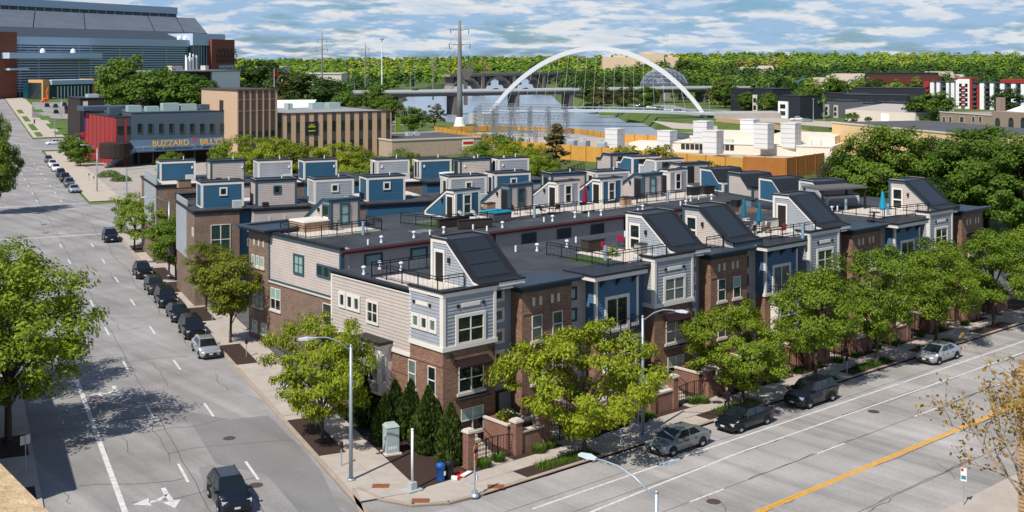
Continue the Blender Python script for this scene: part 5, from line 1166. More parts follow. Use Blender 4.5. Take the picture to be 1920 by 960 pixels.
# ------------------------------------------------------------------ roof clutter (parts of the rows)
def rl(row, px, py, h=RZ): x, y = P(px, py, h); return (x-row.location.x, y-row.location.y)
def vent(row, px, py, tall=.45, kind=0):
    x, y = rl(row, px, py)
    if kind == 0: MB().cyl(x,y,RZ-.02,RZ+tall,.085,n=8).build('vent_pipe', M_PIPEW, row)
    elif kind == 1: MB().cyl(x,y,RZ-.02,RZ+.12,.13,n=8).cyl(x,y,RZ+.12,RZ+tall,.07,n=8).lathe([(.17,RZ+tall),(.17,RZ+tall+.1),(.03,RZ+tall+.16)], x, y, 8).build('vent_cowl', M_PIPEW, row)
    else: MB().cyl(x,y,RZ-.02,RZ+1.15,.14,n=10).build('flue_pipe', mat('flue_blue_grey', (.22,.33,.40), .5, .05), row)
for px, py, k in [(682,515,1),(712,505,1),(752,507,1),(862,530,2),(875,533,2),(967,472,0),(1007,471,1),(1063,464,1),(1135,489,2),(1080,455,0),(1172,444,0),(1227,478,2),(1180,452,0),(1416,440,2),(1515,430,2),(1560,398,1),(1570,395,0),(1586,394,2),(1665,404,2),(1505,447,2)]: vent(rowA, px, py, .5, k)
for px, py, k in [(681,440,2),(690,459,0),(715,455,1),(776,446,1),(806,440,0),(832,437,1),(887,430,0),(913,433,0),(942,427,1),(1002,408,2),(1020,416,0),(1036,415,1),(1078,408,1),(1104,406,0),(1127,404,1),(1196,399,0),(1205,395,1),(1252,379,2),(1276,385,0),(1286,386,1),(1295,377,1),(1310,374,0),(1334,374,1)]: vent(rowB, px, py, .45, k)
for r_, row_ in ((rc, 'c'), (rd, 'd')):
    for i, (root, x, y, s_, t_, x0, x1) in enumerate(r_):
        MB().cyl(x+3.2,y+1.6,12.3,12.85,.07,n=6).build('vent_pipe', M_PIPEW, root)
        if i % 2 == 0: MB().box(x+3.0,y-1.6,RZ,x+3.9,y-.9,RZ+.8).build('air_unit', mat('air_unit_grey', (.42,.46,.46), .6, .08), root)
        if i % 3 == 1: MB().box(x+.4,y-1.7,RZ,x+1.0,y-1.1,RZ+.5).build('planter_pot', M_DARK, root)
MB().sheet([(x-.0, y) for x, y in ((4.9,.9),(6.9,.9),(6.9,3.0),(4.9,3.0))], RZ+.004).build('roof_patch', mat('roof_patch_pale', (.16,.17,.17), .8, .2, 1.5), rowB, loc=(5.5,2.2,0))
# loose roof furniture: things of their own
M_TEAL = mat('parasol_teal', (.01,.12,.19), .7, .1); M_TEALB = mat('parasol_turquoise', (.01,.30,.45), .7, .1); M_RED = mat('parasol_red', (.22,.006,.03), .7, .1); M_CREAM = mat('fabric_cream', (.62,.58,.52), .85, .08); M_WICK = mat('wicker_brown', (.045,.032,.026), .8, .2, 6); M_PINK = mat('chair_magenta', (.38,.015,.07), .6, .05); M_ORNG = mat('cushion_orange', (.55,.075,.01), .7, .05); M_TAN = mat('wood_tan', (.36,.23,.15), .7, .15, 3); M_BROWNC = mat('chair_bronze', (.10,.055,.035), .6, .1)
DZ = RZ+.062
def parasol(px, py, mt, label, h=2.6, z=DZ):
    x, y = P(px, py, z); e = empty('closed_parasol', (x, y, z), label=label, cat='parasol')
    MB().lathe([(.28,0),(.28,.08),(.05,.14)], n=10).cyl(0,0,.1,h,.03,n=6).build('pole', M_IRON, e)
    m = MB(); n = 14; prof = [(.06,h+.12),(.12,h-.1),(.20,h-.9),(.26,h-1.5),(.20,h-1.62),(.04,h-1.6)]; vs = []
    for r_, zz in prof:
        for k in range(n): a = 2*math.pi*k/n; q = r_*(1+.22*(k % 2)); vs.append((math.cos(a)*q, math.sin(a)*q, zz))
    m.add(vs, [(i*n+k, i*n+(k+1) % n, (i+1)*n+(k+1) % n, (i+1)*n+k)[::-1] for i in range(len(prof)-1) for k in range(n)]+[tuple(range(n))]); m.build('canopy', mt, e)
parasol(1395,428,M_TEAL,'closed teal parasol on the front row terrace, left of the pair'); parasol(1424,436,M_TEAL,'closed teal parasol on the front row terrace, right of the pair')
parasol(1655,412,M_TEALB,'closed turquoise parasol beside the last penthouse'); parasol(1097,398,M_RED,'closed red parasol between the blue penthouses'); parasol(889,331,M_CREAM,'closed cream parasol before the beige rear roof box'); parasol(945,330,M_CREAM,'closed cream parasol before the last lavender rear roof box')
parasol(842,403,MATS['lamp_head_grey'],'folded grey parasol left of the blue penthouse with turf')
def chair(px, py, rz, mt, label, z=DZ):
    x, y = P(px, py, z); e = empty('patio_chair', (x, y, z), rz, label=label, cat='chair', group='patio chairs on the roof decks')
    MB().box(-.24,-.24,.40,.24,.24,.45).build('seat', mt, e); MB().add([(-.24,.22,.42),(.24,.22,.42),(.24,.36,.95),(-.24,.36,.95),(-.24,.26,.42),(.24,.26,.42),(.24,.40,.95),(-.24,.40,.95)], [(0,1,2,3),(7,6,5,4),(0,3,7,4),(1,5,6,2),(3,2,6,7)]).build('backrest', mt, e)
    for sx in (-.22,.22):
        for sy in (-.22,.22): MB().cyl(sx,sy,0,.41,.018,n=5).build('leg', M_IRON, e)
        MB().box(sx-.02,-.22,.62,sx+.02,.3,.65).build('armrest', mt, e)
def table(px, py, label, r_=.55, z=DZ):
    x, y = P(px, py, z); e = empty('patio_table', (x, y, z), label=label, cat='table', group='patio tables on the roof decks')
    MB().lathe([(r_,.70),(r_,.74),(.02,.745)], n=14).build('table_top', M_WICK, e); MB().lathe([(.25,0),(.25,.03),(.04,.06),(.04,.70)], n=8).build('pedestal', M_IRON, e)
table(1404,431,'round patio table under the teal parasols'); table(638,428,'small round table on the hot tub deck',.4); table(1030,400,'round patio table before the lavender second row penthouse'); table(1640,412,'patio table beside the turquoise parasol')
for px, py, a, mt, lb in [(1388,432,1.2,M_BROWNC,'bronze chair left of the teal parasols'),(1410,441,3.0,M_BROWNC,'bronze chair in front of the teal parasols'),(1436,437,4.5,M_BROWNC,'bronze chair right of the teal parasols'),(1400,422,0,M_CREAM,'cream cushioned chair behind the teal parasols'),(1466,440,4.6,mat('chair_rust',(.16,.02,.015),.6,.1),'rust red chair beside the dark penthouse door'),(627,432,4,M_WICK,'dark chair on the hot tub deck, left one'),(650,427,1,M_WICK,'dark chair on the hot tub deck, right one'),(1018,402,.5,M_WICK,'dark chair before the lavender second row penthouse, left one'),(1045,399,2.5,M_WICK,'dark chair before the lavender second row penthouse, right one'),(1165,461,2.0,M_PINK,'magenta chair on the turf terrace, left one'),(1178,457,2.6,M_PINK,'magenta chair on the turf terrace, right one'),(1137,476,.3,M_PINK,'magenta chair at the front of the turf terrace'),(965,402,.2,M_WICK,'dark chair right of the turquoise tub, left one'),(990,400,1.2,M_WICK,'dark chair right of the turquoise tub, right one'),(507,336,.0,M_ORNG,'orange cushioned chair between the rear roof boxes, left one'),(533,335,.3,M_ORNG,'orange cushioned chair between the rear roof boxes, right one'),(1632,416,3.4,M_WICK,'dark chair beside the turquoise parasol')]: chair(px, py, a, mt, lb)
def tub(px, py, w, d, h, side, top, label, rz=0, z=DZ):
    x, y = P(px, py, z); e = empty('hot_tub', (x, y, z), rz, label=label, cat='hot tub')
    MB().box(-w/2,-d/2,0,w/2,d/2,h).build('cabinet', side, e); m = MB(); m.add([(-w/2-.06,-d/2-.06,h),(w/2+.06,-d/2-.06,h),(w/2+.06,d/2+.06,h),(-w/2-.06,d/2+.06,h),(-w/2,-d/2,h+.12),(w/2,-d/2,h+.12),(w/2,d/2,h+.12),(-w/2,d/2,h+.12),(0,0,h+.22)], [(0,1,5,4),(1,2,6,5),(2,3,7,6),(3,0,4,7),(4,5,8),(5,6,8),(6,7,8),(7,4,8),(3,2,1,0)]); m.build('cover', top, e)
tub(585,430,3.2,2.6,.85,M_TAN,M_CREAM,'tan hot tub with a white cover on the nearest second row deck'); tub(930,412,2.2,2.0,.8,mat('tub_grey',(.10,.10,.11),.7,.1),mat('tub_cover_turquoise',(.012,.25,.36),.6,.1),'grey hot tub with a turquoise cover beside the turf deck')
tub(838,332,2.4,1.0,.55,mat('sofa_green',(.22,.42,.24),.8,.1),M_PIPEW,'pale green outdoor sofa before the blue rear roof box')
for px, py, lb in ((880,414,'cream sun lounger on the turf deck, left one'),(905,413,'cream covered lounger on the turf deck, right one')):
    x, y = P(px, py, DZ); e = empty('sun_lounger', (x, y, DZ), R(35), label=lb, cat='lounger'); MB().box(-.35,-.9,.22,.35,.5,.36).build('cushion', M_CREAM, e); MB().add([(-.35,.5,.25),(.35,.5,.25),(.35,1.1,.85),(-.35,1.1,.85),(-.35,.5,.37),(.35,.5,.37),(.35,1.05,.95),(-.35,1.05,.95)], [(4,5,6,7),(3,2,1,0),(0,4,7,3),(1,2,6,5),(2,3,7,6)]).build('backrest', M_CREAM, e)
    for sx in (-.3,.3):
        for sy in (-.8,.5): MB().cyl(sx,sy,0,.23,.03,n=5).build('leg', M_IRON, e)
def crate(px, py, w, d, h, mt, label, name, rz=0, z=DZ, cat=None):
    x, y = P(px, py, z); e = empty(name, (x, y, z), rz, label=label, cat=cat or name.replace('_', ' '))
    MB().box(-w/2,-d/2,.05,w/2,d/2,h).build('body', mt, e); MB().box(-w/2-.04,-d/2-.04,h,w/2+.04,d/2+.04,h+.07).build('lid', M_DARK, e)
    for sx in (-1,1):
        for sy in (-1,1): MB().box(sx*(w/2-.06)-.04,sy*(d/2-.06)-.04,0,sx*(w/2-.06)+.04,sy*(d/2-.06)+.04,.06).build('foot', M_DARK, e)
crate(1112,470,1.9,.8,.9,M_WICK,'dark wicker sofa box on the turf terrace','storage_box'); crate(1207,474,1.5,.7,.75,mat('planter_grey',(.30,.28,.26),.8,.1),'grey planter box beside the turf terrace penthouse','planter_box')
crate(1443,432,1.7,.7,1.0,M_CREAM,'cream serving counter beside the dark penthouse door','serving_counter'); crate(850,424,3.6,.35,.75,M_WICK,'long dark planter along the turf deck rail, left one','planter_box'); crate(890,427,3.4,.35,.75,M_WICK,'long dark planter along the turf deck rail, right one','planter_box',R(-15))
crate(917,398,1.1,.7,.9,M_TAN,'tan cabinet beside the beige second row penthouse','cabinet'); crate(1173,384,1.2,.6,.8,M_TAN,'tan planter box with coral flowers by the lavender penthouse','planter_box'); crate(1325,362,1.8,.8,.8,M_WICK,'dark grill station left of the first hump-backed box','grill'); crate(1300,366,1.6,.7,.9,M_DARK,'black sofa block left of the first hump-backed box','sofa')
crate(1380,388,.7,.7,.7,M_DARK,'small black unit on the grey roof by the hump-backed boxes','air_unit'); crate(1407,388,.9,.9,.75,mat('unit_blue_grey',(.10,.17,.21),.6,.1),'blue-grey unit on the grey roof by the hump-backed boxes','air_unit'); crate(352,372,2.4,1.4,.6,M_WICK,'dark sofa set below the first rear roof box','sofa'); crate(345,352,1.6,.5,.9,M_TAN,'tan stone fire table below the first rear roof box','fire_table')
bx_, by_ = P(1150,480,DZ); bush(bx_, by_, .55, .8, LF_STREET, 'leafy green potted plants at the front of the turf terrace', 300, .16, 'potted_plant'); COL.objects[-1].location.z = DZ
# pergola roof right of the hump boxes
x, y = P(1565,392,RZ); e = empty('pergola', (x, y, RZ), -SA, label='grey flat-roofed pergola between the hump-backed boxes and the last penthouse', cat='pergola')
MB().box(-3,-1.6,2.2,3,1.6,2.4).build('roof', mat('pergola_grey', (.11,.105,.11), .8, .15), e)
for sx in (-2.8,2.8):
    for sy in (-1.4,1.4): MB().box(sx-.09,sy-.09,0,sx+.09,sy+.09,2.2).build('post', M_DARK, e)
# ------------------------------------------------------------------ the person behind the black sedan
def person(x, y, rz):
    V = [(0,0,.95),(0,0,1.15),(0,.02,1.40),(0,.03,1.52),(0,.05,1.62),(.20,.0,1.42),(.27,-.10,1.16),(.22,-.32,1.05),(-.20,0,1.42),(-.28,-.06,1.15),(-.24,-.28,1.02),(.10,0,.90),(.12,-.03,.50),(.12,0,.06),(.12,-.14,.03),(-.10,0,.90),(-.12,.02,.50),(-.12,.04,.06),(-.12,-.10,.03)]
    E_ = [(0,1),(1,2),(2,3),(3,4),(2,5),(5,6),(6,7),(2,8),(8,9),(9,10),(0,11),(11,12),(12,13),(13,14),(0,15),(15,16),(16,17),(17,18)]
    rad = [.15,.15,.16,.06,.07,.065,.05,.04,.065,.05,.04,.095,.07,.05,.045,.095,.07,.05,.045]
    me = bpy.data.meshes.new('body'); me.from_pydata(V, E_, []); e = empty('person', (x, y, .15), rz, label='person in a black shirt standing behind the black parked sedan', cat='person')
    o = put('body', me, e); o.modifiers.new('Skin', 'SKIN'); 
    for i, sv in enumerate(me.skin_vertices[0].data): sv.radius = (rad[i], rad[i]*(.75 if i in (0,1,2) else 1)); sv.use_root = (i == 0)
    ss = o.modifiers.new('Sub', 'SUBSURF'); ss.levels = 2; ss.render_levels = 2
    skin = mat('skin', (.42,.24,.17), .6, .05); me.materials.append(mat('cloth_black', (.012,.013,.017), .9, .1))
    hd = MB(); hd.lathe([(.05,1.56),(.075,1.60),(.088,1.68),(.092,1.75),(.075,1.82),(.03,1.86)], 0, .05, 12); hd = hd.build('head', skin, e, True); hd.location = (0,-.03,0)
    MB().lathe([(.094,1.72),(.1,1.77),(.085,1.84),(.035,1.885),(.005,1.89)], 0, .065, 12).build('hair', mat('hair_dark', (.02,.014,.01), .8, .2), hd, True)
    MB().add([(-.02,-.055,1.70),(.02,-.055,1.70),(0,-.075,1.685),(0,-.055,1.735)], [(0,2,3),(2,1,3),(0,1,2)]).build('nose', skin, hd)
    for sx in (-.035,.035): MB().box(sx-.012,-.048,1.728,sx+.012,-.036,1.742).build('eye', M_BLKP, hd)
    MB().box(-.025,-.046,1.645,.025,-.034,1.655).build('mouth', mat('lip', (.25,.08,.07), .6, 0), hd)
    for sx in (-1,1): MB().box(sx*.085,.03,1.68,sx*.105,.07,1.75).build('ear', skin, hd)
    for (hx, hy, hz), sx in (((.22,-.36,1.04),1),((-.24,-.32,1.01),-1)):
        hm = MB(); hm.box(hx-.04,hy-.06,hz-.02,hx+.04,hy+.04,hz+.015)
        for k, L in enumerate((.07,.085,.08,.06)): hm.tube([(hx-.03+k*.02,hy-.055,hz),(hx-.03+k*.02,hy-.055-L*.6,hz-.01),(hx-.03+k*.02,hy-.055-L,hz-.035)], .009, 5)
        hm.tube([(hx-sx*.04,hy,hz),(hx-sx*.065,hy-.04,hz-.01)], .011, 5); hm.build('hand', skin, e)
        MB().tube([(hx*1.05,hy+.2,hz+.08),(hx,hy+.03,hz)], [.046,.036], 8).build('forearm', skin, e)
person(66.2, 52.95, R(-35))
# ------------------------------------------------------------------ larger buildings beyond the block
class Fac:
    """a facade line between two ground points; local x runs along it, local y goes inward."""
    def __init__(s, px0, z0, px1, z1, name, label, cat='building', g=None):
        s.a = np.array(zpos(px0, z0)); b = np.array(zpos(px1, z1)); s.L = float(np.linalg.norm(b-s.a)); s.d = (b-s.a)/s.L
        s.g = gh(*s.a) if g is None else g
        s.root = empty(name, (s.a[0], s.a[1], s.g), math.atan2(s.d[1], s.d[0]), label=label, cat=cat)
    def U(s, px, y=0.0):
        k = (px-960)/FPX; r = np.array([CC*k+SS, -SS*k+CC]); inn = np.array([-s.d[1], s.d[0]]); o = s.a+inn*y
        M_ = np.array([[r[0], -s.d[0]], [r[1], -s.d[1]]]); t, u = np.linalg.solve(M_, o); return float(u)
    def Z(s, px, py, y=0.0):
        u = s.U(px, y); inn = np.array([-s.d[1], s.d[0]]); p = s.a+s.d*u+inn*y
        return CAMH-(py-110)*depth(*p)/FPX-s.g
def text(par, body, size, mt, loc, rz=0.0, ext=.05, name='lettering', align='CENTER'):
    c = bpy.data.curves.new('txt', 'FONT'); c.body = body; c.size = size; c.extrude = ext; c.align_x = align; c.align_y = 'CENTER'; c.space_line = .85
    o = bpy.data.objects.new('txt', c); COL.objects.link(o); dg = bpy.context.evaluated_depsgraph_get(); me = bpy.data.meshes.new_from_object(o.evaluated_get(dg)); bpy.data.objects.remove(o)
    me.materials.clear(); me.materials.append(mt); t = put(name, me, par, loc); t.rotation_euler = (R(90), 0, rz); return t
FR = (0,0)
def facewin(par, x, z, w, h, mt=M_GLASS, y=0.0, name='window', fr=None):
    f = MB(); e = .12
    f.fbox((0,y),(1,0),x-e,x,0,.12,z-e,z+h+e); f.fbox((0,y),(1,0),x+w,x+w+e,0,.12,z-e,z+h+e); f.fbox((0,y),(1,0),x,x+w,0,.12,z+h,z+h+e); f.fbox((0,y),(1,0),x,x+w,0,.12,z-e,z)
    o = f.build(name, fr or M_DARK, par); MB().fbox((0,y),(1,0),x,x+w,0,.05,z,z+h).build('pane', mt, o); return o
# brewpub: red side, grey front
M_SLATE = mat('panel_slate', (.065,.10,.135), .6, .08); M_REDP = mat('panel_red', (.34,.030,.028), .6, .08); M_DKBR = mat('dark_brown_clad', (.035,.028,.026), .8, .15); M_AWN = mat('awning_slate', (.055,.10,.155), .55, .06)
bb = Fac(217, 275, 440, 291, 'brewpub_building', 'slate and red clad brewpub with a big yellow sign on its awning')
r_ = bb.root; LL = bb.L; zt = bb.Z(300,211); ur = bb.U(246)
MB().box(.0,.2,0,ur,30,zt-1.0).build('red_side_wall', M_REDP, r_); MB().box(ur,.0,4.4,LL,26,zt).build('slate_front', M_SLATE, r_); MB().box(ur,4.0,0,LL,26,4.4).build('porch_back', M_DKBR, r_)
MB().box(-.1,.1,zt-1.0,ur,30.2,zt-.75).box(ur,-.1,zt,LL+.1,.3,zt+.15).box(ur,.3,zt,ur+.3,26,zt+.15).build('roof_edge', M_DARK, r_); MB().box(ur+.3,.3,zt-.6,LL,26,zt-.4).build('roof', M_ROOF, r_)
for a in (bb.U(218)+.2, bb.U(236)+.2): MB().fbox((0,.2),(1,0),a+.0,a+1.6,.0,.08,0,zt-1.05).build('grey_panel', mat('panel_grey', (.06,.06,.065), .7, .1), r_); MB().fbox((0,.2),(1,0),a+.1,a+1.5,.08,.12,zt-5,zt-3).build('window', M_GLASS, r_)
for k in range(7): MB().box(-.08,2+k*4,0,.0,2.18+k*4,zt-1.05).build('panel_joint', MATS['panel_grey'], r_)
for k, px in enumerate((262,282,302,321,341,360,379,397,416)): facewin(r_, bb.U(px)-.55, bb.Z(px,249), 1.05, bb.Z(px,232)-bb.Z(px,249), M_GLASS, 0, fr=M_SLATE)
za, zb_ = bb.Z(330,260), bb.Z(330,279)
MB().add([(ur-.4,0,za),(LL,0,za),(LL,-2.6,zb_),(ur-.4,-2.6,zb_),(ur-.4,0,za-.2),(LL,0,za-.2),(LL,-2.6,zb_-.3),(ur-.4,-2.6,zb_-.3)], [(3,2,1,0),(3,7,6,2),(4,5,6,7),(0,4,7,3),(1,2,6,5)]).build('awning', M_AWN, r_)
M_SIGNY = mat('sign_yellow', (.75,.40,.02), .5, .05)
uc = (bb.U(279)+bb.U(420))/2; sl = math.atan2(za-zb_, 2.6)
for body, x0_, mt_, sz in (('BUZZARD', bb.U(314), M_SIGNY, 1.95), ('*', bb.U(358), MATS['sign_red'], 3.2), ("BILLY'S", bb.U(390), M_SIGNY, 1.95)):
    t = text(r_, body, sz, mt_, (x0_, -2.75, (za+zb_)/2+.35), ext=.08); 
for k in range(8): MB().box(ur+1+k*(LL-ur-2)/7,-2.3,0,ur+1.3+k*(LL-ur-2)/7,-2.0,zb_-.2).build('porch_post', M_DARK, r_)
MB().box(ur,-2.4,3.4,LL,4,3.6).build('porch_floor', M_DKBR, r_); railing(r_, [(ur,-2.3),(LL,-2.3)], 3.6, 1.1, 2.4, name='porch_railing', mt=M_GALV)
st = MB()
for k in range(12): st.box(ur-6.6+k*.55,-3.4,.3*k,ur-6.0+k*.55,-1.6,.3*(k+1))
st.build('stairs', M_DKBR, r_); MB().add([(ur-6.6,-3.4,1.0),(ur,-3.4,4.6),(ur,-3.4,3.4),(ur-6.6,-3.4,.1)], [(0,1,2,3),(3,2,1,0)]).build('stair_rail_panel', mat('rail_grey', (.20,.26,.32), .5, .1), r_)
tub_ = MB(); tub_.lathe([(3.4,2.2),(3.6,2.4),(3.6,5.6),(3.5,5.7)], ur-4.0, -1.2, 20); tub_.build('wooden_drum', mat('drum_wood', (.032,.022,.018), .8, .3, 4), r_)
for x, w, h, mt in ((ur+1.5,3.2,1.5,'g'),(ur+6,3,1.2,'g'),(ur+10,4,1.9,'p'),(ur+14.5,4,1.6,'p'),(LL-6,4,1.4,'s'),(ur-3,3,1.2,'s')):
    MB().box(x,8,zt-.4,x+w,10.5,zt+h).build('rooftop_unit', mat('unit_pale_green', (.34,.44,.42), .5, .1) if mt != 's' else M_SLATE, r_)
MB().box(-1.5,25,zt-.3,ur+9,32,zt+.8).build('rear_parapet', M_SLATE, r_)
e = empty('neon_pole_sign', (*zpos(166,300), 0), R(-10), label='blue vertical pole sign left of the red brewpub wall', cat='sign')
MB().box(-.12,-.12,0,.12,.12,12).build('post', M_GALV, e); MB().box(-1.1,-.2,6.5,.2,.2,12.2).build('blue_panel', mat('sign_blue', (.01,.05,.28), .4, .05), e); MB().box(-1.8,-.25,5.4,1.4,.25,6.4).build('red_panel', MATS['sign_red'], e)
for k in range(7): MB().box(.3,-.22,6.7+k*.78,.75,.22,7.2+k*.78).build('neon_bulb', M_SIGNY, e)
cn = Fac(150, 318, 182, 312, 'entrance_kiosk', 'dark timber entrance hut with curved grey roof beside the brewpub')
MB().box(0,0,0,cn.L,6,4.6).build('wall', M_DKBR, cn.root); MB().box(.8,-.1,.2,2.6,0,3.4).build('door', mat('door_wood', (.16,.05,.02), .6, .2), cn.root)
m = MB(); n = 8; pts = [(-.8+ (cn.L+1.6)*k/n, 4.7+1.0*math.sin(math.pi*k/n)) for k in range(n+1)]
m.add([(x, -1.2, z) for x, z in pts]+[(x, 7, z) for x, z in pts], [(k, k+1, n+2+k, n+1+k) for k in range(n)]); m.build('curved_roof', M_GALV, cn.root)
bk = Fac(150, 365, 196, 369, 'brown_block', 'small dark brown flat-roofed block left of the brewpub'); MB().box(0,0,0,bk.L,18,bk.Z(170,185)).build('wall', M_DKBR, bk.root); MB().box(bk.U(168),2,bk.Z(170,185),bk.U(188),6,bk.Z(170,177)).build('rooftop_unit', MATS['air_unit_grey'], bk.root); MB().box(-.2,-.2,bk.Z(170,185),bk.L+.2,18.2,bk.Z(170,185)+.3).build('roof_edge', M_DARK, bk.root); facewin(bk.root, bk.U(155), bk.Z(158,200), 1.6, 1.8, M_STONE)
# tan office with brown stripes: tower and wing
M_TANW = mat('tan_panel', (.52,.36,.24), .8, .06); M_STRIPE = mat('brown_stripe', (.075,.055,.05), .7, .1)
tw = Fac(445, 284, 520, 291, 'striped_office_tower', 'tan office tower with dark brown vertical stripes beside the brewpub')
zt = tw.Z(470,170); MB().box(0,0,0,tw.L,20,zt).build('wall', M_TANW, tw.root); MB().box(-.2,-.2,zt,tw.L+.2,20.2,zt+.35).build('roof_edge', M_STRIPE, tw.root)
MB().box(-.12,7.5,4,0,9.5,zt-2.5).build('slot_window', M_DKBR, tw.root)
for a, b in ((447,455),(459,467),(471,479),(483,491),(495,503),(507,515)):
    s_ = MB().fbox((0,0),(1,0),tw.U(a),tw.U(b),0,.08,0,zt-.1).build('stripe', M_STRIPE, tw.root)
    for z0_ in (zt-12.2,): MB().fbox((0,0),(1,0),tw.U(a)+.1,tw.U(b)-.1,.08,.13,z0_,z0_+2.2).build('window', M_GLASS, s_)
    for z0_ in (zt-2.2,zt-5.0): MB().fbox((0,0),(1,0),tw.U(a),tw.U(b),.08,.14,z0_,z0_+.08).build('joint', M_TANW, s_)
e = empty('flagpole', (*zpos(514,312), zt), label='small flag on the striped tower roof', cat='flag'); MB().cyl(0,0,.3,5.2,.05,n=6).build('pole', M_WHITE, e); MB().add([(0,0,3.4),(1.2,.1,2.6),(1.2,.1,3.9),(0,0,5.0)], [(0,1,2,3),(3,2,1,0)]).build('flag', MATS['sign_red'], e)
wg = Fac(521, 292, 734, 309, 'striped_office_wing', 'low tan office wing with brown stripes and a flat grey roof'); zt = wg.Z(620,212); r_ = wg.root
MB().box(0,0,0,wg.L,34,zt).build('wall', M_TANW, r_); MB().box(-.15,-.15,zt,wg.L+.15,.35,zt+.3).box(wg.L-.2,.35,zt,wg.L+.15,34,zt+.3).build('roof_edge', M_STRIPE, r_); MB().box(0,.3,zt,wg.L-.2,34,zt+.1).build('roof', mat('roof_pale_grey', (.28,.28,.28), .8, .2, .3), r_)
for k in range(13):
    px = 521+k*16.9; s_ = MB().fbox((0,0),(1,0),wg.U(px),wg.U(px+7),0,.08,0,zt-.02).build('stripe', M_STRIPE, r_); MB().fbox((0,0),(1,0),wg.U(px)+.08,wg.U(px+7)-.08,.08,.13,zt-4.6,zt-2.0).build('window', M_GLASS, s_); MB().fbox((0,0),(1,0),wg.U(px)+.08,wg.U(px+7)-.08,.08,.13,zt-9.5,zt-7).build('window', M_GLASS, s_)
s_ = MB().fbox((0,0),(1,0),wg.U(572),wg.U(596),.08,.2,wg.Z(584,252),wg.Z(584,228)).build('sign_board', M_DARK, r_)
yx, yz = wg.U(584), wg.Z(584,239); lg = MB()
for k in range(5): a = R(90+(k-2)*38); lg.add([(yx,-.25,yz),(yx+math.cos(a-.22)*.7,-.25,yz+math.sin(a-.22)*.7),(yx+math.cos(a)*1.25,-.25,yz+math.sin(a)*1.25),(yx+math.cos(a+.22)*.7,-.25,yz+math.sin(a+.22)*.7)], [(0,1,2,3)])
lg.fbox((0,0),(1,0),yx-.9,yx+.9,.2,.26,yz-1.0,yz-.7); lg.build('sign_emblem', mat('emblem_lime', (.42,.50,.03), .5, 0), s_)
for a, w in ((586,3.6),(617,3.4),(540,1.4)):
    u_ = MB(); u_.box(wg.U(a,22),22,zt+.1,wg.U(a,22)+w,25,zt+1.8); u_.build('rooftop_unit', MATS['unit_pale_green'], r_)
e = empty('boat_trailer', (*zpos(544,345), 0), R(-25), label='pale boat-shaped canopy behind the striped wing', cat='canopy'); MB().add([(-6,-2,11),(6,-2,11),(8,2,13.2),(-7,2,13.2),(-5,0,9.6),(5,0,9.6)], [(0,1,5,4),(1,2,5),(2,3,4,5),(3,0,4),(3,2,1,0)]).build('shell', M_PIPEW, e); MB().box(-4,-.3,0,-3.6,.3,10.4).build('leg', M_GALV, e); MB().box(3.6,-.3,0,4,.3,10.4).build('leg', M_GALV, e)
# beige flat building with a sign
M_BGB = mat('brick_pale_beige', (.46,.35,.27), .85, .06, 1, kind='brick', col2=(.40,.30,.23), mortar=(.42,.34,.27), bw=.6, bh=.25)
bg_ = Fac(735, 300, 905, 314, 'flat_beige_building', 'long low beige brick building with a dark flat roof left of the spruce'); zt = bg_.Z(800,262); r_ = bg_.root
MB().box(0,0,0,bg_.L,26,zt).build('wall', M_BGB, r_); MB().box(-.2,-.2,zt,bg_.L+.2,.4,zt+.35).box(-.2,25.6,zt,bg_.L+.2,26.2,zt+.35).box(-.2,.4,zt,.3,25.6,zt+.35).build('roof_edge', M_STONE, r_); MB().box(.3,.4,zt-.05,bg_.L,25.6,zt+.06).build('roof', mat('roof_charcoal', (.09,.09,.095), .85, .2, .3), r_)
u0, u1 = bg_.U(867), bg_.U(888); s_ = MB().fbox((0,0),(1,0),u0,u1,.0,.15,zt-3.2,zt-.4).build('sign_board', M_WHITE, r_); MB().fbox((0,0),(1,0),u0+.15,u1-.2,.15,.2,zt-1.6,zt-.9).build('sign_text_red', MATS['sign_red'], s_); MB().fbox((0,0),(1,0),u0+.1,u1-.3,.15,.2,zt-2.9,zt-2.1).build('sign_text_orange', M_SIGNY, s_)
for a in (762,775): MB().box(bg_.U(a,16),15,zt,bg_.U(a,16)+1.6,17,zt+1.1).build('rooftop_unit', MATS['air_unit_grey'], r_)
e = empty('yard_banner', (*zpos(742,330), 0), R(10), label='lime green banner at the end of the striped wing', cat='banner'); MB().box(-.1,-.1,0,.1,.1,9).build('pole', M_GALV, e); MB().box(.1,-.05,4.6,1.9,.05,8.8).build('cloth', mat('banner_lime', (.40,.48,.02), .6, .1), e)
# ------------------------------------------------------------------ walled utility yard
M_GOLD = mat('gold_wall_panel', (.56,.29,.06), .8, .14, .4); M_GOLDD = mat('rust_wall_panel', (.36,.135,.03), .8, .12, .6); M_CREAMW = mat('cream_plant_wall', (.70,.62,.53), .8, .06)
def yard_wall(pts, h, label, mt=M_GOLD, seg=5.0):
    e = empty('yard_wall', (*pts[0], 0), label=label, cat='wall')
    for (x0,y0),(x1,y1) in zip(pts[:-1], pts[1:]):
        L = math.hypot(x1-x0, y1-y0); k = max(1, round(L/seg)); dx, dy = (x1-x0)/L, (y1-y0)/L; ox, oy = x0-pts[0][0], y0-pts[0][1]
        for i in range(k):
            MB().fbox((ox,oy),(dx,dy),L*i/k+.06,L*(i+1)/k-.06,-.15,.15,0,h).build('panel', mt, e); MB().fbox((ox,oy),(dx,dy),L*i/k-.12,L*i/k+.12,-.22,.22,0,h+.1).build('pier', M_GOLDD if mt is M_GOLD else mt, e)
    return e
zp = zpos
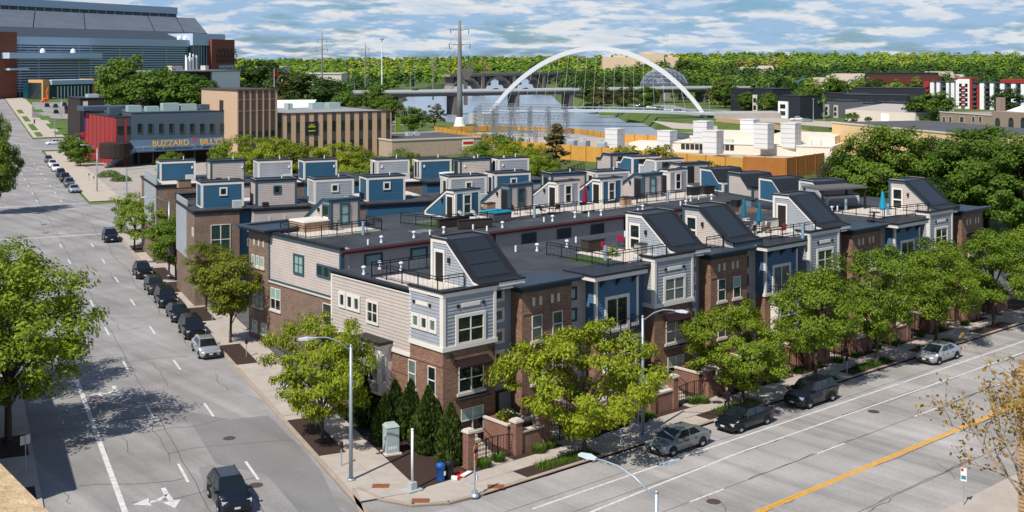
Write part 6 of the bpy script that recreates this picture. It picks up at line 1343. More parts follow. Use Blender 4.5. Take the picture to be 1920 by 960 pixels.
yard_wall([zp(940,312),zp(1071,293),zp(1190,278),zp(1360,258)], 3.7, 'long gold panelled wall in front of the white box towers'); yard_wall([zp(1361,257),zp(1394,253)], 3.9, 'gold wall section right of the long gold wall', M_GOLD); yard_wall([zp(1395,252),zp(1473,248)], 4.3, 'orange wall section with the small white plate', M_GOLDD); yard_wall([zp(1474,248),zp(1545,262)], 4.3, 'rust orange wall section behind the bare tree', M_GOLDD)
yard_wall([zp(815,400),zp(925,345),zp(939,313)], 2.2, 'gold wall along the left side of the steel switchyard'); yard_wall([zp(816,402),zp(960,415),zp(1090,392),zp(1140,372)], 1.8, 'gold wall at the back of the steel switchyard'); yard_wall([zp(1166,352),zp(1240,345)], 2.7, 'gold wall behind the white box towers')
MB().sheet([zp(822,396),zp(942,316),zp(1072,297),zp(1360,262),zp(1540,266),zp(1560,330),zp(1160,368),zp(960,408)], .02).build('yard_ground', mat('yard_gravel', (.42,.36,.29), .95, .15, .4), kind='structure')
pl = Fac(1265, 318, 1560, 300, 'plant_building', 'low cream utility building under the white box towers'); r_ = pl.root
MB().box(0,0,0,pl.L,30,2.6).build('wall', M_CREAMW, r_); MB().box(-.2,-.2,2.6,pl.L+.2,30.2,2.85).build('roof', mat('roof_cream', (.72,.66,.58), .8, .06, .4), r_); MB().box(pl.U(1300),4,2.85,pl.U(1420),20,5.2).build('upper_block', M_CREAMW, r_); MB().box(pl.U(1430),8,2.85,pl.U(1555),26,4.9).build('upper_block', M_CREAMW, r_)
for k in range(5): facewin(r_, pl.U(1278)+k*1.3, 1.0, .8, 1.2, M_GLASS)
for k in range(3): facewin(r_, pl.U(1352)+k*1.3, 1.1, .8, 1.2, M_GLASS)
MB().box(pl.U(1175),2,0,pl.U(1268),12,2.1).build('pale_tank_roof', MATS['roof_cream'], r_)
rq = random.Random(4)
for k in range(34):
    a = pl.U(rq.uniform(1272,1552)); yy = rq.uniform(.5,26); w = rq.uniform(.4,2.2); h = rq.uniform(.3,1.5)
    if k % 3 == 0: MB().tube([(a,yy,2.8),(a,yy,3.2+h),(a+w*1.6,yy,3.2+h),(a+w*1.6,yy,2.8)], .14, 6).build('duct', M_GALV, r_)
    else: MB().box(a,yy,2.8,a+w,yy+w*.7,2.85+h).build('rooftop_unit', [M_STONE, MATS['air_unit_grey'], M_WHITE, M_TANW][k % 4], r_)
M_BOXT = mat('louvre_white', (.62,.62,.62), .6, .06)
def boxtower(px, z, w, h, base, label):
    x, y = zpos(px, z); e = empty('box_tower', (x, y, base), R(12), label=label, cat='cooling tower', group='white box towers')
    k = int(h/1.15)
    for i in range(k): MB().box(-w/2,-w/2,.25+i*h/k,w/2,w/2,.25+(i+1)*h/k-.12).build('louvre_panel', M_BOXT, e)
    MB().box(-w/2+.1,-w/2+.1,0,w/2-.1,w/2-.1,h).build('core', M_CREAMW, e); MB().cyl(-w*.1,-w/2-.15,0,h+.8,.09,n=5).build('pipe', M_GALV, e); MB().box(-w/2-.1,-w/2-.1,h+.2,w/2+.1,w/2+.1,h+.45).build('cap', M_BOXT, e)
for px, z, h, b_, lb in ((1153,325,5.6,0,'white box tower standing alone left of the others'),(1251,322,5.2,0,'white box tower second from the left'),(1319,312,5.6,2.8,'white box tower third from the left, on the plant roof'),(1337,300,5.6,1.0,'white box tower fourth from the left, nearest of the middle pair'),(1406,325,5.0,3.2,'white box tower behind the right-hand pair'),(1432,304,6.2,2.0,'white box tower left of the right-hand pair'),(1483,306,6.2,2.0,'white box tower farthest right')): boxtower(px, z, 4.0, h, b_, lb)
# lattice switchyard
def gantry(px0, z0, px1, z1, H, n, label):
    a, b = Vector((*zpos(px0, z0), 0)), Vector((*zpos(px1, z1), 0)); e = empty('steel_gantry', a, label=label, cat='gantry', group='steel gantries of the switchyard'); d = b-a; m = MB()
    def lat(p, q, w, k):
        dr = (q-p); side = Vector((-dr.y, dr.x, 0)); side = side.normalized()*w if side.length > .1 else Vector((w,0,0)); up = Vector((0,0,w)) if abs(dr.z) < .5*dr.length else Vector((0,w,0))
        c = [p+side+up, p-side+up, p-side-up, p+side-up]; c2 = [v+dr for v in c]
        for i in range(4): m.tube([c[i], c2[i]], .07, 4, False)
        for j in range(k):
            t0, t1 = j/k, (j+1)/k
            for i in range(4): m.tube([c[i].lerp(c2[i], t0), c[(i+1) % 4].lerp(c2[(i+1) % 4], t1)], .05, 3, False)
    for i in range(n): p = d*i/(n-1); lat(p, p+Vector((0,0,H)), .4, 7)
    for f in (1.0, .68): lat(Vector((0,0,H*f)), d+Vector((0,0,H*f)), .45, 6*(n-1))
    m.build('lattice', mat('steel_lattice', (.20,.23,.25), .5, .05, metal=.3), e)
    for i in range(n*3): p = d*(i+.5)/(n*3); MB().lathe([(.12,H*.68-2.0),(.2,H*.68-1.6),(.12,H*.68-1.2),(.2,H*.68-.8),(.1,H*.68-.4)], p.x, p.y, 6).build('insulator', mat('porcelain', (.40,.44,.48), .3, .05), e)
gantry(890,385,1065,372,8.6,6,'front steel lattice gantry of the switchyard'); gantry(893,402,1060,390,8.8,6,'middle steel lattice gantry of the switchyard'); gantry(900,418,1062,404,9.0,6,'back steel lattice gantry of the switchyard'); gantry(930,350,1030,338,5.6,5,'low steel lattice gantry before the switchyard')
for k, (px, z) in enumerate(((1050,335),(1075,330),(1095,328),(1128,322),(985,340),(960,350))):
    x, y = zpos(px, z); e = empty('transformer', (x, y, 0), R(10*k), label=f'pale grey transformer in the yard, {WORDS[k]} one placed behind the gold wall', cat='transformer', group='transformers'); MB().box(-1.6,-1.2,.2,1.6,1.2,2.4).build('tank', MATS['air_unit_grey'], e); MB().box(-1.9,-.9,0,-1.65,.9,2.2).box(1.65,-.9,0,1.9,.9,2.2).build('radiator', M_GALV, e)
    for j in range(3): MB().lathe([(.15,2.4),(.1,2.8),(.18,3.0),(.1,3.4),(.05,3.7)], -1+j, 0, 6).build('bushing', MATS['porcelain'], e)
# yellow depot on the right
yd = Fac(1560, 318, 1830, 262, 'yellow_depot', 'long pale yellow depot with a dark roof edge behind the park trees'); zt = yd.Z(1600,234); r_ = yd.root
MB().box(0,0,0,yd.L,30,zt).build('wall', mat('depot_yellow', (.66,.47,.24), .8, .05), r_); MB().box(-.2,-.2,zt,yd.L+.2,.3,zt+.35).build('roof_edge', M_STONE, r_); MB().box(0,.3,zt,yd.L,30,zt+.2).build('roof', MATS['roof_charcoal'], r_); MB().fbox((0,0),(1,0),yd.U(1757),yd.U(1774),0,.15,0,zt-1.2).build('white_door', M_WHITE, r_); MB().fbox((0,0),(1,0),yd.U(1752),yd.U(1756),0,.2,0,zt-.6).build('pilaster', M_TANW, r_); MB().fbox((0,0),(1,0),yd.U(1775),yd.U(1780),0,.2,0,zt-.6).build('pilaster', M_TANW, r_)
# brick hall with arched windows
hl = Fac(1762, 400, 1960, 352, 'brick_hall', 'tan brick hall with arched windows and a chimney at the right'); r_ = hl.root; zt = hl.Z(1800,213); M_HALL = mat('brick_tan', (.33,.25,.19), .85, .08, 1, kind='brick', col2=(.26,.19,.15), mortar=(.32,.26,.21))
MB().box(0,0,0,hl.U(1862),20,zt).build('wall', M_HALL, r_); MB().box(-.2,-.2,zt,hl.U(1862),.4,zt+.3).build('coping', M_STONE, r_); zt2 = hl.Z(1890,210); MB().box(hl.U(1862),-.6,0,hl.L,22,zt2).build('wall', M_HALL, r_)
for px in (1768,1780,1800,1823,1836): facewin(r_, hl.U(px), hl.Z(px,229), 1.3 if px != 1800 else 2.0, 1.8, M_GLASS, 0, fr=M_STONE)
for px in (1869,1894,1917):
    x0_, w_, z0_ = hl.U(px), 2.3, hl.Z(px,241); pts = [(x0_,z0_),(x0_+w_,z0_),(x0_+w_,z0_+2.4)]+[(x0_+w_/2+w_/2*math.cos(a), z0_+2.4+w_/2*math.sin(a)) for a in (.6,1.2,1.9,2.5)]+[(x0_,z0_+2.4)]
    MB().add([(x,-.66,z) for x, z in pts], [tuple(range(len(pts)))]).build('arched_window', M_GLASS, r_)
MB().add([(hl.U(1866),4,zt2),(hl.L,4,zt2),(hl.L,10,zt2+2.6),(hl.U(1880),10,zt2+2.6)], [(0,1,2,3)]).box(hl.U(1866),10,zt2,hl.L,22,zt2+2.6).build('pale_roof', M_PIPEW, r_); MB().box(hl.U(1829),8,zt,hl.U(1837),10,zt+5.6).build('chimney', M_HALL, r_)
# apartment block red and white
ap = Fac(1733, 610, 1960, 560, 'apartment_block', 'white and charcoal apartment block with red stair towers'); r_ = ap.root; zt = ap.Z(1780,153); M_APR = mat('apart_red', (.30,.032,.03), .6, .05); M_APD = mat('apart_charcoal', (.06,.07,.085), .6, .08)
MB().box(0,.3,0,ap.L,16,zt-.6).build('wall', M_APD, r_); MB().box(-.2,0,zt-.6,ap.L,16.2,zt-.2).build('roof_edge', M_DARK, r_)
for a, b, mt, dz in ((1733,1743,M_APR,.0),(1745,1752,M_WHITE,-.6),(1757,1763,M_WHITE,-.6),(1775,1780,M_WHITE,-.6),(1784,1790,M_WHITE,-.6),(1793,1797,M_WHITE,1.0),(1797,1819,M_WHITE,1.6),(1819,1824,M_APR,1.6),(1838,1846,M_WHITE,-.6),(1857,1864,M_WHITE,-.6),(1876,1884,M_WHITE,-.6),(1897,1905,M_WHITE,-.6),(1915,1925,M_WHITE,-.6),(1832,1837,M_APR,-1.5)): MB().box(ap.U(a),-.6,0,ap.U(b),.3,zt+dz).build('bay', mt, r_)
MB().box(ap.U(1790),-.7,zt+1.6,ap.U(1826),8,zt+2.2).box(ap.U(1873),2,zt-.2,ap.L,10,zt+1.6).build('red_cornice', M_APR, r_)
for fl in range(5):
    z0_ = 1.0+fl*(zt-1.6)/5
    for px in (1800,1811,1829,1850,1868,1888,1908,1768): facewin(r_, ap.U(px), z0_+.5, 1.2, 1.5, M_GLASS, -.62 if px in (1800,1811) else .28, fr=M_APD)
    for px in (1736,1768,1804,1826,1848,1866,1890): MB().box(ap.U(px),-1.5,z0_,ap.U(px+7),-.2,z0_+.9).build('balcony', M_APR if px in (1736,1804) else M_APD, r_)
# dark flat-roofed houses
M_BLKH = mat('house_black', (.018,.022,.03), .6, .1); M_GRYH = mat('house_grey', (.11,.12,.14), .7, .08)
for i, (px0, px1, z, ty, mt, lb, wf) in enumerate([(1412,1450,545,166,M_BLKH,'black flat-roofed house at the left of the group',1),(1370,1408,575,166,M_BLKH,'dark house half hidden left of the group',0),(1460,1500,500,179,M_BLKH,'black house with a white window front nearest the pickup',2),(1545,1625,560,175,M_BLKH,'long black house row, upper left',0),(1600,1735,590,165,M_BLKH,'long black house row at the top',0),(1580,1700,540,178,M_BLKH,'long black house row in the middle',0),(1548,1578,510,188,M_GRYH,'grey house with pale columns left of the warehouse',1),(1590,1640,508,193,M_GRYH,'low house with cream bays left of centre behind the warehouse',1),(1640,1700,505,192,M_GRYH,'low house with cream bays behind the warehouse roof',1),(1690,1742,545,182,M_BLKH,'black house below the apartment block',1)]):
    f = Fac(px0, z, px1, z-12, 'flat_roofed_house', lb); zt = f.Z(px0, ty); MB().box(0,0,0,f.L,12,zt).build('wall', mt, f.root); MB().box(-.15,-.15,zt,f.L+.15,12.1,zt+.25).build('roof', M_DARK, f.root)
    if wf:
        wv = f.L*.45 if wf == 2 else f.L*.22
        for k in range(1 if wf == 2 else 2):
            a = .2+k*f.L*.55; MB().box(a,-.5,0,a+wv,.0,zt*.75).build('pale_bay', M_WHITE if wf == 2 else M_STONE, f.root)
            for z_ in (zt*.15, zt*.45): facewin(f.root, a+wv*.25, z_, wv*.5, zt*.16, M_GLASS, -.5, fr=M_DARK)
    else:
        for k in range(int(f.L/5)): facewin(f.root, 1.2+k*5, zt*.55, 1.6, 1.4, M_GLASS, 0, fr=M_GRYH)
f = Fac(1585, 470, 1716, 440, 'white_warehouse', 'low cream warehouse with a pale roof before the black houses'); zt = f.Z(1640,208); MB().box(0,0,0,f.L,22,zt).build('wall', mat('warehouse_cream', (.60,.54,.46), .8, .05), f.root); MB().add([(0,0,zt+.01),(f.L,0,zt+.01),(f.L,22,zt+2),(0,22,zt+2),(0,22,zt),(f.L,22,zt)], [(0,1,2,3),(0,3,4),(1,5,2)]).build('roof', mat('warehouse_roof', (.42,.37,.33), .8, .1), f.root); MB().fbox((0,0),(1,0),f.U(1652),f.U(1667),0,.1,0,zt-.8).build('roller_door', M_WHITE, f.root)
for px0, px1, z, ty, lb in ((1540,1595,620,167,'long white roof behind the black houses, left'),(1690,1715,625,168,'short white roof behind the black houses, right')):
    f = Fac(px0, z, px1, z-5, 'white_roofed_shed', lb); zt = f.Z(px0, ty); MB().box(0,0,0,f.L,10,zt).build('wall', M_GRYH, f.root); MB().box(-.3,-.3,zt,f.L+.3,10,zt+.5).build('roof', M_WHITE, f.root)
f = Fac(1625, 800, 1760, 790, 'dark_brick_school', 'long dark brick building under the hillside trees on the right'); zt = f.Z(1690,138); MB().box(0,0,0,f.L,16,zt).build('wall', mat('brick_dark', (.05,.03,.028), .85, .1), f.root); MB().box(0,-.2,zt,f.L,16,zt+.8).build('roof', M_DARK, f.root)
for k in range(6): MB().box(f.L*(.02+k*.17),-.2,0,f.L*(.02+k*.17)+8,0,zt-1.5).build('brick_bay', mat('brick_maroon', (.10,.028,.022), .85, .1), f.root)
for k, (px, z, w) in enumerate(((1555,900,26),(1575,930,22),(1598,950,34),(1620,940,24),(1405,1130,18),(1760,1000,24),(1785,990,20),(1435,1150,14))):
    x, y = zpos(px, z); zz = gh(x, y); e = empty('hillside_house', (x, y, zz), R(-40), label=f'pale hillside house among the trees on the right, {WORDS[k]} counted', cat='house', group='hillside houses'); MB().box(-w/2,-5,0,w/2,5,7.5+k % 3).build('wall', M_STONE, e); MB().add([(-w/2-.5,-5.5,7.5+k % 3),(w/2+.5,-5.5,7.5+k % 3),(w/2,0,11+k % 3),(-w/2,0,11+k % 3),(w/2+.5,5.5,7.5+k % 3),(-w/2-.5,5.5,7.5+k % 3)], [(0,1,2,3),(3,2,4,5),(0,3,5),(1,4,2)]).build('roof', mat('roof_tan', (.42,.35,.28), .8, .1), e)
for k, (a, b, z, ty, lb) in enumerate(((1130,1200,1700,107,'long cream hilltop building behind the arch, left part'),(1192,1245,1690,101,'tall cream hilltop building behind the arch'),(1246,1272,1700,107,'low cream hilltop building right of the arch crown'))):
    f = Fac(a, z, b, z, 'hilltop_building', lb); zt = f.Z(a, ty); MB().box(0,0,-10,f.L,20,zt).build('wall', mat('hilltop_cream', (.62,.47,.33), .8, .06), f.root); MB().box(f.L*.3,4,zt,f.L*.6,14,zt+2.5).build('roof_block', MATS['hilltop_cream'], f.root)
# pale roofs in the left-centre woods
for a, b, z, ty, lb in ((480,530,960,126,'pale long roof in the woods right of the arena'),(570,640,820,139,'white long roof left of the river bridge')):
    f = Fac(a, z, b, z, 'pale_roofed_shed', lb); zt = f.Z(a, ty); MB().box(0,0,0,f.L,30,zt).build('wall', M_STONE, f.root); MB().box(-.5,-.5,zt,f.L+.5,30,zt+.7).build('roof', mat('roof_offwhite', (.55,.50,.45), .8, .08), f.root)
# ------------------------------------------------------------------ arena
ar = Fac(20, 600, 400, 742, 'sports_arena', 'large glass fronted sports arena with a grey stepped roof and brick towers'); r_ = ar.root; U, Z = ar.U, ar.Z
M_ARGL = mat('arena_glass', (.008,.055,.075), .15, .3, .15, spec=.6); M_ARBL = mat('arena_pale_metal', (.44,.54,.66), .5, .05); M_ARGR = mat('arena_roof_grey', (.105,.130,.160), .6, .18, .12); M_ARDK = mat('arena_roof_dark', (.045,.058,.075), .6, .1); M_ARBR = mat('arena_brick', (.22,.075,.05), .85, .12, .2)
zg = Z(24,68); x1 = U(352)
MB().box(U(-40),-3,0,U(24),14,Z(10,60)).build('brick_tower', M_ARBR, r_)
MB().box(U(24),0,0,x1,40,zg-4).build('glass_wall', M_ARGL, r_)
for k in range(18): MB().box(U(24),-.35,3+k*(zg-7)/18,x1,-.02,3.55+k*(zg-7)/18).build('glazing_rail', M_ARBL, r_)
for px in (35,70,146,168,222,265,310): MB().box(U(px),-.2,0,U(px)+1.4,.02,zg-4).build('glazing_column', mat('arena_column', (.20,.26,.20), .6, .1), r_)
MB().box(U(24),-1.5,zg-4.2,x1+2,40,zg).build('fascia', M_ARBL, r_)
zc = Z(100,99,-9); MB().box(U(24,-9)-2,-9,zc-3.0,U(192,-9),0,zc).build('canopy', M_ARBL, r_); MB().box(U(24,-9),-7,zc-9,U(60,-9),0,zc-8).build('lower_canopy', M_ARBL, r_)
z1, z2, z3, z4 = zg+.2, Z(150,54,20), Z(150,24,60), Z(150,4,64)
m = MB(); xa, xb = U(-60), U(392,20)
m.add([(xa,4,z1),(U(362),4,z1),(U(388,22),22,z2),(xa,22,z2)], [(0,1,2,3)]); m.add([(U(362),4,z1),(U(392,60),60,z1),(U(388,22),22,z2)], [(0,1,2)]); m.build('lower_roof', M_ARDK, r_)
edge = [U(-60,22), U(62,22), U(160,22), U(290,22), U(345,22), U(388,22)]; etop = [U(-60,60), U(66,60), U(157,60), U(277,60), U(330,60), U(366,60)]
for k in range(5): MB().add([(edge[k]+.3,22,z2+.05),(edge[k+1]-.3,22,z2+.05),(etop[k+1]-.3,60,z3),(etop[k]+.3,60,z3)], [(0,1,2,3)]).build('roof_panel', M_ARGR, r_)
MB().box(etop[0],60,z1,etop[5],120,z3-.3).build('roof_core', M_ARDK, r_)
MB().box(U(-60,64),64,z3-.4,U(331,64),120,z4-4.5).build('clerestory', mat('arena_clerestory', (.07,.095,.10), .3, .1), r_)
for k in range(21): px = 0+k*16.5; MB().box(U(px,64)-.25,63.6,z3-.4,U(px,64)+.25,64,z4-4.5).build('clerestory_mullion', M_ARBL, r_)
MB().box(U(-60,62),62,z4-4.5,U(333,62),124,z4).build('top_fascia', mat('arena_top_pale', (.40,.50,.58), .5, .06), r_)
MB().box(U(352),-4,Z(360,85),U(413),16,Z(360,63)).build('pale_box', M_ARBL, r_); MB().box(U(352),-2,0,U(399),14,Z(360,85)).build('glass_bay', M_ARGL, r_)
for k in range(9): MB().box(U(357+k*5),-2.3,10,U(357+k*5)+.35,-2.0,Z(360,85)).build('bay_mullion', M_ARBL, r_)
tz = Z(415,74,-6); xa_, xb_ = U(397,-6), U(440,-6); MB().box(xa_,-6,0,xb_,12,tz).build('sign_tower', M_ARBR, r_)
M_ARTX = mat('arena_letters', (.03,.022,.022), .5, 0)
for k, w_ in enumerate(('WELLS','FARGO','ARENA')): text(r_, w_, 4.0, M_ARTX, (U(425,-6),-6.2,Z(424,96+k*9,-6)), ext=.15).scale = (1.6,1,1)
bn = MB().box(U(408,-6),-6.4,Z(415,131,-6),xb_-.4,-6.05,Z(415,121,-6)).build('banner', mat('banner_grey_blue', (.12,.15,.20), .6, 0), r_); text(bn, 'HOWL', 2.9, M_WHITE, (U(424,-6),-6.55,Z(420,125.5,-6)), ext=.1).scale = (1.6,1,1)
for px, py in ((80,98),(137,98)): MB().lathe([(1.3,zc),(1.4,zc+.9),(.9,zc+2.0),(.1,zc+2.4)], U(px,-5), -5, 10).build('white_dome', M_WHITE, r_)
for px in (341,352): MB().lathe([(1.3,zg),(1.5,zg+1.0),(1.0,zg+2.2),(.1,zg+2.7)], U(px), 2, 10).build('white_dome', M_WHITE, r_)
en = Fac(78, 585, 181, 615, 'arena_entrance', 'orange walled arena entrance pavilion with a row of white doors'); zt = en.Z(120,150); MB().box(0,0,0,en.L,14,zt-1.2).build('wall', M_ARGL, en.root); MB().box(en.U(92),-2,en.Z(130,158),en.U(173),14,zt).build('canopy', M_ARBL, en.root)
for a, b in ((78,90),(173,181)): MB().box(en.U(a),-1,0,en.U(b),10,zt+.3).build('orange_wall', mat('entrance_orange', (.62,.33,.14), .7, .05), en.root)
for k in range(10): MB().box(en.U(107+k*6.4),-.25,0,en.U(107+k*6.4)+.5,0,en.Z(130,161)).build('door_frame', M_WHITE, en.root)
ow = Fac(318, 488, 447, 522, 'flat_warehouse', 'flat grey-roofed building with white stacks before the arena'); zt = ow.Z(420,134); MB().box(0,0,0,ow.U(395),30,zt).build('wall', M_DKBR, ow.root); MB().box(ow.U(395),-1,0,ow.L,30,zt).build('white_wall', M_WHITE, ow.root); MB().box(-.3,-1.4,zt,ow.L+.5,30,zt+.6).build('roof', MATS['roof_pale_grey'], ow.root)
for k in range(7): MB().cyl(ow.U(350,12)+k*.95, 12+(k % 2)*1.5, zt+.5, zt+6.2+(k*37 % 5)*.5, .36, n=8).build('stack', M_WHITE, ow.root)
for px, w in ((322,4),(336,2),(385,2)): MB().box(ow.U(px,8),8,zt+.6,ow.U(px,8)+w,11,zt+2.6).build('rooftop_unit', M_STONE, ow.root)
e = empty('orange_sculpture', (*zpos(86,560), gh(*zpos(86,560))), label='orange abstract sculpture before the arena entrance', cat='sculpture'); MB().tube([(0,0,0),(1.0,0,2),(.4,0,5),(1.2,0,7.5)], [.6,.6,.4,.2], 6).tube([(-2.4,0,0),(-.8,0,1.6),(1.0,0,2)], [.7,.7,.5], 6).build('form', mat('sculpture_orange', (.60,.12,.02), .5, .05), e)
# ------------------------------------------------------------------ bridges
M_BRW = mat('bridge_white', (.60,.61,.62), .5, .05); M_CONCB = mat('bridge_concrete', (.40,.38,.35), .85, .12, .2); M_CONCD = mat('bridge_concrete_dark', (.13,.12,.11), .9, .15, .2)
M_CONCO = mat('bridge_concrete_old', (.24,.20,.17), .9, .2, .15)
def arch_bridge():
    A, B = Vector((*zpos(912,520), 0)), Vector((*zpos(1328,500), 0)); e = empty('arch_footbridge', A, label='white leaning arch footbridge with thin cables over the river', cat='bridge'); d = B-A; L = d.length; dn = d.normalized(); side = Vector((-dn.y, dn.x, 0))
    def top(f): return -2.0+32.0*(1-(2*f-1)**2)**.86 if 0 < f < 1 else -2.0
    n = 48
    def box_arch(nm, lean, w, h):
        vs = []
        for i in range(n+1):
            f = i/n; p = dn*(L*f)+Vector((0,0,top(f)))+side*(lean*(top(f)+2)/34); k = 1+.45*abs(2*f-1)
            for a, b in ((-w*k,-h*k),(w*k,-h*k),(w*k,h*k),(-w*k,h*k)): vs.append(p+side*a+Vector((0,0,b)))
        m = MB(); m.add(vs, [(i*4+k, i*4+(k+1) % 4, (i+1)*4+(k+1) % 4, (i+1)*4+k) for i in range(n) for k in range(4)]); m.build(nm, M_BRW, e)
    box_arch('arch', 5.0, .8, .95)
    dk = MB(); off = -6.0; nn = 30; vs = []
    for i in range(nn+1):
        f = i/nn; p = dn*(L*(f*1.12-.03))+side*(off*math.sin(math.pi*f)+1)+Vector((0,0,2.0+1.4*math.sin(math.pi*f)))
        for a, b in ((-2.6,0),(2.6,0),(2.3,-1.0),(-2.3,-1.0)): vs.append(p+side*a+Vector((0,0,b)))
    dk.add(vs, [(i*4+k, i*4+(k+1) % 4, (i+1)*4+(k+1) % 4, (i+1)*4+k)[::-1] for i in range(nn) for k in range(4)]); dk.build('deck', mat('bridge_deck_pale', (.55,.60,.64), .6, .06), e)
    rl_ = MB()
    for s_ in (-2.5, 2.5):
        pts = [dn*(L*(i/nn*1.12-.03))+side*(off*math.sin(math.pi*i/nn)+1+s_)+Vector((0,0,3.1+1.4*math.sin(math.pi*i/nn))) for i in range(nn+1)]; rl_.tube(pts, .10, 4)
        for i in range(nn+1): rl_.tube([pts[i], pts[i]-Vector((0,0,1.1))], .08, 4)
    rl_.build('railing', M_GALV, e)
    for i in range(1, 20):
        f = .08+.84*i/20; p = dn*(L*f)+Vector((0,0,top(f)))+side*(5*(top(f)+2)/34); ff = (f+.03)/1.12; q = dn*(L*(f+.03*(i-10)/10))+side*(off*math.sin(math.pi*ff)+1-2.4)+Vector((0,0,2.2+1.4*math.sin(math.pi*ff)))
        MB().tube([p, q], .06, 4).build('cable', mat('cable_steel', (.30,.32,.34), .4, 0), e)
    MB().box(-6,-5,-8,3,5,1.2).build('abutment', M_CONCB, e)
    R0 = d; ab = MB(); ab.prism([(R0.x-2,R0.y-9),(R0.x+26,R0.y-24),(R0.x+34,R0.y-8),(R0.x+4,R0.y+8)], -8, 2.4); ab.build('abutment', M_CONCB, e)
arch_bridge()
def girder():
    A, B = Vector((*zpos(618,585), 0)), Vector((*zpos(1395,700), 0)); e = empty('road_bridge', A, math.atan2((B-A).y, (B-A).x), label='long flat road bridge on slab piers across the river', cat='bridge'); L = (B-A).length
    z = 8.2; MB().box(0,-6,z-.6,L,6,z).build('deck', M_CONCB, e); MB().box(0,-5,z-2.3,L,5,z-.6).build('girder', M_CONCD, e); MB().box(0,-6.2,z,L,-5.8,z+1.0).build('parapet', mat('parapet_pale', (.55,.55,.53), .8, .06), e); MB().box(0,5.8,z,L,6.2,z+1.0).build('parapet', MATS['parapet_pale'], e)
    for f in (.14,.26,.40,.53,.64,.76,.88): MB().box(L*f-1.1,-5,-8,L*f+1.1,5,z-2.3).build('pier', M_CONCD, e)
    for k, (f, pm, lb) in enumerate(((.18,PN,'dark car on the road bridge, leftmost'),(.36,PD,'dark car on the road bridge near the great pylon'),(.43,PN,'navy car on the road bridge right of the great pylon'),(.55,PR,'red car on the road bridge under the arch'),(.78,PW,'white car on the road bridge at the right'))):
        p = A.lerp(B, f); car('sedan', pm, p.x, p.y, math.atan2((B-A).y, (B-A).x), lb, 'cars on the road bridge', detail=False, z=z+.02)
girder()
def old_bridge():
    A, B = Vector((*zpos(835,900), 0)), Vector((*zpos(1065,1010), 0)); e = empty('concrete_arch_bridge', A, math.atan2((B-A).y, (B-A).x), label='old concrete bridge of open round arches far upstream', cat='bridge'); L = (B-A).length; n = 4; w = L/n; zt = 11.5
    MB().box(0,-5,zt,L,5,zt+1.6).build('deck', M_CONCO, e); MB().box(0,-5.3,zt+1.6,L,-4.9,zt+2.8).build('parapet', M_CONCO, e)
    for i in range(n):
        m = MB(); k = 14; vs = []
        for j in range(k+1):
            a = math.pi*j/k; x = w*(i+.5)-math.cos(a)*w*.44; z0 = -3+math.sin(a)*12.5
            for y in (-4.5,4.5): vs += [(x,y,z0),(x,y,z0+2.0)]
        for j in range(k): b = j*4; m.add([vs[b],vs[b+4],vs[b+5],vs[b+1],vs[b+2],vs[b+6],vs[b+7],vs[b+3]], [(0,1,2,3),(7,6,5,4),(0,4,5,1),(3,2,6,7)])
        m.build('arch', M_CONCO, e)
        for f in (.12,.25,.75,.88): MB().box(w*(i+f)-.5,-4,4,w*(i+f)+.5,4,zt).build('spandrel_column', M_CONCD, e)
    for i in range(1, n+1): MB().box(w*i-1.6,-5,-8,w*i+1.6,5,zt).build('pier', M_CONCO, e)
old_bridge()
# conservatory dome, viewing tower, blue arch
x, y = zpos(1245,745); e = empty('conservatory_dome', (x, y, 7.4), label='glass conservatory dome of triangular panes behind the arch', cat='dome'); n, rr, hh = 20, 15.4, 12.0; V = []
for i in range(7):
    a = math.pi/2*i/6.6
    for k in range(n): th = 2*math.pi*(k+.5*(i % 2))/n; V.append((rr*math.cos(a)*math.cos(th), rr*math.cos(a)*math.sin(th), hh*math.sin(a)))
dg_ = MB(); dm = MB()
for i in range(6):
    for k in range(n):
        o_ = i % 2; a, b, c, d_ = i*n+k, i*n+(k+1) % n, (i+1)*n+k, (i+1)*n+(k+1) % n; tri = ((a,b,c),(b,d_,c)) if not o_ else ((a,d_,c),(a,b,d_))
        dg_.add([V[a],V[b],V[c],V[d_]], [tuple({a:0,b:1,c:2,d_:3}[t] for t in q) for q in tri])
        for q in tri: dm.tube([V[q[0]],V[q[1]]], .16, 3, False); dm.tube([V[q[1]],V[q[2]]], .16, 3, False)
dg_.build('panes', mat('dome_glass', (.055,.075,.10), .15, .1, spec=.6), e); dm.build('ribs', mat('dome_rib', (.34,.36,.38), .5, .05), e); MB().box(-22,-20,-7.4,22,-13,.5).build('entrance_hall', M_STONE, e); MB().lathe([(15.7,-7.4),(15.7,.3)], n=20).build('base_ring', M_STONE, e)
e = empty('low_white_hall', (*zpos(1338,740), gh(*zpos(1338,740))), R(-40), label='low white hall right of the conservatory dome', cat='building'); MB().box(-20,-4,0,20,6,5.5).build('wall', M_DARK, e); MB().box(-21,-5,5.5,21,7,6.5).build('roof', M_WHITE, e)
x, y = zpos(873,640); e = empty('viewing_platform', (x, y, 0), R(-30), label='cantilevered concrete viewing platform right of the great pylon', cat='tower'); MB().box(-1.0,-1,0,1.0,1,14).build('shaft', M_CONCD, e); MB().add([(-1,-2,14),(1.5,-2,14),(4.5,-2,20),(-3.5,-2,20),(-1,2,14),(1.5,2,14),(4.5,2,20),(-3.5,2,20)], [(0,1,2,3),(7,6,5,4),(3,2,6,7),(0,4,5,1),(1,5,6,2),(0,3,7,4)]).build('cantilever', M_CONCD, e); MB().box(3.2,-.4,20,3.9,.4,24).box(1.0,-.4,20,1.6,.4,23).build('fin', M_CONCD, e)
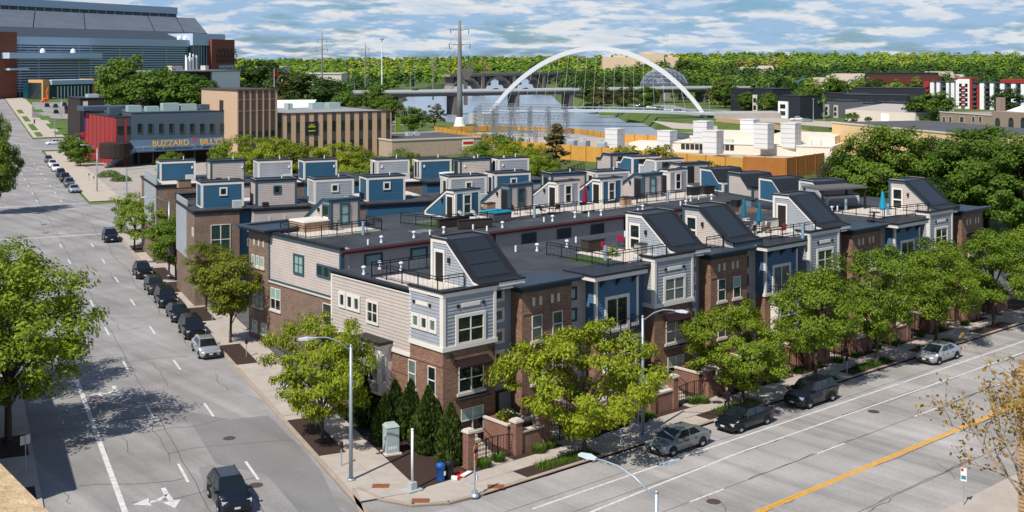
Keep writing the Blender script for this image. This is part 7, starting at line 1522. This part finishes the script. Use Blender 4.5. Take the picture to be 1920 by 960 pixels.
x, y = zpos(1512,880); e = empty('blue_arch_bridge', (x, y, gh(x, y)), R(-35), label='small blue arch bridge among the hillside trees', cat='bridge'); MB().tube([(-17+34*k/16, 0, -1+11*math.sin(math.pi*k/16)) for k in range(17)], .8, 6).build('arch', mat('arch_blue', (.02,.10,.26), .5, .05), e); MB().box(-18,-2,-.4,18,2,.4).build('deck', M_STONE, e)
# ------------------------------------------------------------------ pylons and masts
def pylon(px, z, H, r0, label, arms, base=True):
    x, y = zpos(px, z); e = empty('power_pylon', (x, y, gh(x, y)), R(-41), label=label, cat='pylon', group='steel monopole pylons'); m_ = mat('pylon_steel', (.20,.19,.18), .7, .15, .3)
    MB().lathe([(r0*.8,0),(r0*.68,H*.3),(r0*.48,H*.75),(r0*.32,H)], n=12).build('shaft', m_, e, True)
    if base: MB().lathe([(r0*1.5,0),(r0*1.3,.8),(r0*1.0,H*.08),(r0*.85,H*.085)], n=12).build('footing', M_WHITE, e)
    for f, w in arms:
        MB().tube([(-w,0,H*f+.3),(0,0,H*f-.15),(w,0,H*f+.3)], [.1,.22,.1], 5).build('crossarm', m_, e)
        for s_ in (-1,1): MB().tube([(s_*w,0,H*f+.2),(s_*w*.95,0,H*f-1.6)], .13, 5).build('insulator', M_DARK, e)
    return Vector((x, y, gh(x, y)+H))
p1 = pylon(862, 440, 40.0, 1.55, 'great monopole pylon beside the river, tallest of all', ((.91,3.5),(.77,4.0),(.66,3.5)))
p2 = pylon(604, 700, 42.0, .75, 'monopole pylon over the woods at left centre', ((.58,3.0),(.74,3.2),(.88,2.8)), False); p3 = pylon(685, 760, 36.0, .75, 'smaller monopole pylon over the left end of the road bridge', ((.62,2.6),(.76,2.8),(.88,2.4)), False); p4 = pylon(812, 720, 26.0, .6, 'short monopole pylon just left of the great pylon', ((.8,2.0),), False)
wr_ = MB()
for dz in (2.6, 5.5, 9.0):
    for s_ in (-2, 2):
        for a, b in ((p1, p4+Vector((0,0,4))), (p4+Vector((0,0,4)), p3)):
            wr_.tube([a.lerp(b, k/10)+Vector((s_*.6, s_*.5, -dz-14*(k/10)*(1-k/10))) for k in range(11)], .035, 3, False)
wr_.build('power_line', M_DARK, label='thin power lines strung between the great pylon and the smaller ones', cat='cable')
for px, z, H, lb in ((716,780,38,'tall pale light mast with a ring of lamps left of the great pylon'),):
    x, y = zpos(px, z); e = empty('light_mast', (x, y, gh(x, y)), label=lb, cat='mast'); MB().cyl(0,0,0,H,.5,.3,n=8).build('shaft', M_WHITE, e); MB().lathe([(.6,H),(1.6,H+.2),(1.6,H+1.0),(.6,H+1.2)], n=10).build('lamp_ring', M_GALV, e)
for k, (px, z, H) in enumerate(((643,560,12.5),(665,575,13),(557,640,14),(656,820,20),(770,900,17),(778,900,17),(1418,560,14),(1441,560,13),(1525,470,9),(1545,468,8.5),(1330,520,7),(1252,1500,64))):
    x, y = zpos(px, z); MB().cyl(0,0,0,H,.16 if H < 60 else .25,.10,n=6).lathe([(.3,H),(.35,H+.25),(.1,H+.4)], n=6).build('lamp_post', M_GALV, loc=(x, y, gh(x, y)), label=f'thin distant lamp post, {WORDS[k]} counted from the railway to the right hillside', cat='lamp post', group='distant lamp posts')
# roads and lots beyond the block
lot = [(0,0)]; 
def drape(name, pxz, mt, zo): MB().add([(*zpos(a, b), gh(*zpos(a, b))+zo) for a, b in pxz], [tuple(range(len(pxz)))]).build(name, mt, kind='structure')
drape('arena_parking_lot', [(60,455),(150,445),(190,560),(60,560)], M_ROADL, .10); drape('bridge_road', [(690,440),(760,440),(700,570),(640,580)], M_ROADL, .08); drape('riverside_lot', [(1180,640),(1300,520),(1345,520),(1260,640)], M_ROADL, .06); drape('promenade', [(1345,500),(1560,430),(1700,430),(1700,450),(1560,470),(1350,530)], MATS['pale_pavement'], .06); drape('white_gravel_lot', [(628,520),(668,500),(690,570),(640,590)], mat('gravel_pale', (.62,.60,.56), .9, .1, .2), .06); drape('floodwall_slope', [(1340,470),(1420,440),(1560,360),(1560,385),(1430,470),(1345,500)], mat('slope_ochre', (.34,.24,.10), .9, .15, .2), .09); drape('river_dam', [(1222,476),(1345,440),(1345,414),(1262,424)], mat('dam_sand', (.45,.40,.34), .9, .12, .2), -.02+.1)
drape('park_lawn', [(1690,150),(2050,125),(2050,190),(1700,215)], MATS['verge_grass'], .05)
# ------------------------------------------------------------------ foreground
ed = MB(); ed.box(57.6,14,0,90,27.6,10.4); e = empty('corner_brick_building', (0,0,0), label='brick building with tall windows at the bottom right corner', cat='building')
M_BRO = mat('brick_orange_brown', (.30,.16,.075), .85, .12, 1, kind='brick', col2=(.19,.10,.055), mortar=(.36,.27,.18))
ed.build('wall', M_BRO, e)
for k in range(50): MB().box(57.575,27.25 if k % 2 else 27.05,.2+k*.2,57.95 if k % 2 else 57.8,27.625,.34+k*.2).build('quoin', mat('quoin_tan', (.42,.28,.15), .85, .12), e)
for x in (58.9,61.6,64.5):
    for z in (1.0,4.2,7.2): win(e,(0,27.6),(1,0),0,0,.01,.01) if False else MB().box(x,27.55,z,x+1.7,27.66,z+2.1).build('window', M_GLASSG, e)
for yy in (26.0,23.2,20.4):
    for z in (1.0,4.2,7.2): f_ = MB().box(57.5,yy-1.5,z,57.58,yy,z+2.2).build('window', M_TANW, e); MB().box(57.46,yy-1.38,z+.12,57.5,yy-.12,z+2.08).build('pane', M_GLASSG, f_)
lb_ = empty('left_building', (*SW(-14,69.3), 0), -SA, label='brick building just outside the left edge casting its shadow on the road', cat='building'); MB().box(0,0,0,13.4,22,9.3).build('wall', M_BRICK, lb_); MB().box(-.2,-.2,9.3,13.6,22.2,9.6).build('roof', M_ROOF, lb_)
fw_ = Vector((SS, CC, 0)); rt_ = Vector((CC, -SS, 0))
def cp(px, py, d_): return Vector((0,0,CAMH))+fw_*d_+rt_*((px-960)/FPX*d_)-Vector((0,0,(py-110)/FPX*d_))
lg = [cp(-260,690,3.4), cp(128,960,2.9), cp(190,1080,2.6), cp(-300,1080,2.4)]; zt = lg[1].z
pa = [(cp(-420,690,3.5).x, cp(-420,690,3.5).y), (cp(0,868,3.3).x, cp(0,868,3.3).y), (cp(113,960,2.87).x, cp(113,960,2.87).y), (cp(260,1090,2.4).x, cp(260,1090,2.4).y), (-1.6,.9), (-3.2,2.2)]
zl = CAMH-(868-110)/FPX*3.3
MB().prism(pa[::-1], zl-.5, zl).build('stone_ledge', mat('ledge_stone', (.52,.38,.22), .9, .28, 22, bump=.5), label='rough tan stone ledge of the viewpoint at the bottom left corner', cat='ledge')
